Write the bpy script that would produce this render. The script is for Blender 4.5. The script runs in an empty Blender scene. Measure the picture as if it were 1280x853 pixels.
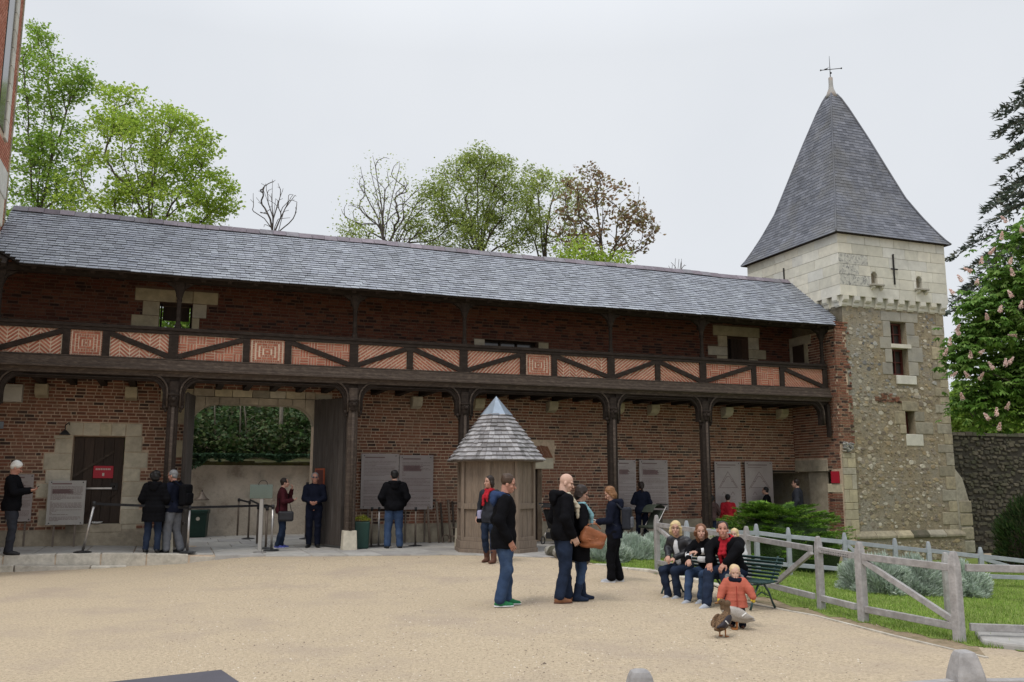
import bpy, math, random
import numpy as np
from mathutils import Vector, Matrix, noise as mnoise

# ------------------------------------------------------------------ camera
sc = bpy.context.scene
F_PX, HC = 1110.0, 1.70
PITCH = math.atan(174 / F_PX)
cam_d = bpy.data.cameras.new('camera')
cam_d.sensor_width = 36.0
cam_d.lens = 36.0 * F_PX / 1280.0
cam_d.clip_end = 2000
cam = bpy.data.objects.new('camera', cam_d)
cam.location = (0, 0, HC)
cam.rotation_euler = (math.radians(90) + PITCH, 0, 0)
sc.collection.objects.link(cam)
sc.camera = cam
# ------------------------------------------------------------------ world: an overcast sky
SUN_EL, SUN_AZ = math.radians(58), math.radians(215)
wd = bpy.data.worlds.new('World'); sc.world = wd; wd.use_nodes = True
wn = wd.node_tree.nodes; wl = wd.node_tree.links
bg = wn['Background']
sky = wn.new('ShaderNodeTexSky'); sky.sky_type = 'NISHITA'; sky.sun_disc = False
sky.sun_elevation = SUN_EL; sky.sun_rotation = SUN_AZ
hs = wn.new('ShaderNodeHueSaturation'); hs.inputs['Saturation'].default_value = 0.1
wl.new(sky.outputs[0], hs.inputs['Color'])
cl = wn.new('ShaderNodeTexNoise'); cl.inputs['Scale'].default_value = 1.6; cl.inputs['Detail'].default_value = 5
cr = wn.new('ShaderNodeValToRGB')
cr.color_ramp.elements[0].position = .3; cr.color_ramp.elements[0].color = (7.1, 7.5, 8.1, 1)
cr.color_ramp.elements[1].position = .7; cr.color_ramp.elements[1].color = (8.2, 8.5, 8.95, 1)
wl.new(cl.outputs['Fac'], cr.inputs[0])
geo_w = wn.new('ShaderNodeTexCoord'); sp = wn.new('ShaderNodeSeparateXYZ'); wl.new(geo_w.outputs['Generated'], sp.inputs[0])
zr = wn.new('ShaderNodeMapRange'); zr.inputs['From Min'].default_value = .45; zr.inputs['From Max'].default_value = 1.0      # an overcast sky brightens towards the zenith
zr.inputs['To Min'].default_value = 1.0; zr.inputs['To Max'].default_value = 2.05; wl.new(sp.outputs['Z'], zr.inputs['Value'])
zm = wn.new('ShaderNodeVectorMath'); zm.operation = 'SCALE'; wl.new(cr.outputs[0], zm.inputs[0]); wl.new(zr.outputs[0], zm.inputs['Scale'])
mx = wn.new('ShaderNodeMixRGB'); mx.inputs[0].default_value = 0.93
wl.new(hs.outputs[0], mx.inputs[1]); wl.new(zm.outputs[0], mx.inputs[2])
wl.new(mx.outputs[0], bg.inputs['Color']); bg.inputs['Strength'].default_value = 0.1
# ------------------------------------------------------------------ sun behind the cloud
sun_d = bpy.data.lights.new('sun', 'SUN'); sun_d.energy = 1.5; sun_d.angle = math.radians(16); sun_d.color = (1, .96, .9)
sun = bpy.data.objects.new('sun', sun_d); sc.collection.objects.link(sun)
sd = Vector((math.sin(SUN_AZ) * math.cos(SUN_EL), math.cos(SUN_AZ) * math.cos(SUN_EL), math.sin(SUN_EL)))
sun.rotation_euler = (-sd).to_track_quat('-Z', 'Y').to_euler(); sun.location = sd * 60
sc.view_settings.view_transform = 'Standard'; sc.view_settings.look = 'None'
sc.view_settings.exposure = 0; sc.view_settings.gamma = 1; sc.view_settings.use_curve_mapping = False

# ------------------------------------------------------------------ photograph geometry: a pixel gives a direction
RNG = random.Random(7); NR = np.random.RandomState(11)
_c, _s = math.cos(PITCH), math.sin(PITCH)
def ray(x, y):
    u = (x - 640) / F_PX; v = (426.5 - y) / F_PX
    return np.array([u, _c - v * _s, _s + v * _c])
AX = np.array([2.635, 1, 0]); AX /= np.linalg.norm(AX); BX = np.array([-AX[1], AX[0], 0])
_r0 = ray(441, 600); ORG = _r0 * 20.5 / _r0[1]; ORG[2] = 0
CAMP = np.array([0, 0, HC])
def dep(x, y, Y):
    r = ray(x, y); return CAMP + r * Y / r[1]
def fac(x, y, sd_=0):          # (t, z) on the plane s = sd_ of the gallery
    r = ray(x, y); k = np.dot(ORG + sd_ * BX - CAMP, BX) / np.dot(r, BX); p = CAMP + k * r
    return float(np.dot(p - ORG, AX)), float(p[2])
def gnd(x, y, z=0.0):
    r = ray(x, y); return CAMP + r * (z - HC) / r[2]
def ts(p): return float(np.dot(np.asarray(p) - ORG, AX)), float(np.dot(np.asarray(p) - ORG, BX))
def GW(t, s, z=0.0): return ORG + t * AX + s * BX + np.array([0, 0, z])
MG = Matrix(((AX[0], BX[0], 0, ORG[0]), (AX[1], BX[1], 0, ORG[1]), (0, 0, 1, 0), (0, 0, 0, 1)))
def sstep(a, b, x):
    x = min(1, max(0, (x - a) / (b - a))); return x * x * (3 - 2 * x)
def plat_z(t):                 # top of the paved platform under the gallery
    return 0.16 + 0.12 * sstep(-2.2, -6.0, t) if t < -2.2 else 0.16 - .12 * sstep(2.0, 9.0, t)
PLAT_EDGE = [(-9, -.85), (-6.84, -.82), (-5.19, -.70), (-3.4, -.62), (-2.14, -.9), (-.28, -1.5), (1.65, -2.0), (2.6, -2.6), (3.3, -3.2), (3.9, -3.2), (4.3, -2.2), (5.2, -1.0), (14, -.6)]
def edge_s(t):
    for (a, sa), (b, sb) in zip(PLAT_EDGE, PLAT_EDGE[1:]):
        if t <= b: return sa + (sb - sa) * max(0, min(1, (t - a) / (b - a)))
    return PLAT_EDGE[-1][1]
def gz(x, y):                  # height of the courtyard
    z = -.033 * max(0.0, x - .3) if x < 12 else -.033 * 11.7
    t, s = ts((x, y, 0))
    e = edge_s(t)
    rise = sstep(-3.9, -2.0, t) * (1 - sstep(3.6, 5.0, t))
    near = sstep(e - 6.0, e - .1, s)
    z += rise * near * .135
    # lawn dips towards the tower
    z -= .18 * sstep(3, 9, x) * sstep(12, 19, y)
    return z
def on(x, y):                  # where the sight line meets the courtyard
    z = 0
    for _ in range(12):
        p = gnd(x, y, z); z = gz(p[0], p[1])
    return np.array([p[0], p[1], z])

# ------------------------------------------------------------------ mesh helpers
COL = sc.collection
class MB:
    def __init__(s): s.v = []; s.f = []; s.m = []; s.r = []
    def add(s, vs, fs, mi=0, rnd=None):
        o = len(s.v); s.v.extend([tuple(map(float, p)) for p in vs])
        if rnd is None: rnd = RNG.random()
        for f in fs: s.f.append(tuple(i + o for i in f)); s.m.append(mi); s.r.append(rnd)
    def box(s, x0, x1, y0, y1, z0, z1, mi=0, rnd=None):
        s.add([(x0, y0, z0), (x1, y0, z0), (x1, y1, z0), (x0, y1, z0), (x0, y0, z1), (x1, y0, z1), (x1, y1, z1), (x0, y1, z1)],
              [(0, 3, 2, 1), (4, 5, 6, 7), (0, 1, 5, 4), (1, 2, 6, 5), (2, 3, 7, 6), (3, 0, 4, 7)], mi, rnd)
    def prism(s, poly, d, mi=0, rnd=None):      # poly: 3D points (planar), d: extrusion vector
        n = len(poly); p2 = [tuple(np.add(p, d)) for p in poly]
        s.add(list(poly) + p2, [tuple(range(n))[::-1], tuple(range(n, 2 * n))] + [(i, (i + 1) % n, n + (i + 1) % n, n + i) for i in range(n)], mi, rnd)
    def tube(s, pts, rad, n=8, mi=0, rnd=None, cap=True):
        pts = [Vector(p) for p in pts]
        if not hasattr(rad, '__len__'): rad = [rad] * len(pts)
        rings = []; up = None
        for i, p in enumerate(pts):
            d = (pts[min(i + 1, len(pts) - 1)] - pts[max(i - 1, 0)])
            d = d.normalized() if d.length > 1e-9 else Vector((0, 0, 1))
            if up is None: up = d.orthogonal().normalized()
            up = (up - d * up.dot(d)); up = up.normalized() if up.length > 1e-6 else d.orthogonal().normalized()
            b = d.cross(up)
            rings.append([tuple(p + (up * math.cos(2 * math.pi * k / n) + b * math.sin(2 * math.pi * k / n)) * rad[i]) for k in range(n)])
        vs = [v for r in rings for v in r]; fs = []
        for i in range(len(pts) - 1):
            for k in range(n): fs.append((i * n + k, i * n + (k + 1) % n, (i + 1) * n + (k + 1) % n, (i + 1) * n + k))
        if cap: fs.append(tuple(range(n))[::-1]); fs.append(tuple(range((len(pts) - 1) * n, len(pts) * n)))
        s.add(vs, fs, mi, rnd)
    def bar(s, a, b, w, h, mi=0, rnd=None, up=(0, 0, 1)):      # rectangular bar from a to b; w across, h along up
        a = Vector(a); b = Vector(b); d = (b - a).normalized(); u = Vector(up); u = (u - d * u.dot(d)).normalized(); c = d.cross(u)
        vs = []
        for p in (a, b):
            for i, j in ((-1, -1), (1, -1), (1, 1), (-1, 1)): vs.append(tuple(p + c * (i * w / 2) + u * (j * h / 2)))
        s.add(vs, [(0, 1, 2, 3), (7, 6, 5, 4), (0, 4, 5, 1), (1, 5, 6, 2), (2, 6, 7, 3), (3, 7, 4, 0)], mi, rnd)
    def lathe(s, prof, n=16, mi=0, c=(0, 0, 0), rnd=None, rot=0.0):
        vs = []; fs = []
        for r, z in prof:
            for k in range(n): a = 2 * math.pi * k / n + rot; vs.append((c[0] + r * math.cos(a), c[1] + r * math.sin(a), c[2] + z))
        for i in range(len(prof) - 1):
            for k in range(n): fs.append((i * n + k, i * n + (k + 1) % n, (i + 1) * n + (k + 1) % n, (i + 1) * n + k))
        fs.append(tuple(range(n))[::-1]); fs.append(tuple(range((len(prof) - 1) * n, len(prof) * n)))
        s.add(vs, fs, mi, rnd)
    def sphere(s, c, r, n=8, mi=0, rnd=None):
        if not hasattr(r, '__len__'): r = (r, r, r)
        vs = []; fs = []; m = max(4, n // 2 + 1)
        for i in range(m + 1):
            th = math.pi * i / m
            for k in range(n):
                a = 2 * math.pi * k / n; q = max(math.sin(th), 1e-3)
                vs.append((c[0] + r[0] * q * math.cos(a), c[1] + r[1] * q * math.sin(a), c[2] - r[2] * math.cos(th)))
        for i in range(m):
            for k in range(n): fs.append((i * n + k, i * n + (k + 1) % n, (i + 1) * n + (k + 1) % n, (i + 1) * n + k))
        s.add(vs, fs, mi, rnd)
    def build(s, name, mats, parent=None, smooth=False, bevel=0.0, kind=None, label=None, mw=None):
        me = bpy.data.meshes.new(name); me.from_pydata(s.v, [], s.f)
        return finish(me, name, mats, parent, smooth, bevel, kind, label, mw, s.m, s.r)
def finish(me, name, mats, parent=None, smooth=False, bevel=0.0, kind=None, label=None, mw=None, mi=None, rnd=None):
    if not isinstance(mats, (list, tuple)): mats = [mats]
    for m in mats: me.materials.append(m)
    n = len(me.polygons)
    if mi is not None and len(mats) > 1: me.polygons.foreach_set('material_index', np.array(mi, dtype=np.int32))
    if rnd is not None:
        at = me.attributes.new('rnd', 'FLOAT', 'FACE'); at.data.foreach_set('value', np.array(rnd, dtype=np.float32))
    if smooth: me.polygons.foreach_set('use_smooth', np.ones(n, dtype=bool))
    me.update()
    o = bpy.data.objects.new(name, me); COL.objects.link(o)
    if parent: o.parent = parent
    if mw is not None: o.matrix_world = mw
    if bevel:
        b = o.modifiers.new('bevel', 'BEVEL'); b.width = bevel; b.segments = 2; b.limit_method = 'ANGLE'; b.angle_limit = math.radians(40)
    if kind: o['kind'] = kind
    if label: o['label'] = label
    return o
def npmesh(name, V, Fq, mats, parent=None, smooth=False, kind=None, rnd=None, label=None, mi=None, nv=4):
    me = bpy.data.meshes.new(name); V = np.asarray(V, dtype=np.float32); Fq = np.asarray(Fq, dtype=np.int32)
    k = Fq.shape[1]
    me.vertices.add(len(V)); me.vertices.foreach_set('co', V.ravel())
    me.loops.add(Fq.size); me.loops.foreach_set('vertex_index', Fq.ravel())
    me.polygons.add(len(Fq)); me.polygons.foreach_set('loop_start', np.arange(0, Fq.size, k, dtype=np.int32))
    try: me.polygons.foreach_set('loop_total', np.full(len(Fq), k, dtype=np.int32))
    except Exception: pass
    me.update(calc_edges=True)
    return finish(me, name, mats, parent, smooth, 0, kind, label, None, mi, rnd)
def thing(name, label, cat, mw=None, group=None, loc=None):
    o = bpy.data.objects.new(name, None); COL.objects.link(o); o.empty_display_size = .2
    if mw is not None: o.matrix_world = mw
    if loc is not None: o.location = loc
    tag(o, label, cat, group); return o
def tag(o, label, cat, group=None, kind=None):
    if label: o['label'] = label
    if cat: o['category'] = cat
    if group: o['group'] = group
    if kind: o['kind'] = kind
    return o
def struct(o): o['kind'] = 'structure'; return o
def share(name, me, parent, loc, rot=(0, 0, 0), scale=(1, 1, 1)):
    o = bpy.data.objects.new(name, me); COL.objects.link(o); o.parent = parent
    o.location = loc; o.rotation_euler = rot; o.scale = scale; return o
def rotz(a, loc=(0, 0, 0)): return Matrix.Translation(Vector(loc)) @ Matrix.Rotation(a, 4, 'Z')

# ------------------------------------------------------------------ materials
def mat(name, pal, rough=.85, nscale=6.0, namt=.25, bump=0.0, bscale=60.0, stain=None, stscale=.8, stamt=.5, spec=.3, metal=0.0,
        rvar=.0, trans=0.0, wave=None, speck=None, stretch=None, sheen=0.0, bdist=.01):
    """pal: one colour or a list of colours picked piece by piece; noise changes value, stain mixes a second colour in patches."""
    m = bpy.data.materials.new(name); m.use_nodes = True
    nt = m.node_tree; N = nt.nodes; L = nt.links
    bs = N['Principled BSDF']; bs.inputs['Roughness'].default_value = rough; bs.inputs['Metallic'].default_value = metal
    bs.inputs['Specular IOR Level'].default_value = spec
    geo = N.new('ShaderNodeNewGeometry'); pos = geo.outputs['Position']
    if stretch:
        mp = N.new('ShaderNodeMapping'); mp.inputs['Scale'].default_value = stretch
        mp.inputs['Rotation'].default_value = (0, 0, -math.atan2(AX[1], AX[0])); L.new(pos, mp.inputs[0]); pos2 = mp.outputs[0]
    else: pos2 = pos
    at = N.new('ShaderNodeAttribute'); at.attribute_name = 'rnd'
    oi = N.new('ShaderNodeObjectInfo')
    ad = N.new('ShaderNodeMath'); ad.operation = 'ADD'; L.new(at.outputs['Fac'], ad.inputs[0]); L.new(oi.outputs['Random'], ad.inputs[1])
    fr = N.new('ShaderNodeMath'); fr.operation = 'FRACT'; L.new(ad.outputs[0], fr.inputs[0]); R = fr.outputs[0]
    if not isinstance(pal[0], (tuple, list)): pal = [pal]
    ramp = N.new('ShaderNodeValToRGB'); ramp.color_ramp.interpolation = 'CONSTANT' if len(pal) > 1 else 'LINEAR'
    el = ramp.color_ramp.elements
    while len(el) < len(pal): el.new(.5)
    if len(pal) == 1: el[0].color = el[1].color = (*pal[0], 1)
    else:
        for i, c_ in enumerate(pal): el[i].position = i / len(pal); el[i].color = (*c_, 1)
    L.new(R, ramp.inputs[0]); col = ramp.outputs[0]
    nz = N.new('ShaderNodeTexNoise'); nz.inputs['Scale'].default_value = nscale; nz.inputs['Detail'].default_value = 6; nz.inputs['Roughness'].default_value = .65
    L.new(pos2, nz.inputs['Vector'])
    def value_mul(col, src, lo, hi):
        mr = N.new('ShaderNodeMapRange'); mr.inputs['From Min'].default_value = .25; mr.inputs['From Max'].default_value = .75
        mr.inputs['To Min'].default_value = lo; mr.inputs['To Max'].default_value = hi; L.new(src, mr.inputs['Value'])
        h = N.new('ShaderNodeHueSaturation'); L.new(mr.outputs[0], h.inputs['Value']); L.new(col, h.inputs['Color']); return h.outputs[0]
    if namt: col = value_mul(col, nz.outputs['Fac'], 1 - namt, 1 + namt)
    if rvar:
        m2 = N.new('ShaderNodeMath'); m2.operation = 'MULTIPLY'; m2.inputs[1].default_value = 7.31; L.new(R, m2.inputs[0])
        f2 = N.new('ShaderNodeMath'); f2.operation = 'FRACT'; L.new(m2.outputs[0], f2.inputs[0])
        mr = N.new('ShaderNodeMapRange'); mr.inputs['To Min'].default_value = 1 - rvar; mr.inputs['To Max'].default_value = 1 + rvar; L.new(f2.outputs[0], mr.inputs['Value'])
        h = N.new('ShaderNodeHueSaturation'); L.new(mr.outputs[0], h.inputs['Value']); L.new(col, h.inputs['Color']); col = h.outputs[0]
    def patches(col, color, scale, amt, lo=.48, hi=.66, det=5, vec=None):
        n2 = N.new('ShaderNodeTexNoise'); n2.inputs['Scale'].default_value = scale; n2.inputs['Detail'].default_value = det; n2.inputs['Roughness'].default_value = .7
        L.new(vec or pos, n2.inputs['Vector'])
        mr = N.new('ShaderNodeMapRange'); mr.inputs['From Min'].default_value = lo; mr.inputs['From Max'].default_value = hi; mr.inputs['To Max'].default_value = amt
        L.new(n2.outputs['Fac'], mr.inputs['Value'])
        mm = N.new('ShaderNodeMixRGB'); mm.inputs[2].default_value = (*color, 1); L.new(mr.outputs[0], mm.inputs[0]); L.new(col, mm.inputs[1]); return mm.outputs[0]
    if stain: col = patches(col, stain, stscale, stamt, vec=pos2 if stretch else None)
    if speck: col = patches(col, speck[0], speck[1], speck[2], speck[3], speck[3] + .05, 2)
    L.new(col, bs.inputs['Base Color'])
    if bump:
        n3 = N.new('ShaderNodeTexNoise'); n3.inputs['Scale'].default_value = bscale; n3.inputs['Detail'].default_value = 5; L.new(pos2, n3.inputs['Vector'])
        b = N.new('ShaderNodeBump'); b.inputs['Strength'].default_value = bump; b.inputs['Distance'].default_value = bdist
        L.new(n3.outputs['Fac'], b.inputs['Height']); L.new(b.outputs[0], bs.inputs['Normal'])
    if trans:
        tr = N.new('ShaderNodeBsdfTranslucent'); ms = N.new('ShaderNodeMixShader'); ms.inputs[0].default_value = trans
        L.new(col, tr.inputs['Color']); L.new(bs.outputs[0], ms.inputs[1]); L.new(tr.outputs[0], ms.inputs[2])
        L.new(ms.outputs[0], N['Material Output'].inputs['Surface'])
    return m
K = {}
K['brick'] = mat('red_brick', [(.235, .102, .066), (.20, .088, .06), (.255, .122, .08), (.17, .076, .053), (.26, .145, .10), (.105, .058, .046), (.22, .098, .065), (.24, .118, .08), (.19, .10, .07), (.24, .108, .068), (.06, .04, .035), (.205, .092, .061)],
                 rough=.9, nscale=35, namt=.3, bump=.5, bscale=120, stain=(.20, .145, .10), stscale=.9, stamt=.35, spec=.1)
K['mortar'] = mat('lime_mortar', (.53, .41, .30), rough=.95, nscale=9, namt=.3, bump=.6, bscale=150, stain=(.2, .15, .11), stscale=1.1, stamt=.5)
K['pale_mortar'] = mat('pale_mortar', (.64, .52, .40), rough=.95, nscale=14, namt=.15, bump=.4, bscale=150, stain=(.35, .25, .17), stscale=2.2, stamt=.4)
K['shade_brick'] = mat('shaded_brick', [(.135, .048, .032), (.11, .04, .028), (.15, .058, .038), (.09, .036, .027), (.16, .07, .045), (.05, .028, .025), (.12, .045, .03)], rough=.92, nscale=35, namt=.3, bump=.5, bscale=120, spec=.08)  # redder upper-wall brick, darkened so the gallery shade is in its colour
K['shade_mortar'] = mat('shaded_mortar', (.15, .095, .068), rough=.95, nscale=9, namt=.3, bump=.6, bscale=150)  # dark unpointed upper mortar, with gallery shade also put into the colour
K['nogging'] = mat('nogging_brick', [(.36, .125, .078), (.31, .105, .066), (.40, .155, .10), (.35, .14, .095)], rough=.9, nscale=35, namt=.25, bump=.4, bscale=120)
K['timber'] = mat('dark_oak', (.026, .019, .0155), rough=.8, nscale=3, namt=.4, bump=.5, bscale=26, stretch=(1.2, 9, 9), stain=(.06, .046, .037), stscale=2.0, stamt=.5, spec=.15)
K['beam'] = mat('weathered_beam', (.058, .043, .034), rough=.75, nscale=3, namt=.4, bump=.5, bscale=22, stretch=(.8, 12, 12), stain=(.14, .108, .084), stscale=1.6, stamt=.55, spec=.2)
K['greyoak'] = mat('grey_oak', (.215, .165, .125), rough=.85, nscale=5, namt=.3, bump=.5, bscale=24, stretch=(9, 9, .9), stain=(.13, .105, .085), stscale=2.2, stamt=.6)
K['gateleaf'] = mat('gate_oak', (.058, .047, .04), rough=.8, nscale=4, namt=.4, bump=.6, bscale=20, stretch=(10, 10, .8), stain=(.12, .108, .10), stscale=1.8, stamt=.5)
K['fence'] = mat('silver_fence_wood', (.33, .315, .31), rough=.85, nscale=9, namt=.36, bump=.6, bscale=30, stain=(.25, .225, .21), stscale=2.4, stamt=.6, rvar=.1)
K['fence2'] = mat('blue_grey_fence_wood', (.33, .35, .38), rough=.8, nscale=7, namt=.2, bump=.4, bscale=30, stain=(.23, .24, .26), stscale=2.4, stamt=.5, rvar=.1)
K['slate'] = mat('slate', [(.27, .29, .335), (.30, .32, .365), (.32, .34, .385), (.255, .27, .31), (.29, .31, .345), (.34, .365, .405), (.22, .235, .265)], rough=.5, nscale=4, namt=.16, bump=.25, bscale=70, stain=(.19, .20, .22), stscale=1.0, stamt=.5, spec=.45, rvar=.08, stretch=(1.6, .35, .35))
K['slate2'] = mat('tower_slate', [(.115, .122, .148), (.135, .142, .168), (.155, .162, .19), (.10, .106, .128), (.14, .147, .172)], rough=.6, nscale=1.6, namt=.3, bump=.25, bscale=70, stain=(.15, .142, .12), stscale=.9, stamt=.4, spec=.4, rvar=.12)
K['shingle'] = mat('grey_shingle', [(.27, .26, .265), (.31, .30, .305), (.24, .23, .235), (.35, .34, .345), (.20, .19, .19)], rough=.85, nscale=14, namt=.3, bump=.5, bscale=40, rvar=.12)
K['zinc'] = mat('zinc', (.29, .34, .40), rough=.45, nscale=4, namt=.25, metal=.6, spec=.5, stain=(.22, .27, .33), stscale=3, stamt=.5)
K['ashlar'] = mat('white_ashlar', [(.60, .58, .50), (.64, .62, .55), (.56, .54, .46), (.62, .59, .50), (.58, .57, .52)], rough=.9, nscale=5, namt=.12, bump=.35, bscale=60, stain=(.40, .39, .35), stscale=1.3, stamt=.45, rvar=.06)
K['ashlar_grey'] = mat('lichen_ashlar', (.50, .49, .44), rough=.9, nscale=5, namt=.2, bump=.5, bscale=60, stain=(.10, .105, .115), stscale=14, stamt=.9, speck=((.62, .6, .54), 40, .8, .6))
K['tufa'] = mat('tufa_stone', [(.46, .40, .27), (.50, .44, .31), (.42, .37, .26), (.47, .43, .34)], rough=.92, nscale=6, namt=.2, bump=.5, bscale=50, stain=(.24, .21, .16), stscale=1.7, stamt=.55, rvar=.08)
K['rubble'] = mat('rubble_stone', [(.30, .245, .165), (.36, .30, .20), (.25, .20, .14), (.42, .37, .28), (.20, .165, .125), (.33, .26, .16), (.28, .24, .19), (.47, .43, .35)], rough=.95, nscale=18, namt=.3, bump=.7, bscale=70, rvar=.15)
K['rubble_grey'] = mat('grey_rubble_stone', [(.34, .33, .30), (.27, .26, .24), (.38, .36, .32), (.20, .195, .185), (.31, .28, .23), (.14, .14, .14)], rough=.95, nscale=18, namt=.35, bump=.7, bscale=70, rvar=.15)
K['rubble_mortar'] = mat('tower_render', (.30, .25, .17), rough=.97, nscale=7, namt=.3, bump=1.0, bscale=45, stain=(.32, .30, .255), stscale=.55, stamt=.85, speck=((.12, .105, .085), 26, .75, .6), bdist=.03)
K['dark_rubble'] = mat('mossy_rubble', [(.07, .062, .045), (.09, .082, .058), (.06, .056, .042), (.115, .102, .075), (.08, .07, .052)], rough=.95, nscale=14, namt=.35, bump=.7, bscale=60, stain=(.055, .065, .03), stscale=1.4, stamt=.6)
K['dark_mortar'] = mat('dark_mortar', (.04, .036, .028), rough=.97, nscale=9, namt=.3, bump=.8, bscale=60)
K['plaster'] = mat('rough_plaster', (.55, .50, .43), rough=.95, nscale=3, namt=.35, bump=.7, bscale=22, stain=(.26, .225, .185), stscale=1.5, stamt=.9, bdist=.04)
K['plinth'] = mat('stained_plinth', (.35, .30, .225), rough=.95, nscale=4, namt=.35, bump=.6, bscale=30, stain=(.19, .165, .13), stscale=1.6, stamt=.75)
K['stone'] = mat('limestone', [(.52, .47, .36), (.47, .42, .32), (.55, .50, .40)], rough=.9, nscale=8, namt=.2, bump=.5, bscale=60, stain=(.27, .24, .19), stscale=2.3, stamt=.5)
K['paving'] = mat('grey_paving', [(.36, .345, .325), (.40, .385, .36), (.33, .315, .30), (.38, .36, .33)], rough=.9, nscale=5, namt=.2, bump=.4, bscale=60, stain=(.23, .22, .205), stscale=1.1, stamt=.5)
K['kerb'] = mat('pale_kerb', [(.50, .46, .39), (.45, .41, .35), (.54, .50, .43)], rough=.92, nscale=9, namt=.22, bump=.5, bscale=60, stain=(.27, .245, .20), stscale=4, stamt=.6)
K['gravel'] = mat('gravel_sand', (.48, .388, .272), rough=.97, nscale=26, namt=.3, bump=1.0, bscale=70, stain=(.41, .33, .25), stscale=.6, stamt=.9, speck=((.25, .185, .125), 34, .65, .585), bdist=.015)
K['pebble'] = mat('pebble', [(.50, .41, .30), (.40, .31, .21), (.56, .47, .36), (.30, .235, .165), (.46, .37, .27), (.62, .55, .45), (.16, .125, .095)], rough=.95, nscale=60, namt=.2)
K['dirt'] = mat('bare_soil', (.085, .065, .045), rough=.97, nscale=8, namt=.4, bump=.8, bscale=60)
K['lawn'] = mat('lawn_soil', (.16, .21, .045), rough=.95, nscale=25, namt=.35, bump=.5, bscale=120)
K['grass'] = mat('grass_blade', [(.20, .32, .05), (.25, .37, .07), (.17, .27, .045), (.31, .39, .10)], rough=.7, nscale=1.3, namt=.45, trans=.25, rvar=.25)
K['iron'] = mat('wrought_iron', (.03, .028, .027), rough=.5, nscale=20, namt=.3, metal=.6)
K['steel'] = mat('brushed_steel', (.42, .40, .385), rough=.35, nscale=20, namt=.15, metal=.85)
K['blacksteel'] = mat('black_metal', (.025, .025, .027), rough=.5, nscale=20, namt=.2)
K['bronze'] = mat('bronze_paint', (.16, .13, .105), rough=.5, nscale=10, namt=.2, metal=.3)
K['belt'] = mat('black_webbing', (.014, .014, .016), rough=.8, nscale=30, namt=.2)
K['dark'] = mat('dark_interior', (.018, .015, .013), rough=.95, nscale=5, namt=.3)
K['darkdoor'] = mat('dark_oak_door', (.045, .03, .022), rough=.7, nscale=4, namt=.4, bump=.4, bscale=22, stretch=(10, 10, 1), rvar=.2)
K['redwood'] = mat('oxblood_window_paint', (.10, .026, .02), rough=.6, nscale=8, namt=.3)
K['pane'] = mat('leaded_glass', (.045, .04, .04), rough=.12, nscale=3, namt=.3, spec=.6)
K['red'] = mat('red_sign', (.40, .018, .035), rough=.5, nscale=8, namt=.1)
K['white'] = mat('white_paint', (.75, .74, .72), rough=.5, nscale=8, namt=.08)
K['offwhite'] = mat('cream_plastic', (.52, .50, .44), rough=.5, nscale=8, namt=.1)
K['green'] = mat('bottle_green_plastic', (.012, .04, .032), rough=.45, nscale=8, namt=.2)
K['benchgreen'] = mat('bench_green_paint', (.013, .042, .04), rough=.45, nscale=14, namt=.3, spec=.5, stain=(.05, .085, .08), stscale=8, stamt=.4)
K['panelgrey'] = mat('etched_panel', (.30, .262, .25), rough=.35, nscale=2.2, namt=.12, spec=.5, stain=(.26, .215, .21), stscale=1.5, stamt=.6)
K['panelink'] = mat('panel_ink', (.155, .10, .10), rough=.5, nscale=4, namt=.2)
K['panelpale'] = mat('pale_panel', (.32, .305, .285), rough=.35, nscale=2.2, namt=.1, spec=.5)
K['orange'] = mat('orange_sign', (.30, .065, .025), rough=.5, nscale=6, namt=.15)
K['lectern'] = mat('charcoal_plate', (.065, .06, .075), rough=.45, nscale=5, namt=.15, spec=.4)
K['bark'] = mat('bark', (.095, .078, .06), rough=.95, nscale=12, namt=.4, bump=.7, bscale=40)
K['barkpale'] = mat('pale_bark', (.20, .18, .145), rough=.95, nscale=12, namt=.3, bump=.5, bscale=40)
K['twig'] = mat('grey_twig', (.10, .085, .075), rough=.95, nscale=12, namt=.3)
def leafmat(n, pal, tr=.35, rv=.25): return mat(n, pal, rough=.6, nscale=.7, namt=.22, trans=tr, rvar=rv, spec=.25)
K['leaf_spring'] = leafmat('spring_leaf', [(.36, .50, .07), (.42, .55, .09), (.29, .42, .06), (.48, .58, .12)], .55)
K['leaf_spring2'] = leafmat('fresh_leaf', [(.27, .42, .07), (.34, .47, .09), (.21, .35, .06)], .55)
K['leaf_olive'] = leafmat('olive_leaf', [(.36, .44, .11), (.42, .49, .14), (.28, .36, .09)], .55)
K['leaf_brown'] = leafmat('copper_leaf', [(.28, .18, .10), (.32, .22, .13), (.24, .17, .09), (.27, .25, .11)], .45)
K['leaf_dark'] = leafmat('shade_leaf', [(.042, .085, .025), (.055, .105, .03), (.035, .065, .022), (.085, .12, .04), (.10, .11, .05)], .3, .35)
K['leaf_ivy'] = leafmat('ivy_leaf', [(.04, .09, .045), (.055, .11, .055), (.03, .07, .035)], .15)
K['leaf_chest'] = leafmat('chestnut_leaf', [(.13, .25, .045), (.18, .31, .065), (.10, .20, .04), (.24, .36, .10)], .45)
K['leaf_conifer'] = leafmat('fir_needles', [(.065, .09, .07), (.08, .11, .08), (.05, .07, .055), (.10, .105, .07)], .15)
K['leaf_juniper'] = leafmat('juniper_spray', [(.06, .13, .02), (.13, .25, .03), (.20, .36, .04), (.30, .47, .07)], .25, .12)
K['leaf_santolina'] = leafmat('grey_santolina', [(.46, .54, .45), (.52, .60, .52), (.40, .48, .38), (.58, .64, .57)], .25)
K['blossom'] = leafmat('pink_blossom', [(.72, .52, .48), (.78, .60, .55), (.66, .44, .41), (.80, .68, .60)], .3, .1)
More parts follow.
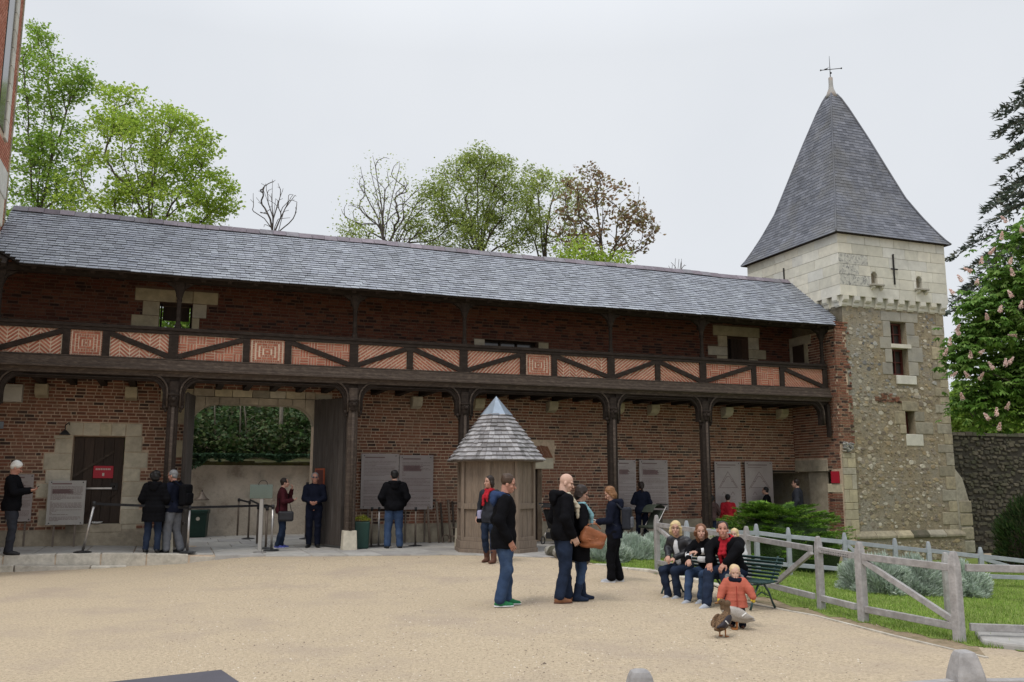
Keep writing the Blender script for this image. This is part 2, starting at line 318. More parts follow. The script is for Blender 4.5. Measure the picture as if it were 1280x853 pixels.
K['moss'] = mat('moss', (.055, .05, .022), rough=.97, nscale=12, namt=.5, bump=.8, bscale=50, stain=(.10, .12, .03), stscale=4, stamt=.6)
K['quoin'] = mat('weathered_quoin', [(.33, .29, .205), (.28, .25, .18), (.36, .31, .21), (.30, .275, .215)], rough=.95, nscale=9, namt=.3, bump=.7, bscale=45, stain=(.19, .165, .125), stscale=2.4, stamt=.7, rvar=.15)
# ================================================================== ground
def grid_mesh(xs, ys, zf):
    V = np.array([[(x, y, zf(x, y)) for x in xs] for y in ys]).reshape(-1, 3); nx = len(xs)
    Fq = np.array([(j * nx + i, j * nx + i + 1, (j + 1) * nx + i + 1, (j + 1) * nx + i) for j in range(len(ys) - 1) for i in range(nx - 1)])
    return V, Fq
xs = np.unique(np.concatenate([[-500, -200, -80, -40, -25], np.arange(-18, 22.1, .45), [28, 45, 80, 200, 500]]))
ys = np.unique(np.concatenate([[-300, -60, -15, -4], np.arange(0, 34, .45), [38, 45, 60, 100, 250, 800]]))
def gz_n(x, y): return gz(x, y) + .012 * mnoise.noise(Vector((x * .9, y * .9, 3.3))) if 0 < y < 24 else gz(x, y)
V, Fq = grid_mesh(xs, ys, gz_n)
struct(npmesh('ground', V, Fq, K['gravel'], smooth=True))
# loose pebbles and debris over the gravel
def pebbles():
    n = 26000
    u = NR.rand(n); d = 3.2 + (u ** 1.5) * 15.5; a = (NR.rand(n) - .5) * 1.25
    X = d * np.tan(a * .52) * 1.12; Y = d
    V = []; Fq = []; R = []
    oc = np.array([(1, 0, 0), (0, 1, 0), (-1, 0, 0), (0, -1, 0), (0, 0, 1)], float); of = [(0, 1, 4), (1, 2, 4), (2, 3, 4), (3, 0, 4)]
    for x, y in zip(X, Y):
        t, s = ts((x, y, 0))
        if s > edge_s(t) - .05: continue
        if y < 17 and x > 1.35 + (17 - y) * .34 - .25: 
            if not (y < 9.3): continue
        sz = .0045 + .010 * NR.rand() ** 2.5
        if NR.rand() < .004: sz *= 1.8
        ca = NR.rand() * 6.28; q = np.array([[math.cos(ca), -math.sin(ca), 0], [math.sin(ca), math.cos(ca), 0], [0, 0, 1]])
        o = len(V); V.extend((oc * sz * (1, .7 + .5 * NR.rand(), .6)) @ q.T + (x, y, gz_n(x, y) - .001)); Fq.extend([(o + a_, o + b_, o + c_) for a_, b_, c_ in of]); R.extend([NR.rand()] * 4)
    o = npmesh('gravel', V, Fq, K['pebble'], kind='stuff', rnd=R); tag(o, 'loose sandy pebbles scattered over the courtyard', 'gravel')
pebbles()

# ================================================================== paved platform
plat = struct(bpy.data.objects.new('pavement', bpy.data.meshes.new('pavement'))); COL.objects.link(plat)
W = 1.70                                   # wall face behind the posts
def slab_prism(mb, poly, ztop, zbot, rnd=None, zf=None):
    pts = [tuple(GW(t, s, (zf(t) if zf else ztop))) for t, s in poly]
    n = len(pts); lo = [(p[0], p[1], zbot) for p in pts]
    mb.add(lo + pts, [tuple(range(n))[::-1], tuple(range(n, 2 * n))] + [(i, (i + 1) % n, n + (i + 1) % n, n + i) for i in range(n)], 0, rnd)
bed = MB(); tt = np.arange(-9, 14.01, .5)
for a, b in zip(tt, tt[1:]):
    slab_prism(bed, [(a, edge_s(a) + .02), (b, edge_s(b) + .02), (b, W + .7), (a, W + .7)], 0, -.6, zf=lambda t: plat_z(t) - .02)
slab_prism(bed, [(-3.6, W + .7), (-.6, W + .7), (.8, 6.6), (-7, 6.6)], .14, -.6)
struct(bed.build('pavement_bed', K['mortar'], plat)); del plat['kind']; plat['kind'] = 'structure'
def slab(poly, zf, m='paving', name='slab', zb=-.05, bev=.006):
    mb = MB(); c = np.mean(poly, axis=0); q = [tuple(c + (np.array(p) - c) * (1 - .012 / max(.2, np.linalg.norm(np.array(p) - c)))) for p in poly]
    slab_prism(mb, q, 0, zb, zf=zf); mb.build(name, K[m], plat, bevel=bev)
t = -8.6
while t < 13.6:
    w = RNG.uniform(.55, 1.0); b = min(t + w, 13.7); e0, e1 = edge_s(t), edge_s(b)
    k = 3 if max(e0, e1) > -1.2 else (4 if max(e0, e1) > -2.2 else 6)
    cuts = [0] + sorted(min(.96, max(.05, (i + RNG.uniform(-.2, .2)) / k)) for i in range(1, k)) + [1]
    if t < -3.3: e0 += .32; e1 += .32
    for c0, c1 in zip(cuts, cuts[1:]):
        dz = RNG.uniform(-.003, .003)
        slab([(t, e0 + (W - e0) * c0), (b, e1 + (W - e1) * c0), (b, e1 + (W - e1) * c1), (t, e0 + (W - e0) * c1)], lambda q, d=dz: plat_z(q) + d)
    t = b
for i in range(5):                          # passage beyond the gate
    s0 = W + .02 + i * .95; ta, tb = -3.5 - i * .35, -.66 + i * .12
    x = ta
    while x < tb - .1:
        x2 = min(tb, x + RNG.uniform(.7, 1.1)); slab([(x, s0), (x2, s0), (x2, s0 + .94), (x, s0 + .94)], lambda q, d=RNG.uniform(-.003, .003): .165 + d); x = x2
# kerb stones and the low step in front of the left bay
t = -8.6
while t < -3.5:
    b = min(-3.45, t + RNG.uniform(.8, 1.25)); slab([(t, edge_s(t)), (b, edge_s(b)), (b, edge_s(b) + .31), (t, edge_s(t) + .31)], lambda q: plat_z(q) + .004, 'kerb', 'kerb_stone', -.3, .012); t = b
slab([(-3.44, edge_s(-3.44)), (-2.75, edge_s(-2.75) + .02), (-2.75, edge_s(-2.75) + .25), (-3.44, edge_s(-3.44) + .31)], lambda q: plat_z(q) - .03, 'kerb', 'kerb_stone', -.3, .012)
t = -8.8
while t < -4.7:
    b = min(-4.6, t + RNG.uniform(.9, 1.5)); slab([(t, edge_s(t) - .33), (b, edge_s(b) - .33 + (.12 if b > -4.9 else 0)), (b, edge_s(b) - .01), (t, edge_s(t) - .01)], lambda q: .115 - .09 * sstep(-6.6, -4.6, q), 'kerb', 'kerb_stone', -.3, .012); t = b

# ================================================================== gallery
gal = thing('gallery', 'long brick gallery with half-timbered balcony and slate roof joining the stone tower', 'gallery', MG)
GT0, GT1 = -7.55, 13.75
WT = 7.50                                   # top of the wall
OPEN = [(-3.5, -.65, -.2, 3.80),             # gate
        (-5.97, -4.9, .72, 2.69),           # ground door
        (-4.35, -3.62, 4.05, 5.86),          # upper left doorway
        (3.75, 5.3, 4.75, 5.42),             # mid window
        (11.38, 12.12, 4.05, 6.05 - .1),     # upper right door
        (12.72, 13.75, .0, 1.92),            # doorway at the end
        (4.6, 5.38, .1, 2.0)]               # door beside the booth
def wall_cells(mb, t0, t1, z0, z1, opens, front, thick, mi=0):
    tc = sorted({t0, t1, *[v for o in opens for v in o[:2] if t0 < v < t1]}); zc = sorted({z0, z1, *[v for o in opens for v in o[2:] if z0 < v < z1]})
    def inside(t, z): return any(o[0] < t < o[1] and o[2] < z < o[3] for o in opens) or not (t0 < t < t1 and z0 < z < z1)
    for a, b in zip(tc, tc[1:]):
        for c, d in zip(zc, zc[1:]):
            if inside((a + b) / 2, (c + d) / 2): continue
            f, k = front, front + thick
            mb.add([(a, f, c), (b, f, c), (b, f, d), (a, f, d)], [(0, 1, 2, 3)], mi); mb.add([(a, k, c), (b, k, c), (b, k, d), (a, k, d)], [(3, 2, 1, 0)], mi)
    for a, b in zip(tc, tc[1:]):
        for z in zc:
            i0, i1 = inside((a + b) / 2, z - .001), inside((a + b) / 2, z + .001)
            if i0 != i1: mb.add([(a, front, z), (b, front, z), (b, front + thick, z), (a, front + thick, z)], [(0, 1, 2, 3) if i1 else (3, 2, 1, 0)], mi)
    for c, d in zip(zc, zc[1:]):
        for t in tc:
            i0, i1 = inside(t - .001, (c + d) / 2), inside(t + .001, (c + d) / 2)
            if i0 != i1: mb.add([(t, front, c), (t, front + thick, c), (t, front + thick, d), (t, front, d)], [(0, 1, 2, 3) if i0 else (3, 2, 1, 0)], mi)
wb = MB(); wall_cells(wb, -8.3, GT1, -.3, 4.0, OPEN, W, .6)
bwall = wb.build('brick_wall', K['mortar'], gal)
wb = MB(); wall_cells(wb, -8.3, GT1, 4.003, WT, OPEN, W, .6); uwall = wb.build('upper_wall', K['shade_mortar'], gal)
ubk = MB(); ubk.box(0, 1, -.014, .03, 0, 1); unit_brick = ubk.build('brick', K['brick'], gal); unit_me = unit_brick.data; bpy.data.objects.remove(unit_brick)
def lay(t0, t1, z0, z1, skips, course=.0765, joint=.020, L=.215, proud=.0):
    out = []; z = z0; i = 0
    while z < z1 - .02:
        h = min(course - joint, z1 - z - .004); t = t0 - RNG.random() * L; 
        while t < t1:
            l = L * RNG.uniform(.9, 1.06) if RNG.random() < .78 else L * .5
            segs = [(max(t, t0 + .004), min(t + l - joint, t1 - .004))]
            for (a, b, c, d) in skips:
                if z + h > c and z < d:
                    ns = []
                    for (p, q) in segs:
                        if q <= a or p >= b: ns.append((p, q))
                        else:
                            if p < a - .03: ns.append((p, a - .008))
                            if q > b + .03: ns.append((b + .008, q))
                    segs = ns
            for p, q in segs:
                if q - p > .025: out.append((p, q, z + RNG.uniform(-.002, .002), h * RNG.uniform(.93, 1.03)))
            t += l
        z += course; i += 1
    return out
PL0, PL1 = .0, .62                           # rendered plinth
STN = [(-6.45, -5.97, .72, 2.69), (-4.9, -4.45, .72, 2.95), (-6.25, -4.6, 2.69, 3.0)]      # stone dressing around the ground door (bounding)
def jamb(t_in, side, z0, z1, hs, ls):        # blocks up a jamb: side -1 grows to the left, +1 to the right
    out = []; z = z0; i = 0
    while z < z1 - .05:
        h = min(hs[i % len(hs)], z1 - z); l = ls[i % len(ls)]
        out.append((t_in - l, t_in, z, z + h) if side < 0 else (t_in, t_in + l, z, z + h)); z += h; i += 1
    return out
BLK = []
BLK += [(b, 'stone') for b in jamb(-5.97, -1, .72, 2.62, (.33, .27, .31, .30, .36, .33), (.58, .44, .66, .50, .56, .36))]
BLK += [(b, 'stone') for b in jamb(-4.9, 1, .42, 2.69, (.30, .32, .30, .33, .30, .36, .36), (.34, .56, .38, .52, .36, .50, .36))]
x = -6.12
for w in (.34, .34, .24, .30, .34): BLK.append(((x, x + w, 2.69, 2.98), 'tufa' if w == .24 else 'stone')); x += w
BLK.append(((-6.36, -5.97, 2.62, 2.69), 'stone'))
# upper left doorway
BLK += [((-4.95, -4.35, 5.22, 5.52), 'tufa'), ((-4.72, -4.35, 5.52, 5.86), 'tufa'), ((-5.0, -4.35, 4.9, 5.22), 'tufa'), ((-3.62, -3.3, 5.52, 5.86), 'tufa'), ((-3.62, -3.05, 5.86, 6.16), 'tufa'), ((-4.9, -4.0, 5.86, 6.16), 'tufa'), ((-4.0, -3.62, 5.86, 6.16), 'tufa'), ((-3.62, -3.45, 4.9, 5.52), 'tufa')]
# mid window
BLK += [((3.45, 3.75, 4.95, 5.42), 'tufa'), ((5.3, 5.6, 4.95, 5.42), 'tufa')]
# upper right door
BLK += [((11.0, 11.38, 5.0, 5.35), 'tufa'), ((10.7, 11.38, 5.35, 5.62), 'tufa'), ((11.05, 11.38, 5.62, 5.95), 'tufa'), ((10.9, 12.55, 5.95, 6.25), 'tufa'), ((12.12, 12.45, 5.0, 5.3), 'tufa'), ((12.12, 12.75, 5.3, 5.58), 'tufa'), ((12.12, 12.5, 5.58, 5.95), 'tufa')]
# gate jamb stones, odd stones in the wall
BLK += [(b, 'tufa') for b in jamb(-.65, 1, .62, 3.8, (.42, .36, .45, .4, .38, .42), (.5, .62, .46, .66, .52, .4))][0:2] + [((-.65, -.2, 1.9, 2.4), 'tufa'), ((-.65, -.25, 2.9, 3.8), 'tufa')]
BLK += [((-3.95, -3.5, 1.62 + .6, 2.62), 'tufa'), ((-3.9, -3.5, .62, 1.0), 'tufa'), ((-3.85, -3.5, 3.0, 3.8), 'tufa')]
BLK += [((5.2, 5.72, 2.0, 2.28), 'stone'), ((4.3, 5.2, 2.0, 2.28), 'stone'), ((5.38, 5.75, .12, .6), 'plinth')]
BLK += [((12.55, 13.72, 1.92, 2.0), 'timber')]
skips = OPEN + [b for b, _ in BLK]
# brick flat arch over the door beside the booth
skips.append((5.0, 5.75, 2.28, 2.72))
# plinth
for g0, g1 in ((GT0, -3.5), (-.65, 4.6), (5.38, 12.72)):
    pl = MB(); wall_cells(pl, g0, g1, -.25, PL1, [], W - .018, .03); pl.build('plinth', K['plinth'], bwall)
br = lay(-8.3, GT1, PL1 + .012, 6.75, skips)
br.sort(key=lambda b: (0 if b[2] < 3.7 else 1, b[0]))
big = [b for b in br if 1.0 < b[2] < 3.5][:300]; bset = set(map(id, big)); rest = [b for b in br if id(b) not in bset]
for p, q, z, h in big: share('brick', unit_me, bwall, (p, W + RNG.uniform(-.004, .002), z), scale=(q - p, 1, h))
mb = MB(); mu = MB()
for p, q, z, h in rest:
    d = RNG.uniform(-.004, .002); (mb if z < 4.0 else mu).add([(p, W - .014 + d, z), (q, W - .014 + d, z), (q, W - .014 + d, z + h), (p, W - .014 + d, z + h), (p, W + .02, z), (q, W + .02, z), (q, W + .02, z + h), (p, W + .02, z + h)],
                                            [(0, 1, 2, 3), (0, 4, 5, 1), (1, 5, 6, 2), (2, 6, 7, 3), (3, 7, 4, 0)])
mb.build('brickwork', K['brick'], bwall, kind='stuff'); mu.build('brickwork', K['shade_brick'], uwall, kind='stuff')
for i in range(9):                            # relieving arch bricks, leaning
    b0 = MB(); x = 5.02 + i * .078; b0.prism([(x, W - .02, 2.30), (x + .06, W - .02, 2.30), (x + .06 - .16, W - .02, 2.62 - .01 * abs(i - 6)), (x - .16, W - .02, 2.62 - .01 * abs(i - 6))], (0, .05, 0)); b0.build('brick', K['brick'], bwall)
for (a, b, c, d), m in BLK:
    q = MB(); e = RNG.uniform(.006, .022); dp = .58 if m in ('stone', 'tufa') else .1
    q.box(a + .004, b - .004, W - e, W + .2, c + .004, d - .004); q.build('stone_block', K[m], bwall if c < 4 else uwall, bevel=.012)
# gate arch: shaped stones between the curve and the square head
def arch_z(t):
    l, r = -3.5, -.65; k = .62
    if t < l + k: u = (l + k - t) / k; return 3.50 - .55 * (1 - math.sqrt(max(0, 1 - u * u)))
    if t > r - k: u = (t - r + k) / k; return 3.50 - .55 * (1 - math.sqrt(max(0, 1 - u * u)))
    return 3.50
cuts = [-3.5, -3.22, -2.9, -2.45, -2.0, -1.55, -1.2, -.9, -.65]
for a, b in zip(cuts, cuts[1:]):
    n = 6; low = [(a + .004 + (b - a - .008) * i / n) for i in range(n + 1)]
    q = MB(); q.prism([(x, W - .012, arch_z(x)) for x in low] + [(b - .004, W - .012, 3.655), (a + .004, W - .012, 3.655)], (0, .56, 0)); q.build('voussoir', K['plinth'], bwall, bevel=.01)
x = -3.5
while x < -.7:
    w = min(RNG.uniform(.3, .52), -.65 - x); q = MB(); q.box(x + .005, x + w - .005, W - .03, W + .4, 3.665, 3.84); q.build('stone_block', K[RNG.choice(('tufa', 'plinth', 'quoin'))], bwall, bevel=.01); x += w
# corbels under the floor joists
for px_ in (50, 163, 205, 522, 600, 692, 775, 819, 911, 980):
    tq = fac(px_, 505, W - .25)[0]; w = .26 if px_ not in (205,) else .16
    q = MB(); q.prism([(tq - w / 2, W - .30, 3.80), (tq - w / 2, W - .30, 3.66), (tq - w / 2, W - .22, 3.56), (tq - w / 2, W + .1, 3.47), (tq - w / 2, W + .1, 3.80)], (w, 0, 0)); q.build('corbel_stone', K['tufa'], gal, bevel=.015)
# floor, joists, soffit
q = MB(); q.box(GT0, GT1, .0, W, 3.99, 4.05); q.build('gallery_floor', K['timber'], gal)
x = GT0 + .2
while x < GT1: q = MB(); q.box(x, x + .14, .1, W - .02, 3.82, 3.988); q.build('joist', K['timber'], gal); x += .62
# front beam with mouldings
prof = [(.13, 4.26), (-.10, 4.26), (-.135, 4.235), (-.14, 4.16), (-.155, 4.13), (-.16, 4.08), (-.215, 4.05), (-.215, 4.015), (-.15, 4.0), (-.11, 3.95), (-.11, 3.9), (.13, 3.9)]
q = MB(); q.prism([(GT0, s, z) for s, z in prof], (13.52 - GT0, 0, 0)); q.build('moulded_beam', K['beam'], gal)
q = MB(); q.box(GT0, 13.52, -.02, .12, 3.80, 3.898); q.build('lower_beam', K['timber'], gal)
q = MB(); q.box(GT0, 13.52, -.118, .04, 4.262, 4.285); q.build('sill_board', K['beam'], gal)
POST = [-7.38, -3.92, -.05, 2.64, 6.63, 9.39]; ENDP = 13.42
for i, tp in enumerate(POST):                  # ground-floor posts
    z0 = plat_z(tp) + .42
    q = MB(); c = .04; w = .115
    oct_ = [(tp - w + c, -w), (tp + w - c, -w), (tp + w, -w + c), (tp + w, w - c), (tp + w - c, w), (tp - w + c, w), (tp - w, w - c), (tp - w, -w + c)]
    q.prism([(a, b, z0) for a, b in oct_], (0, 0, 3.80 - z0))
    po = q.build('post', K['timber'] if i != 2 else K['beam'], gal, bevel=.006)
    q = MB()                                    # front shaft
    q.tube([(tp, -w - .005, z0), (tp, -w - .005, 3.30)], .036, 8); q.build('shaft', K['beam'], po, smooth=True)
    zb = plat_z(tp) - .08
    vs = [(tp + i_ * .165, j_ * .165, zb) for i_, j_ in ((-1, -1), (1, -1), (1, 1), (-1, 1))] + [(tp + i_ * .145, j_ * .145, z0) for i_, j_ in ((-1, -1), (1, -1), (1, 1), (-1, 1))]
    q = MB(); q.add(vs, [(3, 2, 1, 0), (4, 5, 6, 7), (0, 1, 5, 4), (1, 2, 6, 5), (2, 3, 7, 6), (3, 0, 4, 7)]); q.build('post_base', K['stone'], po, bevel=.015)
    q = MB(); q.lathe([(.06, 3.26), (.085, 3.29), (.075, 3.33), (.10, 3.38), (.115, 3.44), (.09, 3.47), (.12, 3.50), (.12, 3.53)], 10, c=(tp, -w + .01, 0)); q.sphere((tp, -w - .09, 3.41), (.05, .045, .055), 8); q.sphere((tp - .045, -w - .085, 3.45), .028, 6); q.sphere((tp + .045, -w - .085, 3.45), .028, 6)
    q.build('capital', K['timber'], po, smooth=True)
    for sg in (-1, 1):
        q = MB(); q.sphere((tp + sg * .17, -.06, 3.24), (.045, .05, .05), 8); q.sphere((tp + sg * .15, -.06, 3.17), (.03, .04, .045), 8); q.build('scroll', K['timber'], po, smooth=True)
def arc_pts(tp, sg, r, zt, off):                # from the post up and over to the beam
    cx = tp + sg * (.13 + r + off); 
    return [(tp + sg * (.13 + off), 3.24)] + [(cx - sg * r * math.cos(a), zt - r + r * math.sin(a)) for a in np.linspace(0, math.pi / 2, 8)]
ends = POST + [ENDP]
for i, (a, b) in enumerate(zip(ends, ends[1:])):
    bay = None
    for k, (off, zt, sq, rr) in enumerate(((.0, 3.955, -.10, .022), (.035, 3.90, -.075, .018), (.075, 3.845, -.045, .02))):
        r = .40 - .04 * k
        pl_ = arc_pts(a, 1, r, zt, off) + arc_pts(b, -1, r, zt, off)[::-1]
        q = MB(); q.tube([(t_, sq, z_) for t_, z_ in pl_], rr, 6); o = q.build('arch_moulding', K['beam'] if k == 0 else K['timber'], gal, smooth=True)
    for tp, sg in ((a, 1), (b, -1)):
        arc = arc_pts(tp, sg, .33, 3.83, .09)
        q = MB(); q.prism([(t_, -.06, z_) for t_, z_ in arc] + [(arc[-1][0], -.06, 3.9), (tp + sg * .1, -.06, 3.9), (tp + sg * .1, -.06, 3.24)], (0, .14, 0)); q.build('arch_bracket', K['timber'], gal)
# curved bracket on the end wall
q = MB(); q.prism([(ENDP - .02, -.1, 3.82)] + [(ENDP - .02 + .1, -.1, 3.82), (ENDP + .1, -.1, 2.95), (ENDP + .04, -.1, 2.9)] + [(ENDP + .04 - .0, -.1, 3.1)], (0, .14, 0)); q.build('end_bracket', K['timber'], gal)
# balustrade
q = MB(); q.box(GT0, 13.5, -.095, .075, 4.895, 4.975); q.build('top_rail', K['timber'], gal, bevel=.015)
q = MB(); q.box(GT0, 13.5, -.075, .05, 4.83, 4.893); q.build('under_rail', K['timber'], gal)
STUD = [-7.45, -6.084, -5.321, -3.987, -2.465, -1.556, -0.063, 1.274, 2.61, 4.162, 5.01, 6.61, 7.985, 9.375, 11.013, 11.949, 13.43]
BRACE = [1, 0, -1, 1, 0, -1, 1, -1, 1, 0, -1, 1, -1, 1, 0, -1]
PAT = ['chev', 'ring', 'chev2', 'bask', 'star', 'bask', 'diag', 'diag2', 'step', 'ring', 'chev', 'diag', 'diag2', 'bask2', 'bask', 'step2']
for x in STUD:
    w = .10 if any(abs(x - p) < .15 for p in POST) else .072
    q = MB(); q.box(x - w, x + w, -.068, .05, 4.287, 4.828); q.build('stud', K['timber'], gal, bevel=.008)
def clip_rect(poly, w, h):
    for ax, lim, sg in ((0, 0, 1), (0, w, -1), (1, 0, 1), (1, h, -1)):
        out = []
        for i in range(len(poly)):
            p, q_ = poly[i], poly[(i + 1) % len(poly)]; dp = (p[ax] - lim) * sg; dq = (q_[ax] - lim) * sg
            if dp >= 0: out.append(p)
            if (dp > 0 > dq) or (dp < 0 < dq): k = dp / (dp - dq); out.append((p[0] + (q_[0] - p[0]) * k, p[1] + (q_[1] - p[1]) * k))
        poly = out
        if len(poly) < 3: return []
    return poly
def obrick(u, v, ang, l, b):
    c, s = math.cos(ang), math.sin(ang); return [(u + c * i * l / 2 - s * j * b / 2, v + s * i * l / 2 + c * j * b / 2) for i, j in ((-1, -1), (1, -1), (1, 1), (-1, 1))]
def pattern(kind, w, h):
    B_ = []; th = .036; pt = .064
    if kind.startswith('chev'):
        n = max(2, round(w / .19)); cw = w / n; fl = 1 if kind == 'chev' else -1
        for i in range(n):
            x0, x1 = i * cw + .006, (i + 1) * cw - .014; sg = fl * (1 if i % 2 else -1); rise = (x1 - x0) * .85
            v = -rise
            while v < h + rise:
                va, vb = (v, v + rise) if sg > 0 else (v + rise, v); B_.append([(x0, va), (x1, vb), (x1, vb + th * 1.25), (x0, va + th * 1.25)]); v += pt * 1.28
    elif kind.startswith('bask'):
        n = max(2, round(w / .2)); m = 3; cw, ch = w / n, h / m
        for i in range(n):
            for j in range(m):
                hz = (i + j + (kind == 'bask2')) % 2
                k = round((ch if hz else cw) / pt)
                for e in range(k):
                    if hz: B_.append([(i * cw + .008, j * ch + (e + .15) * ch / k), ((i + 1) * cw - .008, j * ch + (e + .15) * ch / k), ((i + 1) * cw - .008, j * ch + (e + .82) * ch / k), (i * cw + .008, j * ch + (e + .82) * ch / k)])
                    else: B_.append([(i * cw + (e + .15) * cw / k, j * ch + .008), (i * cw + (e + .82) * cw / k, j * ch + .008), (i * cw + (e + .82) * cw / k, (j + 1) * ch - .008), (i * cw + (e + .15) * cw / k, (j + 1) * ch - .008)])
    elif kind in ('ring', 'star'):
        cx, cy = w / 2, h / 2; r = .02; i = 0; asp = w / h
        while r < h / 2 + .02:
            o = r + .044
            for sx in (-1, 1):
                for horiz in (0, 1):
                    L2 = (r * asp + .044) if horiz else r; n = max(1, round(2 * L2 / (.13 if (i + (kind == 'star')) % 2 else .05)))
                    for e in range(n):
                        u0, u1 = -L2 + 2 * L2 * e / n + .007, -L2 + 2 * L2 * (e + 1) / n - .007; v0, v1 = sx * r * (1 if horiz else asp), sx * (r * (1 if horiz else asp) + .042)
                        B_.append([(cx + a, cy + b) if horiz else (cx + b, cy + a) for a, b in ((u0, v0), (u1, v0), (u1, v1), (u0, v1))])
            r += .058; i += 1
    elif kind == 'oct':
        cx, cy = w / 2, h / 2
        for ring in range(1, 9):
            r = .052 * ring; rot0 = 0 if kind == 'ring' else math.pi / 8
            if True:
                for k in range(8):
                    a = k * math.pi / 4 + rot0
                    seg = 2 * r * math.tan(math.pi / 8) - .02; n = max(1, int(seg / .13)) if ring % 2 else max(1, int(seg / .05))
                    for e in range(n):
                        off = (e + .5) / n * seg - seg / 2; u = cx + r * math.cos(a) - off * math.sin(a); v = cy + r * math.sin(a) + off * math.cos(a)
                        B_.append(obrick(u, v, a + math.pi / 2, seg / n - .014, .030) if ring % 2 else obrick(u, v, a, .040, .028))
            else:
                for k in range(8):
                    a = k * math.pi / 4 + math.pi / 8
                    for off in (-.06, 0, .06): B_.append(obrick(cx + r * math.cos(a) - off * math.sin(a) * (ring * .35), cy + r * math.sin(a) + off * math.cos(a) * (ring * .35), a + (math.pi / 2 if k % 2 else 0), .085, .034))
    else:
        sg = 1 if kind in ('diag', 'step') else -1; a = sg * (.62 if kind.startswith('diag') else .785); l = .2
        c, s = math.cos(a), math.sin(a); n = int((w + h) / pt) + 4
        for i in range(-n, n):
            for j in range(-6, 8):
                uu = (j + .5 * (i % 2)) * l if kind.startswith('diag') else (j * l + (i % 4) * l / 4); vv = i * pt
                if kind.startswith('diag') and (j % 3 == 1) : B_.append(obrick(w / 2 + c * uu - s * vv, h / 2 + s * uu + c * vv, a, l - .02, th)); continue
                B_.append(obrick(w / 2 + c * uu - s * vv, h / 2 + s * uu + c * vv, a, l - .014, th))
    return [p for p in (clip_rect(b, w, h) for b in B_) if p]
for i, (a, b) in enumerate(zip(STUD, STUD[1:])):
    q = MB(); q.box(a + .02, b - .02, -.012, .03, 4.287, 4.828); pan = q.build('infill_panel', K['pale_mortar'], gal)
    w = b - a - .16; q = MB()
    for poly in pattern(PAT[i], w, .53):
        q.prism([(a + .08 + u, -.026, 4.292 + v) for u, v in poly], (0, .02, 0))
    q.build('brickwork', K['nogging'], pan, kind='stuff')
    if BRACE[i]:
        x0, x1 = a + .08, b - .08; za, zb_ = (4.30, 4.82) if BRACE[i] > 0 else (4.82, 4.30)
        q = MB()
        d = Vector((x1 - x0, 0, zb_ - za)).normalized()
        q.bar((x0 - .02, -.03, za + .03 * BRACE[i]), (x1 + .02, -.03, zb_ - .03 * BRACE[i]), .068, .115, up=(0, 0, 1)); q.build('brace', K['timber'], gal, bevel=.006)
# upper posts and wall plate
for tp in POST + [13.40]:
    q = MB(); q.lathe([(.07, 4.97), (.07, 5.06), (.05, 5.09), (.048, 5.55), (.06, 5.6), (.05, 5.63), (.075, 5.72), (.11, 5.85), (.13, 5.93), (.14, 5.99)], 8, c=(tp, 0, 0)); q.build('gallery_post', K['timber'], gal)
    for sg in (-1, 1):
        q = MB(); q.prism([(tp + sg * .05, -.05, 5.70), (tp + sg * .12, -.05, 5.86), (tp + sg * .30, -.05, 5.98), (tp + sg * .05, -.05, 5.98)], (0, .1, 0)); q.build('post_bracket', K['timber'], gal)
q = MB(); q.box(GT0, 13.6, -.1, .1, 5.99, 6.15); q.build('wall_plate', K['timber'], gal)

# ------------------------------------------------------------------ gallery roof
E_S, E_Z, R_S, R_Z = -.46, 6.06, 1.78, 7.80
sl = Vector((0, R_S - E_S, R_Z - E_Z)); SL = sl.length; sl.normalize(); nrm = Vector((0, -sl.z, sl.y))
def roof_t0(d): return -7.58 if d > .62 else -7.0 - .58 * d / .62          # cut corner at the left eave
def roof_t1(d): return 13.56 + .36 * min(1, d / .5)
def sag(t): return .010 * math.sin(t * .83 + 1) + .004 * math.sin(t * 2.1)
def RP(t, d, h=0): return Vector((t, E_S, E_Z + sag(t))) + sl * d + nrm * h
q = MB(); n = 6; m_ = 44
dl = [SL * i / n for i in range(n + 1)]
def deck(i, j): d_ = dl[i]; a_, b_ = roof_t0(d_), roof_t1(d_); return RP(a_ + (b_ - a_) * j / m_, d_, -.015)
for i in range(n):
    for j in range(m_):
        c4 = (deck(i, j), deck(i, j + 1), deck(i + 1, j + 1), deck(i + 1, j)); q.add(c4, [(0, 1, 2, 3)]); q.add([v - nrm * .035 for v in c4], [(3, 2, 1, 0)])
        if i == 0: q.add([c4[0], c4[1], c4[1] - nrm * .035, c4[0] - nrm * .035], [(3, 2, 1, 0)])
q.add([RP(-7.58, SL), RP(13.9, SL), (13.9, R_S + 1.9, E_Z + .2), (-7.58, R_S + 1.9, E_Z + .2)], [(0, 1, 2, 3)])
roof = q.build('roof', K['timber'], gal)
ex = .122; items = []; d = -.02; row = 0
while d < SL - .08:
    t = roof_t0(max(d, 0)) - RNG.random() * .18
    while t < roof_t1(max(d, 0)) - .03:
        w = RNG.uniform(.16, .23); a = max(t, roof_t0(max(d, 0))); b = min(t + w, roof_t1(max(d, 0)))
        if b - a > .04: items.append((a, b - .006, d + RNG.uniform(-.007, .007), ex * 1.45, RNG.uniform(.020, .030)))
        t += w
    d += ex; row += 1
def slate_v(a, b, d, l, h): return [RP(a, d, h), RP(b, d, h + RNG.uniform(-.003, .003)), RP(b, d + l, .002), RP(a, d + l, .002), RP(a, d, h - .020), RP(b, d, h - .020)]
SF = [(0, 1, 2, 3), (4, 5, 1, 0), (0, 3, 4), (1, 5, 2)]; SM = [0, 1, 1, 1]
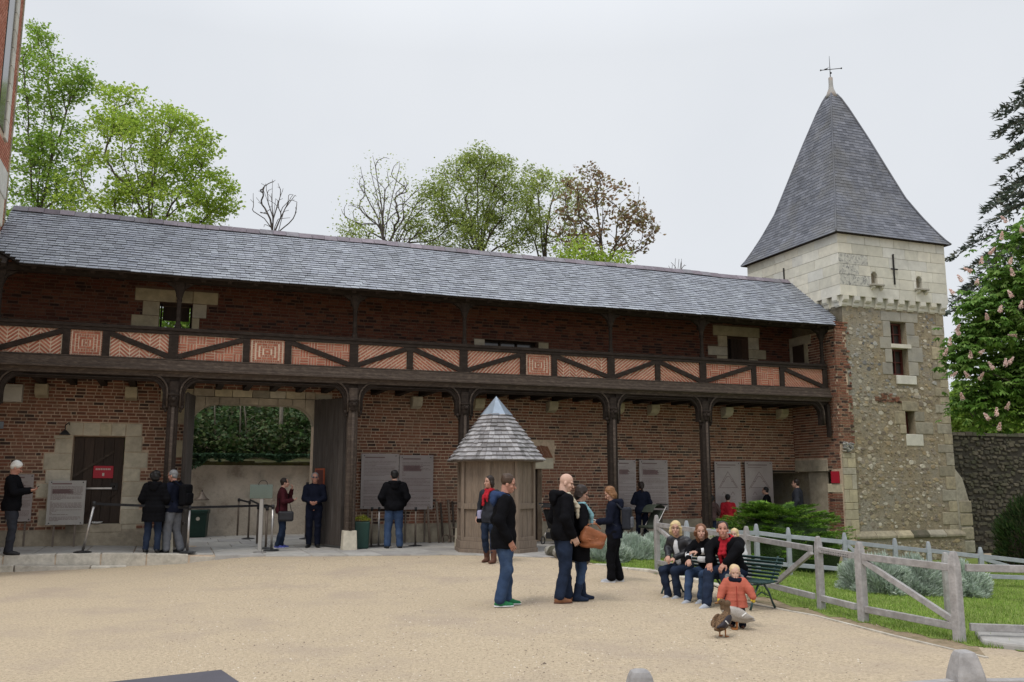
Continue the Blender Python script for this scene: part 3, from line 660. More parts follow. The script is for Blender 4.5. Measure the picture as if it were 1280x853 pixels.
K['slate_edge_shade'] = mat('slate_edge_shade', (.075, .078, .088), rough=.8, nscale=20, namt=.2)  # dark slate edges: the shadow line between rows is painted into their colour
def add_slate(mb, vs, r=None):
    o = len(mb.v); mb.v.extend([tuple(map(float, p)) for p in vs]); r = RNG.random() if r is None else r
    for f, m_ in zip(SF, SM): mb.f.append(tuple(i + o for i in f)); mb.m.append(m_); mb.r.append(r)
u = MB(); add_slate(u, [(0, 0, 0), (1, 0, 0), (1, 1, 0), (0, 1, 0), (0, 0, -.02), (1, 0, -.02)]); uo = u.build('slate', [K['slate'], K['slate_edge_shade']], roof); slate_me = uo.data; bpy.data.objects.remove(uo)
items.sort(key=lambda i_: i_[0]); tilt = math.atan2(sl.z, sl.y)
for a, b, d, l, h in items[:300]:
    o = share('slate', slate_me, roof, RP(a, d, h), (tilt - math.atan2(h - .002, l), 0, 0), (b - a, l, 1))
q = MB()
for it in items[300:]: add_slate(q, slate_v(*it))
q.build('slates', [K['slate'], K['slate_edge_shade']], roof, kind='stuff')
K['ridge'] = mat('ridge_tile', [(.19, .165, .19), (.22, .19, .215), (.165, .14, .16), (.20, .19, .21)], rough=.7, nscale=10, namt=.3, bump=.4, bscale=60, rvar=.12)
rm = MB(); rm.add([(0, -.17, -.10), (.31, -.17, -.10), (.31, -.015, .05), (0, -.015, .05), (0, .16, -.08), (.31, .16, -.08), (.31, .015, .05), (0, .015, .05)], [(0, 1, 2, 3), (3, 2, 6, 7), (7, 6, 5, 4), (0, 3, 7, 4), (1, 5, 6, 2)])
ro = rm.build('ridge_tile', K['ridge'], roof); rme = ro.data; bpy.data.objects.remove(ro); x = -7.56
while x < 13.6: share('ridge_tile', rme, roof, (x, R_S, R_Z + .02 + sag(x) + RNG.uniform(-.008, .008)), (RNG.uniform(-.03, .03), RNG.uniform(-.01, .01), 0)); x += .318
x = GT0 + .25
while x < 13.5:                                 # rafters seen under the eave
    q = MB(); q.bar(RP(x, .05, -.09), RP(x, SL - .1, -.09), .09, .09, up=tuple(nrm)); q.build('rafter', K['timber'], gal); x += .55
q = MB(); q.add([RP(GT0 + .1, .25, -.055), RP(13.7, .25, -.055), RP(13.7, SL - .1, -.055), RP(GT0 + .1, SL - .1, -.055)], [(3, 2, 1, 0)]); q.build('roof_boarding', K['timber'], gal)

# ------------------------------------------------------------------ doors and windows of the gallery
def plank_door(t0, t1, z0, z1, s, nm='door', m='darkdoor', n=5):
    q = MB(); q.box(t0, t1, s + .03, s + .06, z0, z1); d = q.build(nm, K[m], gal)
    w = (t1 - t0) / n
    for i in range(n): q = MB(); q.box(t0 + i * w + .004, t0 + (i + 1) * w - .004, s, s + .028, z0 + .01, z1 - .01); q.build('plank', K[m], d, bevel=.004)
    return d
d = plank_door(-5.95, -4.92, .74, 2.67, W + .13)
q = MB(); q.bar((-5.93, W + .10, 1.78), (-5.12, W + .10, 2.35), .03, .05); q.build('door_brace', K['beam'], d)
q = MB(); q.bar((-5.9, W + .09, 1.52), (-5.12, W + .09, 1.52), .03, .035); q.build('door_bar', K['steel'], d)
q = MB(); q.box(-5.16, -5.0, W + .09, W + .128, 1.48, 1.64); q.sphere((-5.08, W + .08, 1.56), .025); q.build('door_lock', K['iron'], d)
q = MB(); q.bar((-5.62, W + .1, .95), (-5.0, W + .1, 1.45), .03, .05); q.build('door_brace', K['darkdoor'], d)
q = MB(); q.box(-6.0, -4.85, W - .03, W + .3, .55, .735); q.build('door_step', K['plinth'], gal, bevel=.015)
for (a, b, c, e) in ((11.40, 12.1, 4.06, 5.93),): plank_door(a, b, c, e, W + .3)
q = MB(); q.box(11.62, 11.66, W + .2, W + .24, 4.06, 5.9); q.build('door_frame', K['timber'], gal)
q = MB(); q.box(3.76, 5.29, W + .32, W + .36, 4.76, 5.41); wq = q.build('window', K['pane'], gal)
for x in (3.8, 4.28, 4.76, 5.25): q = MB(); q.box(x - .025, x + .025, W + .27, W + .318, 4.76, 5.41); q.build('window_bar', K['timber'], wq)
plank_door(4.62, 5.36, .12, 1.99, W + .25)
for x in (-4.33, -3.66):
    q = MB(); q.box(x, x + .04, W + .2, W + .5, 4.06, 5.85); q.build('door_frame', K['timber'], gal)
q = MB(); q.box(-4.28, -3.68, W + .48, W + .52, 5.50, 5.84); q.build('door', K['darkdoor'], gal)
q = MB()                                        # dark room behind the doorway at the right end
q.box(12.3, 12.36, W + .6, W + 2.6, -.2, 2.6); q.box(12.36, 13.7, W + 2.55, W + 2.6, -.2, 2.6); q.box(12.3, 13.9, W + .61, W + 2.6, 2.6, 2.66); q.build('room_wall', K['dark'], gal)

# gate leaves
def leaf(h0, h1, lab):
    a = np.array(h0); b = np.array(h1); L = np.linalg.norm(b - a); dv = (b - a) / L; nv = np.array([-dv[1], dv[0]])
    lf_ = MB(); pts = lambda u, w_: tuple(a + dv * u + nv * w_)
    def bx(mb, u0, u1, w0, w1, z0, z1):
        p = [pts(u0, w0), pts(u1, w0), pts(u1, w1), pts(u0, w1)]
        mb.add([(x, y, z0) for x, y in p] + [(x, y, z1) for x, y in p], [(0, 3, 2, 1), (4, 5, 6, 7), (0, 1, 5, 4), (1, 2, 6, 5), (2, 3, 7, 6), (3, 0, 4, 7)])
    bx(lf_, 0, L, .0, .035, .25, 3.62); d = lf_.build('gate_leaf', K['gateleaf'], gal)
    n = 6
    for i in range(n):
        for w0, w1 in ((-.025, -.001), (.036, .06)): q = MB(); bx(q, L * i / n + .005, L * (i + 1) / n - .005, w0, w1, .22, 3.65 - .012 * i); q.build('plank', K['gateleaf'], d)
    for z in (.75, 1.0): q = MB(); bx(q, .02, L - .02, .062, .09, z, z + .06); q.build('ledge', K['gateleaf'], d)
    return d
leaf((-.66, W - .06), (-.17, .32), 'r'); leaf((-3.5, W - .06), (-3.66, .30), 'l')
# ================================================================== tower
tw = thing('tower', 'square stone tower with steep slate roof and weathervane at the gallery end', 'tower', MG)
T0, T1, S0, S1 = 13.95, 17.75, -.30, 3.80; ZB, ZR, ZT = -.7, 6.72, 8.84
WIN = [(15.68, 16.28, 4.74, 6.33), (16.03, 16.38, 3.03, 3.69)]
q = MB(); wall_cells(q, T0, T1, ZB, ZR, WIN, S0, .5)
q.add([(T0, S0, ZB), (T0, S1, ZB), (T0, S1, ZR), (T0, S0, ZR)], [(3, 2, 1, 0)]); q.add([(T1, S0, ZB), (T1, S1, ZB), (T1, S1, ZR), (T1, S0, ZR)], [(0, 1, 2, 3)]); q.add([(T0, S1, ZB), (T1, S1, ZB), (T1, S1, ZR), (T0, S1, ZR)], [(3, 2, 1, 0)])
twall = q.build('rubble_wall', K['rubble_mortar'], tw)
# dressed stones (t0, t1, z0, z1, material)
DS = []
z = -.45; i = 0
while z < 6.6:
    h = RNG.uniform(.24, .38); l = (.34, .56)[i % 2] * RNG.uniform(.85, 1.1); DS.append((T1 - l, T1 + .012, z, min(6.7, z + h), 'quoin')); z += h; i += 1
for a, b, c, d in ((15.3, 15.68, 4.74, 5.1), (15.42, 15.68, 5.1, 5.5), (15.25, 15.68, 5.5, 5.85), (15.4, 15.68, 5.85, 6.33), (15.35, 16.1, 6.33, 6.62), (16.1, 16.75, 6.33, 6.62), (16.28, 16.75, 5.6, 5.95), (16.28, 16.6, 5.95, 6.33), (16.28, 16.85, 5.15, 5.6), (16.28, 16.65, 4.74, 5.15)): DS.append((a, b, c, d, 'grey'))
for a, b, c, d in ((15.62, 16.03, 3.3, 3.69), (15.8, 16.03, 3.03, 3.3), (16.38, 16.75, 3.4, 3.69), (16.38, 17.05, 3.03, 3.38), (15.92, 16.5, 3.69, 3.98), (16.0, 16.65, 2.68, 3.03)): DS.append((a, b, c, d, 'quoin' if c > 2.7 else 'ashlar'))
DS.append((15.78, 16.52, 4.47, 4.74, 'ashlar'))
K['greyashlar'] = mat('grey_ashlar', [(.33, .31, .265), (.29, .27, .23), (.36, .335, .28)], rough=.9, nscale=6, namt=.25, bump=.5, bscale=50, stain=(.17, .17, .165), stscale=3, stamt=.6)
for a, b, c, d, m in DS:
    q = MB(); e = RNG.uniform(.012, .03) + (.03 if (a, d) == (15.78, 4.74) else 0)
    q.box(a + .006, b - .006 if b < T1 else b, S0 - e, S0 + .3, c + .006, d - .006); q.build('dressed_stone', K['greyashlar' if m == 'grey' else m], twall, bevel=.014)
# field stones of the front and right walls
def stone_poly(cu, cv, ru, rv, n=7):
    ph = RNG.random() * 6.28
    return [(cu + ru * math.cos(ph + 6.283 * k / n) * RNG.uniform(.75, 1.15), cv + rv * math.sin(ph + 6.283 * k / n) * RNG.uniform(.75, 1.15)) for k in range(n)]
def rubble(mb, u0, u1, v0, v1, P, blocked, du=.135, dv=.095, dens=.8, prouds=(.003, .018), mi_f=None):
    v = v0
    while v < v1:
        u = u0 + RNG.random() * du
        while u < u1:
            if RNG.random() < dens:
                k = RNG.choice((.4, .55, .7, .85, 1, 1.2, 1.6)); ru, rv = du * .47 * k * RNG.uniform(.8, 1.2), dv * .46 * k * RNG.uniform(.75, 1.25)
                cu, cv = u + RNG.uniform(-.02, .02), v + RNG.uniform(-.025, .025)
                if u0 + ru < cu < u1 - ru and v0 + rv < cv < v1 - rv and not any(a - ru < cu < b + ru and c - rv < cv < d + rv for a, b, c, d in blocked):
                    pl_ = stone_poly(cu, cv, ru, rv); pr = RNG.uniform(*prouds); n = len(pl_)
                    inn = [(cu + (a - cu) * .8, cv + (b - cv) * .8) for a, b in pl_]
                    mb.add([P(a, b, -.006) for a, b in pl_] + [P(a, b, pr) for a, b in inn], [tuple(range(n, 2 * n))] + [(i, (i + 1) % n, n + (i + 1) % n, n + i) for i in range(n)], mi_f(cu, cv) if mi_f else 0)
            u += du
        v += dv
blocked = [(a, b, c, d) for a, b, c, d, _ in DS] + WIN
q = MB()
def mi_front(u, v):
    g = sstep(3.6, 5.2, v + .5 * mnoise.noise(Vector((u * 1.3, v * 1.3, 0)))); return 1 if RNG.random() < g * .5 else 0
rubble(q, T0 + .02, T1 - .02, .3, ZR - .03, lambda u, v, h: (u, S0 - h, v), blocked, mi_f=mi_front, dens=.72)
rubble(q, S0 + .05, S1, -.5, ZR - .03, lambda u, v, h: (T1 + h, u, v), [], mi_f=mi_front, dens=.62)
q.build('rubble_masonry', [K['rubble'], K['rubble_grey']], twall, kind='stuff')
for k in range(34):                             # patch of old brick showing through
    x, z = 14.95 + RNG.uniform(0, .85), 3.92 + RNG.uniform(0, .30) * RNG.random(); m1 = MB(); m1.box(x, x + RNG.uniform(.08, .16), S0 - .02, S0 + .05, z, z + .05); m1.build('brick', K['brick'], twall)
# string course and battered foot
q = MB(); x = T0 - .05
while x < T1 + .1:
    b = min(x + RNG.uniform(.55, .95), T1 + .14); q = MB(); q.prism([(x + .005, S0 - .14, .08), (x + .005, S0 - .14, .16), (x + .005, S0 - .02, .29), (x + .005, S0 + .1, .29), (x + .005, S0 + .1, .08)], (b - x - .01, 0, 0)); q.build('string_course', K['dark_rubble' if RNG.random() < .4 else 'quoin'], tw, bevel=.02); x = b
q = MB(); q.box(T0 - .02, T1 + .1, S0 - .1, S0 + .05, -.8, .078); ft = q.build('foot_wall', K['rubble_mortar'], tw)
q = MB(); rubble(q, T0, T1 + .08, -.7, .05, lambda u, v, h: (u, S0 - .1 - h, v), [], dens=.85); q.build('rubble_masonry', K['rubble'], ft, kind='stuff')
q = MB(); q.prism([(T1 - .02, S0 - .05, -.9), (T1 + .52, S0 - .05, -.9), (T1 + .46, S0 - .05, 1.05), (T1 + .25, S0 - .05, 1.75), (T1 - .02, S0 - .05, 2.05)], (0, .7, 0)); q.build('buttress', K['quoin'], tw, bevel=.03)
for zz in (-.4, -.02, .38, .75):
    q = MB(); q.box(T1 + .05, T1 + .50 - .02 * zz, S0 - .085, S0 + .2, zz + .01, zz + .35); q.build('dressed_stone', K['quoin'], tw, bevel=.02)
# windows
q = MB(); q.box(15.69, 16.27, S0 + .26, S0 + .29, 4.75, 6.32); wn_ = q.build('window', K['pane'], tw)
q = MB(); q.box(15.64, 16.40, S0 - .05, S0 + .2, 5.54, 5.66); q.build('transom', K['ashlar'], tw, bevel=.01)
for (z0, z1) in ((4.76, 5.53), (5.67, 6.31)):
    for a, b, c, d in ((15.69, 15.74, z0, z1), (16.22, 16.27, z0, z1), (15.74, 16.22, z0, z0 + .05), (15.74, 16.22, z1 - .05, z1), (15.965, 15.995, z0 + .05, z1 - .05), (15.74, 15.965, (z0 + z1) / 2 - .012, (z0 + z1) / 2 + .012), (15.995, 16.22, (z0 + z1) / 2 - .012, (z0 + z1) / 2 + .012)):
        q = MB(); q.box(a, b, S0 + .2, S0 + .255, c, d); q.build('window_frame', K['redwood'], wn_)
q = MB(); q.box(16.04, 16.37, S0 + .26, S0 + .29, 3.04, 3.68); q.build('window', K['redwood'], tw)
# brick quoin on the left edge, above a stone pier
q = MB()
for p, q2, z_, h in lay(13.600, 14.12, 2.72, 6.2, [], L=.22):
    if q2 > 13.95 and RNG.random() < .6: q2 = RNG.uniform(13.88, 13.98)
    q.box(p, q2, S0 - .035 + RNG.uniform(-.006, .004), S0 + .02, z_, z_ + h)
pw = MB(); pw.box(13.62, 14.0, S0 - .02, W - .002, 2.0, 5.98); pw.box(13.62, 13.95, S0 - .02, .12, -.4, 2.0)
pier = pw.build('brick_pier', K['mortar'], tw)
q.build('brickwork', K['brick'], pier, kind='stuff')
q = MB()                                        # return wall facing along the gallery
up_door = (1.02, 1.52, 4.05, 5.72); low_door = (.32, W, -.1, 1.95)
for p, q2, z_, h in lay(S0 + .02, W - .005, .2, 5.95, [up_door, (.84, 1.02, 4.5, 5.72), (1.52, 1.69, 4.5, 5.72), (.7, 1.69, 5.72, 6.0), low_door, (.25, W, 1.95, 2.28), (S0, .3, 1.62, 1.96), (S0, .3, 1.36, 1.6)]):
    q.add([(13.606, p, z_), (13.606, q2, z_), (13.606, q2, z_ + h), (13.606, p, z_ + h), (13.63, p, z_), (13.63, q2, z_), (13.63, q2, z_ + h), (13.63, p, z_ + h)], [(3, 2, 1, 0), (1, 5, 4, 0), (2, 6, 5, 1), (3, 7, 6, 2), (0, 4, 7, 3)])
q.build('brickwork', K['brick'], pier, kind='stuff')
for a, b, c, d, m in ((.84, 1.02, 4.1, 5.72, 'tufa'), (1.52, 1.69, 4.1, 5.72, 'tufa'), (.7, 1.69, 5.72, 5.97, 'tufa'), (.25, W - .01, 1.95, 2.28, 'plinth'), (S0, .3, 1.36, 1.6, 'tufa')):
    q = MB(); q.box(13.60, 13.7, a + .004, b - .004, c, d); q.build('dressed_stone', K[m], pier, bevel=.01)
q = MB(); q.box(13.585, 13.63, 1.03, 1.51, 4.06, 5.71); q.build('door', K['darkdoor'], pier)
lowdoor = MB(); lowdoor.box(13.7, 13.74, .4, 1.2, .05, 1.93); lowdoor.build('door', K['plinth'], pier)
z = -.5; i = 0
while z < 2.45:
    h = RNG.uniform(.17, .42); cutx = RNG.choice((13.78, 13.9, 14.2))
    for a, b in ((13.62, cutx), (cutx, 14.06)):
        if b > a + .04 and a < 14.05:
            q = MB(); q.box(a + .004, min(b, 14.06) - .004, S0 - .08, S0 + .1, z + .004, min(z + h, 2.46) - .004); q.build('pier_stone', K['tufa'], tw, bevel=.012)
    z += h
q = MB()
for k in range(26): q.sphere((13.84 + RNG.uniform(-.17, .17), S0 - .09, 2.6 + RNG.uniform(-.11, .13)), (RNG.uniform(.04, .08), .06, RNG.uniform(.03, .06)), 6)
q.build('pier_cap', K['rubble_grey'], tw)
# corbel table
OV = .13
def corb(cx, face):
    def P(u, o, z): return (u, S0 - o, z) if face == 'f' else ((T0 - o, u, z) if face == 'l' else (T1 + o, u, z))
    q = MB(); w = .10
    for (o, z0, z1) in ((.075, 6.66, 6.80), (OV + .02, 6.80, 6.965)):
        pr = [(-.02, z0), (o - .03, z0), (o, z0 + .05), (o, z1), (-.02, z1)]
        A_ = [P(cx - w, a, b) for a, b in pr]; B_ = [P(cx + w, a, b) for a, b in pr]; n = len(pr)
        q.add(A_ + B_, [tuple(range(n)), tuple(range(n, 2 * n))[::-1]] + [(i, n + i, n + (i + 1) % n, (i + 1) % n) for i in range(n)])
    q.build('corbel', K['ashlar'], tw)
nc = 10
for i in range(nc): corb(T0 + .05 + (T1 - T0 - .1) * i / (nc - 1), 'f'); corb(S0 + .12 + (S1 - S0 - .24) * i / (nc - 1), 'l'); corb(S0 + .12 + (S1 - S0 - .24) * i / (nc - 1), 'r')
q = MB(); q.box(T0 - .012, T1 + .012, S0 - .012, S1 + .012, 6.7, 6.966); q.build('corbel_band', K['ashlar'], tw)
# ashlar top storey
U0, U1, Q0, Q1 = T0 - OV, T1 + OV, S0 - OV, S1 + OV
SLOT = [(14.98, 15.21, 7.36, 7.75), (16.68, 16.91, 7.36, 7.75)]
q = MB(); q.box(U0 + .03, U1 - .03, Q0 + .16, Q1 - .03, 6.972, ZT); top = q.build('top_storey', K['plinth'], tw)
def ashl(face, u0, u1, slots):
    z = 6.968; rows = 6; h = (ZT - 6.968) / rows
    for r in range(rows):
        z0, z1 = z + r * h, z + (r + 1) * h; x = u0; k = 0
        while x < u1 - .01:
            b = x + RNG.uniform(.48, .85); b = u1 if b > u1 - .25 else b
            if k == 0 and r % 2: b = x + .35
            k += 1; segs = [(x, b, z0, z1)]
            for (a, c, d, e) in slots:
                ns = []
                for s_ in segs:
                    p, q_, m_, n_ = s_
                    if q_ <= a or p >= c or n_ <= d + .01 or m_ >= e - .01: ns.append(s_); continue
                    if p < a - .02: ns.append((p, a, m_, n_))
                    if q_ > c + .02: ns.append((c, q_, m_, n_))
                    if m_ < d - .02: ns.append((max(p, a), min(q_, c), m_, d))
                    if n_ > e + .02: ns.append((max(p, a), min(q_, c), e, n_))
                segs = ns
            for p, q_, m_, n_ in segs:
                mb = MB(); g = .0035; o = RNG.uniform(-.003, .003)
                if face == 'f': mb.box(p + g, q_ - g, Q0 + o, Q0 + .155, m_ + g, n_ - g)
                elif face == 'l': mb.box(U0 + o, U0 + .025, p + g, q_ - g, m_ + g, n_ - g)
                else: mb.box(U1 - .025, U1 + o, p + g, q_ - g, m_ + g, n_ - g)
                gm = 'ashlar_grey' if face == 'f' and p < 14.25 and 7.0 < m_ < 8.2 else 'ashlar'
                mb.build('ashlar_block', K[gm], top, bevel=.006)
            x = b
ashl('f', U0, U1, SLOT); ashl('l', Q0 + .001, Q1, []); ashl('r', Q0 + .158, Q1, [])
for a, b, c, d in SLOT:
    for sg in (0, 1):
        cx = (a + b) / 2; r = (b - a) / 2; arc = [(cx + (1 if sg else -1) * r * math.cos(t_), d - .10 + r * math.sin(t_) * .87) for t_ in np.linspace(0, math.pi / 2, 6)]
        mb = MB(); mb.prism([(x, Q0 + .003, z_) for x, z_ in arc] + [(b if sg else a, Q0 + .003, d)], (0, .15, 0)); mb.build('slot_head', K['ashlar'], top)
    mb = MB(); mb.box(a - .09, b + .13, Q0 - .14, Q0 + .1, c - .055, c - .0); mb.build('slot_sill', K['greyashlar'], top, bevel=.01)
    for x in (a - .05, b + .05): mb = MB(); mb.prism([(x, Q0 - .11, c - .06), (x, Q0 - .11, c - .10), (x, Q0 - .003, c - .17), (x, Q0 - .003, c - .06)], (.08, 0, 0)); mb.build('sill_bracket', K['ashlar'], top)
mb = MB(); mb.box(15.81, 15.85, Q0 - .035, Q0 - .005, 7.42, 8.32); mb.box(15.70, 15.96, Q0 - .045, Q0 - .036, 7.86, 7.9); mb.sphere((15.83, Q0 - .03, 8.32), .03, 6); mb.build('iron_tie', K['iron'], top)
mb = MB(); mb.box(U0 - .03, U0 - .005, 2.0, 2.04, 7.5, 8.3); mb.build('iron_tie', K['iron'], top)
mb = MB(); mb.box(U0 - .06, U1 + .06, Q0 - .06, Q1 + .06, ZT + .002, ZT + .07); mb.build('cornice', K['plinth'], tw, bevel=.02)
# pyramid roof with flared eaves
CT, CS = (U0 + U1) / 2, (Q0 + Q1) / 2; cw = GW(CT, CS)
PROF = [(8.80, 2.38), (8.95, 2.27), (9.25, 2.09), (9.75, 1.82), (10.45, 1.49)]
for yy, hw in ((219.5, 1.13), (179.6, .765), (139.7, .37), (123.8, .19), (119, .125)): PROF.append((float(dep(1036, yy, cw[1])[2]), hw))
zz = np.array([p[0] for p in PROF]); hh = np.array([p[1] for p in PROF]); arc = np.concatenate([[0], np.cumsum(np.hypot(np.diff(zz), np.diff(hh)))])
ZA = PROF[-1][0]
def zh(l): return float(np.interp(l, arc, zz)), float(np.interp(l, arc, hh))
ky = ((Q1 - Q0) / 2 + .14) / 2.38; kx = ((U1 - U0) / 2 + .14) / 2.38
FACES = [((1, 0), (0, -1)), ((0, 1), (1, 0)), ((-1, 0), (0, 1)), ((0, -1), (-1, 0))]      # (along, outward)
def TP(f, u, l, h=0.0):
    (ax, ay), (ox, oy) = FACES[f]; z, w = zh(l); z2, w2 = zh(l + .05); dz, dw = z2 - z, w2 - w; n = math.hypot(dz, dw) or 1
    out = w + h * dz / n; z = z - h * dw / n
    return (CT + (ax * u * w + ox * out) * kx, CS + (ay * u * w + oy * out) * ky, z)
mb = MB(); NL = 14
for f in range(4):
    for i in range(NL):
        l0, l1 = arc[-1] * i / NL, arc[-1] * (i + 1) / NL; mb.add([TP(f, -1, l0, -.01), TP(f, 1, l0, -.01), TP(f, 1, l1, -.01), TP(f, -1, l1, -.01)], [(0, 1, 2, 3)])
mb.add([TP(f, -1, 0, -.012) for f in range(4)], [(3, 2, 1, 0)])
troof = mb.build('roof', K['timber'], tw)
its = []; ex = .118; l = -.01
while l < arc[-1] - .03:
    z, w = zh(max(l, 0))
    for f in range(4):
        x = -w - RNG.random() * .2
        while x < w:
            sw = RNG.uniform(.17, .26); a, b = max(x, -w), min(x + sw, w)
            if b - a > .015: its.append((f, a / w, (b - .005) / w, max(l + RNG.uniform(-.008, .008), 0)))
            x += sw
    l += ex
def tslate(f, a, b, l):
    l1 = min(l + ex * 1.3, arc[-1]); wf = zh(l)[1] / max(zh(l1)[1], .05)
    a1, b1 = max(-1, a * wf), min(1, b * wf)
    return [TP(f, a, l, .016), TP(f, b, l, .016 + RNG.uniform(-.003, .003)), TP(f, b1, l1, .003), TP(f, a1, l1, .003), TP(f, a, l, .003), TP(f, b, l, .003)]
its.sort(key=lambda i_: (i_[0] not in (0, 3), i_[3])); mb = MB()
for k, it in enumerate(its):
    if k < 300: m1 = MB(); add_slate(m1, tslate(*it)); m1.build('slate', [K['slate2'], K['slate_edge_shade']], troof)
    else: add_slate(mb, tslate(*it))
mb.build('slates', [K['slate2'], K['slate_edge_shade']], troof, kind='stuff')
mb = MB()
for f in range(4):
    pts = [TP(f, 1, l_, .02) for l_ in np.linspace(0, arc[-1], 30)]; mb.tube(pts, .028, 5)
mb.build('hip_lead', K['slate2'], troof, smooth=True)
K['finial'] = mat('lead_finial', (.33, .325, .31), rough=.6, nscale=5, namt=.2, stain=(.36, .24, .17), stscale=3, stamt=.6)
ztop = float(dep(1036, 97, cw[1])[2])
mb = MB(); mb.lathe([(.21, ZA - .12), (.15, ZA + .05), (.085, ZA + .22), (.07, ZA + .34), (.07, ztop - .02), (.05, ztop)], 10, c=(CT, CS, 0)); mb.build('finial', K['finial'], tw, smooth=True)
mb = MB(); mb.tube([(CT, CS, ztop - .05), (CT, CS, ztop + .75)], [.018, .006], 6); vr = math.radians(-10)
va = (math.cos(vr) * .42, math.sin(vr) * .42)
mb.tube([(CT - va[0] * .8, CS - va[1] * .8, ztop + .22), (CT + va[0], CS + va[1], ztop + .36)], .012, 6); mb.sphere((CT - va[0] * .8, CS - va[1] * .8, ztop + .22), .03, 6); mb.sphere((CT + va[0], CS + va[1], ztop + .36), .03, 6)
mb.prism([(CT - .02, CS, ztop + .38), (CT - .12, CS - .02, ztop + .3), (CT - .26, CS - .02, ztop + .24), (CT - .14, CS, ztop + .24)], (0, .012, 0)); mb.sphere((CT + .03, CS, ztop + .16), .035, 6); mb.build('weathervane', K['iron'], tw)

# ================================================================== red brick house on the left
hs_ = thing('brick_house', 'tall red brick house with cream stone dressings standing at the gallery corner', 'house', MG)
HT = -7.62; HE = 1.12
mb = MB(); mb.box(HT - 7, HT, -2.6, HE, -.5, 16); hw_ = mb.build('wall', K['mortar'], hs_)
mb = MB()
skh = [(-2.6, .45, 7.55, 8.15), (-.55, .5, 8.9, 12.2)]
for p, q2, z_, h in lay(-2.6, HE, 5.5, 15.5, skh): mb.add([(HT + .012, p, z_), (HT + .012, q2, z_), (HT + .012, q2, z_ + h), (HT + .012, p, z_ + h), (HT, p, z_), (HT, q2, z_), (HT, q2, z_ + h), (HT, p, z_ + h)], [(0, 1, 2, 3), (0, 4, 5, 1), (1, 5, 6, 2), (2, 6, 7, 3), (3, 7, 4, 0)])
K['brick2'] = mat('orange_brick', [(.46, .19, .125), (.42, .17, .11), (.50, .22, .15), (.40, .155, .10)], rough=.9, nscale=30, namt=.25, bump=.4, bscale=120)
mb.build('brickwork', K['brick2'], hw_, kind='stuff')
z = 4.0
while z < 15.8: mb = MB(); mb.box(HT, HT + .03, HE - .10, HE + .01, z, z + .36); mb.build('quoin', K['quoin'], hw_, bevel=.01); z += .37
for zb_, zt_ in ((8.9, 12.2),):
    z = zb_
    while z < zt_: mb = MB(); mb.box(HT, HT + .05, .2, .5, z, z + .4); mb.build('window_surround', K['ashlar'], hw_, bevel=.01); z += .41
    mb = MB(); mb.box(HT, HT + .02, -.5, .2, zb_ + .1, zt_ - .1); mb.build('window', K['pane'], hs_)
for k, z in enumerate((5.6, 6.3, 7.0, 7.6)): mb = MB(); mb.box(HT, HT + .06 + .02 * k, -2.5, .45, z, z + .62); mb.build('stone_block', K['ashlar'], hw_, bevel=.03)

# ================================================================== garden wall beside the tower
gw_ = thing('garden_wall', 'old mossy rubble stone wall running right from the tower', 'wall', MG)
mb = MB(); mb.box(T1 + .02, 34, 1.0, 1.5, -1.2, 3.1); gwm = mb.build('wall_core', K['dark_mortar'], gw_)
stones = []; v = -.9
while v < 3.05:
    h = RNG.uniform(.10, .15); u = T1 + .05 + RNG.random() * .2
    while u < 25:
        w = RNG.choice((.12, .17, .22, .28, .40)) * RNG.uniform(.8, 1.2); dz = RNG.uniform(-.045, .045)
        if RNG.random() < .9: stones.append((u, min(u + w, 25), v + dz, v + dz + h * RNG.uniform(.75, 1.35)))
        u += w
    v += h
stones.sort(key=lambda s_: (s_[0] > 21.5, -(s_[1] - s_[0]))); st = MB()
for k, (a, b, c, d) in enumerate(stones):
    m1 = MB() if k < 300 else st; n = 8; cu, cv = (a + b) / 2, (c + d) / 2
    pl_ = [(cu + (b - a) * .47 * (abs(math.cos(t_)) ** .55) * (1 if math.cos(t_) > 0 else -1) * RNG.uniform(.72, 1.08), cv + (d - c) * .46 * (abs(math.sin(t_)) ** .55) * (1 if math.sin(t_) > 0 else -1) * RNG.uniform(.72, 1.08)) for t_ in np.linspace(.4, .4 + 6.283 * 7 / 8, 8)]
    pr = RNG.uniform(.02, .06); inn = [(cu + (x - cu) * .8, cv + (y - cv) * .8) for x, y in pl_]
    m1.add([(x, 1.005, z_) for x, z_ in pl_] + [(x, 1.0 - pr, z_) for x, z_ in inn], [tuple(range(n, 2 * n))] + [(i, (i + 1) % n, n + (i + 1) % n, n + i) for i in range(n)])
    if k < 300: m1.build('stone', K['dark_rubble'], gwm)
st.build('stones', K['dark_rubble'], gwm, kind='stuff')
mb = MB(); x = T1 + .02
while x < 34: w = RNG.uniform(.3, .6); mb.prism([(x, .93, 3.102), (x, .95, 3.18 + RNG.uniform(0, .06)), (x, 1.5, 3.2 + RNG.uniform(0, .05)), (x, 1.55, 3.102)], (w - .02, 0, 0)); x += w
mb.build('coping', K['dark_rubble'], gw_)
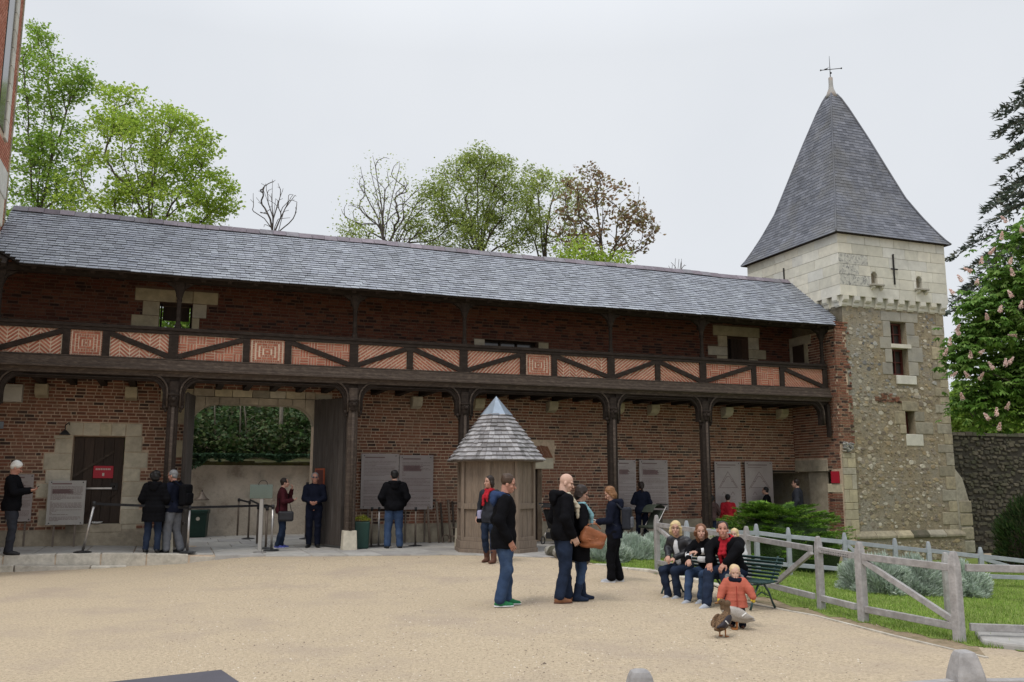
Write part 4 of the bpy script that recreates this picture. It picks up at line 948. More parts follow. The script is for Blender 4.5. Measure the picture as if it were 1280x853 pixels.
# plastered bank wall seen through the gate
bw_ = thing('bank_wall', 'rough grey plastered wall with mossy top beyond the gate', 'wall', MG)
V, Fq = grid_mesh(np.linspace(-12, 6, 90), np.linspace(0, 1, 14), lambda x, y: 0)
Vn = np.array([(x, 6.2 + .03 * mnoise.noise(Vector((x * 1.1, y * 2, 1))) - .05 * (1 - y), -.2 + y * 2.35) for x, y, _ in V]); npmesh('plaster_face', Vn, Fq, K['plaster'], bw_, smooth=True)
mb = MB(); mb.box(-12, 6, 6.28, 6.9, -.3, 2.14); mb.build('wall_core', K['plaster'], bw_)
mb = MB(); x = -12
while x < 6: w = RNG.uniform(.3, .7); z_ = 2.12; mb.prism([(x, 6.14, z_), (x, 6.12, z_ + .07 + RNG.uniform(0, .08)), (x, 6.9, z_ + .2 + RNG.uniform(0, .08)), (x, 6.9, z_)], (w, 0, 0)); x += w * RNG.uniform(.7, 1)
mb.build('coping', K['moss'], bw_)
# wooded bank behind
Vh, Fh = grid_mesh(np.linspace(-40, 45, 60), np.linspace(6.9, 45, 26), lambda x, y: 0)
Vh = np.array([tuple(GW(x, y, 2.1 + (y - 6.9) * .42 * (1 if y < 16 else 1) if y < 16 else 5.9 + (y - 16) * .05)) for x, y, _ in Vh]); Vh[:, 2] += np.array([.3 * mnoise.noise(Vector(v * .3)) for v in Vh])
keep = [f for f in Fh if True]
struct(npmesh('hillside', Vh, np.array(keep), K['dirt'], smooth=True))
# ================================================================== wooden ticket booth
KX, KY = -.36, 20.25; KZ = .10
kb = thing('wooden_booth', 'octagonal oak booth with grey shingle roof and blue zinc cap on the paving', 'booth', rotz(math.radians(11), (KX, KY, KZ)))
NB = 8; RB = .90
def kp(r, k, z): a = 2 * math.pi * (k + .5) / NB; return (r * math.cos(a), r * math.sin(a), z)
for k in range(NB):
    a, b = k, k + 1
    def face(mb, u0, u1, z0, z1, r0, r1):
        pa, pb = np.array(kp(1, a, 0)), np.array(kp(1, b, 0)); n_ = (pa + pb) / np.linalg.norm(pa + pb)
        def P(u, r, z): v = (pa + (pb - pa) * u) * RB + n_ * r; return (v[0], v[1], z)
        mb.add([P(u0, r0, z0), P(u1, r0, z0), P(u1, r1, z0), P(u0, r1, z0), P(u0, r0, z1), P(u1, r0, z1), P(u1, r1, z1), P(u0, r1, z1)], [(0, 3, 2, 1), (4, 5, 6, 7), (0, 1, 5, 4), (1, 2, 6, 5), (2, 3, 7, 6), (3, 0, 4, 7)])
    q = MB(); face(q, .02, .98, .3, 2.1, -.09, -.05); q.build('wall_panel', K['greyoak'], kb)
    for u0, u1, z0, z1, nm in ((.0, .105, .3, 2.1, 'stile'), (.895, 1.0, .3, 2.1, 'stile'), (.105, .895, .98, 1.10, 'rail'), (.105, .895, 2.0, 2.1, 'rail'), (.105, .895, .3, .38, 'rail')):
        q = MB(); face(q, u0, u1, z0, z1, -.049, .0); q.build(nm, K['greyoak'], kb, bevel=.006)
    for u in (.36, .63):
        for z0, z1 in ((.38, .98), (1.10, 2.0)): q = MB(); face(q, u - .006, u + .006, z0, z1, -.0499, -.044); q.build('batten', K['greyoak'], kb)
    q = MB(); face(q, -.04, 1.04, -.15, .135, -.03, .045); q.build('plinth_board', K['greyoak' if k not in () else 'fence'], kb, bevel=.008)
    q = MB(); face(q, -.02, 1.02, .137, .298, -.03, .022); q.build('plinth_board', K['greyoak'], kb, bevel=.008)
# shingles: octagonal cone, slightly bell-cast
KP = [(2.02, 1.11), (2.16, 1.0), (2.42, .82), (2.74, .58), (3.04, .34), (3.12, .28)]
kz = np.array([p[0] for p in KP]); kr = np.array([p[1] for p in KP]); ka = np.concatenate([[0], np.cumsum(np.hypot(np.diff(kz), np.diff(kr)))])
def kzh(l): return float(np.interp(l, ka, kz)), float(np.interp(l, ka, kr))
def kpt(k, u, l, h=0.0):
    z, r = kzh(l); pa, pb = np.array(kp(1, k, 0)), np.array(kp(1, k + 1, 0)); v = (pa + (pb - pa) * u); rr = r + h * .75; return (v[0] * rr, v[1] * rr, z + h * .66)
q = MB()
for k in range(NB):
    for i in range(8): l0, l1 = ka[-1] * i / 8, ka[-1] * (i + 1) / 8; q.add([kpt(k, 0, l0, -.02), kpt(k, 1, l0, -.02), kpt(k, 1, l1, -.02), kpt(k, 0, l1, -.02)], [(0, 1, 2, 3)])
q.add([kpt(k, 0, 0, -.02) for k in range(NB)], [tuple(range(NB))[::-1]])
krf = q.build('roof', K['greyoak'], kb)
rows = 12; ex = ka[-1] / rows
for i in range(rows):
    l = i * ex
    for k in range(NB):
        w = kzh(l)[1] * .765; n = max(2, round(w / .13)); cuts = [0] + sorted((j + RNG.uniform(-.22, .22)) / n for j in range(1, n)) + [1]
        for a, b in zip(cuts, cuts[1:]):
            j = RNG.uniform(-.012, .012); q = MB(); l1 = min(ka[-1], l + ex * 1.25); ll = max(0, l + j); h0 = .048 + RNG.uniform(-.006, .006); g = .004 / w
            q.add([kpt(k, a + g, ll, h0), kpt(k, b - g, ll, h0), kpt(k, b - g, l1, .006), kpt(k, a + g, l1, .006), kpt(k, a + g, ll, h0 - .034), kpt(k, b - g, ll, h0 - .034)], SF); q.build('shingle', K['shingle'], krf)
q = MB()
for k in range(NB): q.add([kpt(k, 0, ka[-1] - .12, .045), kpt(k, 1, ka[-1] - .12, .045), (0, 0, 3.50)], [(0, 1, 2)])
q.build('zinc_cap', K['zinc'], kb)

# ================================================================== fences
def fence_post_mesh(mb, x, y, z0, top, w=.065, rot=0.0):
    c, s = math.cos(rot), math.sin(rot)
    rings = [(w, z0), (w, top - .20), (w * .985, top - .16), (w * .90, top - .11), (w * .76, top - .065), (w * .62, top - .025), (w * .50, top - .007), (w * .3, top)]
    vs = []; fs = []; ch = .22
    for r, z in rings:
        for a, b in ((-1 + ch, -1), (1 - ch, -1), (1, -1 + ch), (1, 1 - ch), (1 - ch, 1), (-1 + ch, 1), (-1, 1 - ch), (-1, -1 + ch)): vs.append((x + r * (a * c - b * s), y + r * (a * s + b * c), z))
    for i in range(len(rings) - 1):
        for k in range(8): fs.append((i * 8 + k, i * 8 + (k + 1) % 8, (i + 1) * 8 + (k + 1) % 8, (i + 1) * 8 + k))
    fs.append(tuple(range(8))[::-1]); fs.append(tuple(range(len(rings) * 8 - 8, len(rings) * 8))); mb.add(vs, fs)
def fence(label, posts, braces, m='fence', w=.065, lower=.17, upper=.14, hrail=.085, skip_low=(), post_skip=()):
    f = thing('wooden_fence', label, 'fence')
    P = []
    for i, (x, y, top) in enumerate(posts):
        d = np.array(posts[min(i + 1, len(posts) - 1)][:2]) - np.array(posts[max(i - 1, 0)][:2]); rot = math.atan2(d[1], d[0])
        z = gz(x, y); P.append((x, y, z, top))
        if i in post_skip: continue
        q = MB(); fence_post_mesh(q, x, y, z - .3, top, w, rot); q.build('post', K[m], f, smooth=False)
    for i, (a, b) in enumerate(zip(P, P[1:])):
        A_, B_ = Vector(a[:2] + (0,)), Vector(b[:2] + (0,)); d = (B_ - A_).normalized(); A2, B2 = A_ + d * w * .9, B_ - d * w * .9
        q = MB(); q.bar((A2.x, A2.y, a[3] - upper - .05), (B2.x, B2.y, b[3] - upper - .05), .055, hrail); q.build('rail', K[m], f, bevel=.006)
        if i not in skip_low: q = MB(); q.bar((A2.x, A2.y, a[2] + lower), (B2.x, B2.y, b[2] + lower), .055, hrail); q.build('rail', K[m], f, bevel=.006)
        br_ = braces[i] if i < len(braces) else 0
        if br_:
            za, zb_ = (a[3] - upper - .10, b[2] + lower + .06) if br_ > 0 else (a[2] + lower + .06, b[3] - upper - .10)
            if abs(br_) == 2: B2 = A2 + (B2 - A2) * .55 if br_ > 0 else B2; A2 = B2 + (A2 - B2) * .55 if br_ < 0 else A2
            q = MB(); q.bar((A2.x, A2.y, za), (B2.x, B2.y, zb_), .05, .075); q.build('brace', K[m], f, bevel=.006)
    return f
def ptop(x, y): return gz(x, y) + 1.03
P1, P2, P3, P4, P5 = (5.21, 10.75), (4.62, 12.10), (4.43, 13.15), (3.98, 15.40), (2.90, 18.17)
fence('silvery wooden fence section with diagonal brace ending beside the flat stone slab', [(*P1, .87), (*P2, .89)], [-1], w=.056)
gt = fence('short fence gate section between two close posts near the bench', [(P2[0] - .01, P2[1] + .16, .885), (P3[0], P3[1], .90)], [0], w=.048, post_skip=(0,))
q = MB(); a, b = Vector((P2[0] - .01, P2[1] + .16, .68)), Vector((*P3, .695)); d = (b - a); n_ = Vector((-.98, -.19, 0))
for r in range(2):
    for k in range(16):
        u = .12 + .76 * k / 16; c_ = a + d * u + n_ * .0295 + Vector((0, 0, .012 - r * .028)); e_ = c_ + d * (.03 * RNG.uniform(.5, 1)); q.bar(c_, e_, .001, .011)
q.build('lettering', K['blacksteel'], gt, kind='stuff')
fence('silvery wooden fence running behind the green bench with sloping end brace', [(P3[0] - .03, P3[1] + .14, .90), (*P4, .93), (*P5, 1.01)], [2, -2], w=.048, post_skip=(0,))
fence('silvery wooden fence bordering the lawn behind the flat stone slab', [(P1[0] + .10, P1[1] + .03, .87), (7.6, 10.75, .82), (10, 10.9, .76)], [0, 0], w=.055, post_skip=(0,))
q = MB(); xb, yb = 6.21, 13.05; fence_post_mesh(q, xb, yb, gz(xb, yb) - .3, .68, .05); tag(q.build('fence_post', K['fence']), 'single wooden post standing in the lawn behind the braced fence end', 'post')
F3 = []
for x, yt in ((858, 651), (945, 655), (985, 659.6), (1055, 666), (1118, 673), (1160, 677), (1225, 684), (1300, 692)):
    p = dep(x, yt, 18.4 if x == 858 else 19.0); F3.append((float(p[0]), float(p[1]), float(p[2])))
fence('blue-grey wooden fence between the juniper and the tower sloping with the lawn', F3, [0, 0, 0, 2, 0, 0, 1], m='fence2', w=.046, lower=.22)
p0 = gnd(1205, 813, .90); pB = gnd(800, 837, .90)
fz = thing('wooden_fence', 'weathered wooden fence with rounded post tops along the viewing side of the courtyard', 'fence')
for p in (pB, p0):
    q = MB(); fence_post_mesh(q, p[0], p[1], -.3, .90, .074, .05); q.build('post', K['fence'], fz)
for z in (.725, .2):
    q = MB(); q.bar((pB[0] + .06, pB[1], z), (p0[0] - .07, p0[1], z), .055, .085); q.build('rail', K['fence'], fz, bevel=.006)
    q = MB(); q.bar((p0[0] + .07, p0[1], z), (p0[0] + 1.8, p0[1] + .1, z), .055, .085); q.build('rail', K['fence'], fz, bevel=.006)
    q = MB(); q.bar((pB[0] - .06, pB[1], z), (pB[0] - 1.2, pB[1] - 1.2, z), .055, .085); q.build('rail', K['fence'], fz, bevel=.006)
# charcoal reading plate near the viewer
c1 = gnd(280, 838, .96); lt = thing('reading_lectern', 'charcoal metal reading plate on a post at the courtyard edge', 'lectern', loc=(c1[0] - .2, c1[1] - .3, 0))
q = MB(); q.prism([(-.42, -.14, -.02), (.28, -.14, .0), (.2, .30, .0), (-.34, .30, -.0)], (0, 0, .02), 0); o = q.build('plate', K['lectern'], lt, bevel=.004); o.location = (.13, 0, .908); o.rotation_euler = (math.radians(4), math.radians(-1.0), math.radians(27))
q = MB(); q.box(-.05, .05, -.02, .08, -.1, .93); q.build('post', K['lectern'], lt)

# ================================================================== bench
bu = np.array([-.55, .83]); bu /= np.linalg.norm(bu); bn = np.array([-bu[1], bu[0]])      # bn points towards the front (left and near)
B0 = np.array([3.42, 12.72]); bz = gz(*B0)
bench = thing('park_bench', 'dark green slatted bench with curled iron ends beside the fence', 'bench', Matrix(((bu[0], -bn[0], 0, B0[0]), (bu[1], -bn[1], 0, B0[1]), (0, 0, .93, bz), (0, 0, 0, 1))))
BL = 2.05       # local x along the bench from its right end, local y from the front edge to the back
for i in range(6): q = MB(); y = .02 + i * .068; q.box(0, BL, y, y + .05, .405 - .012 * math.sin(i / 5 * 3.1), .43 - .012 * math.sin(i / 5 * 3.1)); q.build('seat_slat', K['benchgreen'], bench, bevel=.006)
for i in range(6): y = .415 + i * .03; z = .47 + i * .052; q = MB(); q.bar((0, y, z), (BL, y, z), .024, .042, up=(0, -.45, .9)); q.build('back_slat', K['benchgreen'], bench, bevel=.005)
for x in (.12, BL / 2, BL - .12):
    q = MB(); q.tube([(x, .0, .385), (x, .2, .375), (x, .38, .385), (x, .44, .46), (x, .52, .62), (x, .585, .77)], .016, 6); q.build('side_iron', K['benchgreen'], bench, smooth=True)
    for yy in (0.0, .42): q = MB(); q.tube([(x, .2 + (yy - .2) * .25, .38), (x, .2 + (yy - .2) * .7, .25), (x, yy, .1), (x, yy + (-.04 if yy < .2 else .05), .015)], [.016, .016, .015, .02], 6); q.build('leg', K['benchgreen'], bench, smooth=True)
    q = MB(); q.tube([(x, .08, .2), (x, .2, .26), (x, .34, .2)], .01, 5); q.build('stretcher', K['benchgreen'], bench, smooth=True)

# ================================================================== panels on the gallery wall
def panel(px0, py0, px1, py1, label, m='panelgrey', s=W - .12, style='text', legs=True, grp='engraved panels in front of the brick wall'):
    t0, z1 = fac(px0, py0, s); t1, z0 = fac(px1, py1, s)
    o = thing('information_panel', label, 'panel', MG, grp)
    q = MB(); q.box(t0, t1, s, s + .03, z0, z1); q.build('board', K[m], o, bevel=.003)
    q = MB(); r_ = random.Random(int(px0)); wd_ = t1 - t0; ht = z1 - z0
    def line(u0, u1, v, h=.012): q.box(t0 + u0 * wd_, t0 + u1 * wd_, s - .0025, s - .0005, z0 + v * ht - h / 2, z0 + v * ht + h / 2)
    if style == 'text':
        v = .93; line(.1, .62, .93, .03); v = .86
        while v > .06:
            if r_.random() < .1: v -= .03; continue
            u = .08
            while u < .9:
                w = r_.uniform(.03, .12); line(u, min(u + w, .92), v, .009); u += w + .015
                if r_.random() < .06: break
            v -= .026
        if r_.random() < .9:
            for k in range(8): line(.12, .7 * r_.uniform(.8, 1), .80 - k * .012, .016)
    else:
        line(.1, .8, .93, .025); line(.1, .6, .88, .012)
        def seg(a, b): q.bar((t0 + a[0] * wd_, s - .0015, z0 + a[1] * ht), (t0 + b[0] * wd_, s - .0015, z0 + b[1] * ht), .001, .012)
        H = [(.18, .1), (.18, .48), (.45, .70), (.55, .70), (.82, .48), (.82, .1)]
        for a, b in zip(H, H[1:]): seg(a, b)
        seg((.12, .46), (.5, .80)); seg((.5, .80), (.88, .46)); seg((.18, .48), (.82, .48))
        for cx in (.32, .66):
            for a, b in (((cx - .07, .1), (cx - .07, .34)), ((cx + .07, .1), (cx + .07, .34)), ((cx - .07, .34), (cx, .40)), ((cx, .40), (cx + .07, .34)), ((cx - .05, .5), (cx - .05, .6)), ((cx + .05, .5), (cx + .05, .6)), ((cx - .05, .6), (cx + .05, .6))): seg(a, b)
        for k in range(7): line(.2, .8 * r_.uniform(.7, 1), .30 - k * .025, .006)
    q.build('lettering', K['panelink'], o, kind='stuff')
    for u in (.08, .92):
        for v in (.04, .96): q = MB(); q.sphere((t0 + u * wd_, s - .003, z0 + v * ht), .014, 6); q.build('bolt', K['blacksteel'], o)
    if legs:
        for u in (.22, .78): q = MB(); q.box(t0 + u * wd_ - .02, t0 + u * wd_ + .02, s + .032, s + .07, plat_z(t0) - .02, z1 - .05); q.build('leg', K['bronze'], o)
    return o
panel(452, 567, 497.5, 636, 'engraved text panel beside the gate post, next to the potted plant')
panel(499.5, 569, 541, 637, 'engraved text panel between the black jacket man and the leaning poles')
panel(771, 575, 796, 637, 'narrow engraved text panel touching the gallery post')
panel(799, 575, 836, 638, 'engraved text panel that the dark clothed woman is reading')
panel(893, 577, 928, 640, 'engraved panel with a house drawing behind the two children', style='house')
panel(931, 577, 968, 640, 'engraved panel with a house drawing next to the dark end doorway', style='house')
panel(61, 601, 104, 656, 'pale lectern panel with text lines leaning beside the ground-floor door', 'panelpale', s=W - .35)
panel(12, 593, 38, 652, 'faded grey panel on the wall behind the white-haired man', s=W - .06)
def wallbox(name, label, cat, px0, py0, px1, py1, m, s=W, th=.03, marks=None, mm='white'):
    t0, z1 = fac(px0, py0, s - th); t1, z0 = fac(px1, py1, s - th)
    o = thing(name, label, cat, MG); q = MB(); q.box(t0, t1, s - th, s - .016 if s == W else s, z0, z1); q.build('plate', K[m], o, bevel=.004)
    if marks:
        q = MB()
        for u0, u1, v0, v1 in marks: q.box(t0 + (t1 - t0) * u0, t0 + (t1 - t0) * u1, s - th - .003, s - th - .0006, z0 + (z1 - z0) * v0, z0 + (z1 - z0) * v1)
        q.build('lettering', K[mm], o, kind='stuff')
    return o
wallbox('fire_sign', 'small red square sign with a white symbol on the brick wall', 'sign', 33, 594.5, 42, 602, 'red', marks=[(.35, .65, .2, .5), (.25, .75, .5, .75)])
tx = [(.12 + k * .085, .12 + k * .085 + .05, .66, .80) for k in range(9)] + [(.46, .56, .18, .42)]
wallbox('door_sign', 'red rectangular notice hung on the dark ground-floor door', 'sign', 117, 582.5, 141, 598, 'red', s=W + .125, marks=tx, mm='offwhite')
sp_ = wallbox('loudspeaker', 'cream box loudspeaker mounted high on the brick wall', 'loudspeaker', 3, 480, 26.5, 502.5, 'offwhite', th=.22)
tq, zq = fac(14, 491.5, W - .22); q = MB(); q.sphere((tq, W - .222, zq), (.03, .012, .03), 8); q.build('badge', K['blacksteel'], sp_)
q = MB(); q.box(tq - .2, tq + .2, W - .234, W - .221, zq - .14, zq + .14); q.build('grille', K['offwhite'], sp_, bevel=.02)
wallbox('wall_plate', 'small pale blue plate on the brick wall left of the door', 'sign', -6, 527, 4, 536, 'zinc')
lm_ = thing('wall_lantern', 'dark iron bracket lamp beside the ground-floor door', 'lamp', MG); tq, zq = fac(81, 543, W - .3)
q = MB(); q.tube([(tq + .05, W, zq + .22), (tq + .05, W - .12, zq + .27), (tq, W - .28, zq + .2), (tq, W - .3, zq + .08)], .012, 6); q.build('bracket', K['iron'], lm_, smooth=True)
q = MB(); q.lathe([(.03, .09), (.05, .07), (.11, .0), (.112, -.012), (.09, -.012)], 12, c=(tq, W - .3, zq)); q.build('lamp_shade', K['blacksteel'], lm_, smooth=True)
q = MB(); q.lathe([(.0, .0), (.09, .012), (.13, .045), (.12, .05), (.08, .02), (0, .012)], 14, c=(fac(120, 655, W - .1)[0], W + .02, .737)); tag(q.build('bowl', K['white'], mw=MG, smooth=True), 'small white bowl left on the door step', 'bowl')
# plaque on the open gate leaf, sign near the end doorway
gq = thing('gate_plaque', 'narrow orange notice fixed to the open gate leaf', 'sign', MG)
a = np.array([-.66, W - .06]); b = np.array([-.17, .32]); dv = (b - a) / np.linalg.norm(b - a); nv = np.array([-dv[1], dv[0]])
def gp(u, w_, z): p = a + dv * u + nv * w_; return (p[0], p[1], z)
sgn = -1
q = MB(); q.prism([gp(.18, -.028, 1.48), gp(.62, -.028, 1.48), gp(.62, -.028, 1.98), gp(.18, -.028, 1.98)], tuple(np.array(gp(0, -.05, 0)) - np.array(gp(0, -.028, 0)))); q.build('board', K['orange'], gq)
q = MB(); q.prism([gp(.22, -.0515, 1.52), gp(.58, -.0515, 1.52), gp(.58, -.0515, 1.94), gp(.22, -.0515, 1.94)], tuple((np.array(gp(0, -.053, 0)) - np.array(gp(0, -.0515, 0))))); q.build('print', K['redwood'], gq)
rs = thing('red_notice', 'red notice on the brick return wall beside the end doorway', 'sign', MG)
q = MB(); q.box(13.575, 13.60, -.22, .10, 1.62, 1.95); q.build('board', K['red'], rs)

# ================================================================== stanchions and belts
STG = 'rope barrier posts around the gate'
def clamp_s(p, px):          # keep things in the passage in front of the plastered wall
    t_, s_ = ts(p)
    if s_ < 5.75: return p
    return GW(fac(px, 660, 5.75)[0], 5.75, p[2])
def stanchion(px, pyb, pyt, label, z=None, lean=(0, 0), m='steel', rad=.026, base=True, to=None):
    z0 = plat_z(-3) if z is None else z; p = clamp_s(gnd(px, pyb, z0), px); h = float(dep(px, pyt, p[1])[2]) - z0
    o = thing('barrier_post', label, 'barrier post', loc=p, group=STG)
    if base: q = MB(); q.lathe([(.17, .0), (.17, .015), (.12, .03), (.03, .04)], 16); q.build('base', K['blacksteel'], o)
    q = MB(); q.tube([(0, 0, .02), (lean[0], lean[1], h - .08)], rad, 10); q.build('pole', K[m], o, smooth=True)
    q = MB(); q.tube([(lean[0], lean[1], h - .09), (lean[0], lean[1], h)], rad * 1.35, 10); q.build('belt_head', K['blacksteel'], o, smooth=True)
    if to is not None:
        e = Vector(to) - Vector(p); q = MB(); q.bar((lean[0], lean[1], h - .045), tuple(Vector((e.x, e.y, e.z))), .006, .05); q.build('belt', K['belt'], o)
    return p, h
pA = gnd(234, 691, plat_z(-3.9)); hA = float(dep(234, 632, pA[1])[2])
stanchion(103, 691, 627, 'leaning steel barrier post near the pale lectern panel', plat_z(-5.6), (.14, .05), to=(pA[0], pA[1], hA - .05))
pC = gnd(332, 686, .165)
stanchion(234, 691, 632, 'steel barrier post beside the man with the backpack', plat_z(-3.9), to=(pC[0], pC[1], 1.13))
stanchion(332, 686, 633, 'bronze barrier post next to the glass sign stand', .165, m='bronze', to=tuple(clamp_s(gnd(310, 674, .165), 310) + np.array([0, 0, 1.02])))
stanchion(339, 688.5, 631, 'steel barrier post just left of the woman in maroon', .165, to=(pC[0], pC[1], 1.12))
stanchion(321, 681, 632, 'thin dark barrier post behind the glass sign stand', .165, m='bronze', base=False)
stanchion(310, 674, 626, 'bronze barrier post with a round base inside the gate', .165, m='bronze', to=tuple(clamp_s(gnd(297, 668, .165), 297) + np.array([0, 0, 1.0])))
stanchion(297, 668, 623, 'slim bronze barrier post against the plastered wall', .165, m='bronze', base=False)
stanchion(382, 674, 603, 'tall dark barrier post behind the man in navy', .165, m='bronze', rad=.03)
ss = thing('glass_sign', 'pale green glass sign on a grey post in the gateway', 'sign', loc=gnd(324.5, 691, .16)); D_ = ss.location.y
hh_ = float(dep(324, 621, D_)[2]) - .16
q = MB(); q.lathe([(.14, 0), (.14, .02), (.04, .03)], 14); q.build('base', K['steel'], ss)
q = MB(); q.box(-.04, .04, -.03, .03, .02, hh_); q.build('post', K['panelpale'], ss, bevel=.008)
K['glassgreen'] = mat('green_glass', (.085, .115, .10), rough=.08, nscale=3, namt=.1, spec=.7)
q = MB(); q.box(-.26, .24, -.045, -.032, hh_ - .04, hh_ + .26); q.build('glass_plate', K['glassgreen'], ss, bevel=.01)
q = MB(); q.tube([(.03 + .10 * math.cos(a_), -.05, hh_ + .25 + .1 * math.sin(a_)) for a_ in np.linspace(0, math.pi, 9)], .008, 5); q.build('handle', K['iron'], ss)
for k, (px, lab) in enumerate(((464, 'bronze barrier post stored under the text panel beside the plant pot'), (473, 'steel barrier post stored beside the man in the black jacket'), (481, 'second steel post stored behind the man in the black jacket'), (519, 'bronze barrier post stored under the right-hand text panel'))):
    stanchion(px, 684 - .3 * k, 634, lab, .15, m='bronze' if k in (0, 3) else 'steel', rad=.022)
# poles leaning against the wall
for k, (px, yt, m) in enumerate(((535, 626, 'greyoak'), (546.5, 627, 'greyoak'), (551.5, 629, 'beam'), (561, 625, 'greyoak'), (566, 627, 'beam'))):
    t_, z_ = fac(px, yt, W - .12); q = MB(); q.tube([(t_ + .01, W - .3, plat_z(t_)), (t_, W - .06, z_)], .03, 8)
    tag(q.build('wooden_pole', K[m], mw=MG, smooth=True), 'weathered wooden pole propped against the plinth beside the booth', 'pole', 'poles propped against the wall')
for px, y in ((556, 674), (565.5, 665)):
    t_, z_ = fac(px, y, W - .22); q = MB()
    for j in range(3): q.tube([(t_ + (.10 - j * .008) * math.cos(a_), W - .34 + j * .02, z_ + (.12 - j * .01) * math.sin(a_)) for a_ in np.linspace(0, 6.283, 17)], .012, 5)
    tag(q.build('rope_coil', K['greyoak'], mw=MG, smooth=True), 'coil of old rope hanging on the propped poles', 'rope', 'rope coils on the poles')
# bins and pots
def bin_(px, pyb, pyt, w, label, name='litter_bin', z=.165):
    p = clamp_s(gnd(px, pyb, z), px); h = float(dep(px, pyt, p[1])[2]) - z; o = thing(name, label, 'bin' if name == 'litter_bin' else 'plant pot', rotz(.2, p))
    q = MB(); r = w / 2; vs = [(i * r * .88, j * r * .88, 0) for i, j in ((-1, -1), (1, -1), (1, 1), (-1, 1))] + [(i * r, j * r, h) for i, j in ((-1, -1), (1, -1), (1, 1), (-1, 1))]
    q.add(vs, [(3, 2, 1, 0), (4, 5, 6, 7), (0, 1, 5, 4), (1, 2, 6, 5), (2, 3, 7, 6), (3, 0, 4, 7)]); q.build('body', K['green'], o, bevel=.03); return o, h, r
o, h, r = bin_(247, 668, 638, .52, 'dark green litter bin in the gateway beyond the backpack')
q = MB(); q.box(-r - .02, r + .02, -r - .02, r + .02, h - .09, h + .01); q.build('lid', K['green'], o, bevel=.02)
q = MB(); q.lathe([(.0, 0), (.05, 0), (.05, .01), (0, .01)], 12); e = q.build('round_label', K['offwhite'], o); e.location = (.03, -r - .002, h - .22); e.rotation_euler = (math.pi / 2, 0, 0)
o, h, r = bin_(451.5, 686, 652, .36, 'dark green square pot holding a yellow-green plant by the post', 'plant_pot', .155)
q = MB()
for k in range(700):
    a_ = RNG.random() * 6.28; rr = (RNG.random() ** .5) * .2; zt = h + .13 * (1 - (rr / .22) ** 2) * RNG.uniform(.5, 1.2); x, y = rr * math.cos(a_), rr * math.sin(a_); b_ = RNG.random() * 6.28; s_ = RNG.uniform(.012, .025)
    q.add([(x, y, zt), (x + s_ * math.cos(b_), y + s_ * math.sin(b_), zt + s_ * .8), (x + s_ * math.cos(b_ + 1.3), y + s_ * math.sin(b_ + 1.3), zt + s_ * .3)], [(0, 1, 2)])
q.build('foliage', leafmat('lime_foliage', [(.28, .30, .03), (.34, .34, .05), (.2, .24, .03)], .25), o, kind='stuff')
# brown bell lamp on the plastered wall
p = fac(252, 622, 6.15); bl = thing('bell_lamp', 'small brown hooded lamp on the plastered wall beyond the gate', 'lamp', MG)
q = MB(); q.lathe([(.03, .16), (.06, .1), (.1, .02), (.2, -.05), (.2, -.07), (.16, -.07)], 12, c=(p[0], 5.95, p[1])); q.build('hood', K['bronze'], bl, smooth=True)
q = MB(); q.tube([(p[0], 6.2, p[1] + .2), (p[0], 5.95, p[1] + .2), (p[0], 5.95, p[1] + .12)], .015, 6); q.build('bracket', K['iron'], bl)
# ================================================================== small stones and slabs on the ground
q = MB(); zs = gz(6, 10); pts = [on(1219, 795), on(1228, 808), on(1255, 812), on(1330, 820), on(1330, 787), on(1262, 789)]
n = len(pts); q.add([(p[0], p[1], zs - .1) for p in pts] + [(p[0], p[1], gz(p[0], p[1]) + .075) for p in pts], [tuple(range(n))[::-1], tuple(range(n, 2 * n))] + [(i, (i + 1) % n, n + (i + 1) % n, n + i) for i in range(n)])
tag(q.build('stone_slab', K['paving'], bevel=.03), 'flat grey stone slab lying before the fence by the lawn', 'slab')
LAWN = [(5.30, 10.35), (4.78, 11.4), (4.30, 12.75), (3.85, 14.9), (2.72, 17.85), (1.95, 18.5), (1.4, 18.75), (1.45, 20.2), (3, 21.4), (6, 22.2), (9, 25.6), (18, 28), (18, 10.15), (8, 10.15)]
def in_poly(x, y, P):
    c = False
    for (x0, y0), (x1, y1) in zip(P, P[1:] + P[:1]):
        if (y0 > y) != (y1 > y) and x < (x1 - x0) * (y - y0) / (y1 - y0) + x0: c = not c
    return c
def resample(P, st):
    out = []
    for a, b in zip(P, P[1:]):
        a, b = np.array(a), np.array(b); n = max(1, int(np.linalg.norm(b - a) / st)); out += [a + (b - a) * i / n for i in range(n)]
    return out + [np.array(P[-1])]
ker = resample(LAWN[3:7] , .42)
for a, b in zip(ker, ker[1:]):
    if np.linalg.norm(b - a) < .1: continue
    d = (b - a) / np.linalg.norm(b - a); n_ = np.array([d[1], -d[0]]) * .07; q = MB()
    pl_ = [a + d * .008 - n_, b - d * .008 - n_, b - d * .008 + n_, a + d * .008 + n_]; z = gz(*a)
    q.prism([(p[0], p[1], z - .1) for p in pl_], (0, 0, .15 + RNG.uniform(-.01, .015))); struct(q.build('kerb_stone', K['kerb'], bevel=.015))
band_a = resample([(5.30, 10.55), (4.78, 11.5), (4.30, 12.85), (3.85, 15.0)], .3); band_b = [(5.02, 9.8), (4.57, 11.02), (4.13, 12.5), (3.6, 14.0)]
def lerp_path(P, u):
    L = [0]
    for a, b in zip(P, P[1:]): L.append(L[-1] + float(np.linalg.norm(np.array(b) - np.array(a))))
    return np.array([np.interp(u * L[-1], L, [p[k_] for p in P]) for k_ in (0, 1)])
Vb = []; Fb = []; nb_ = 40
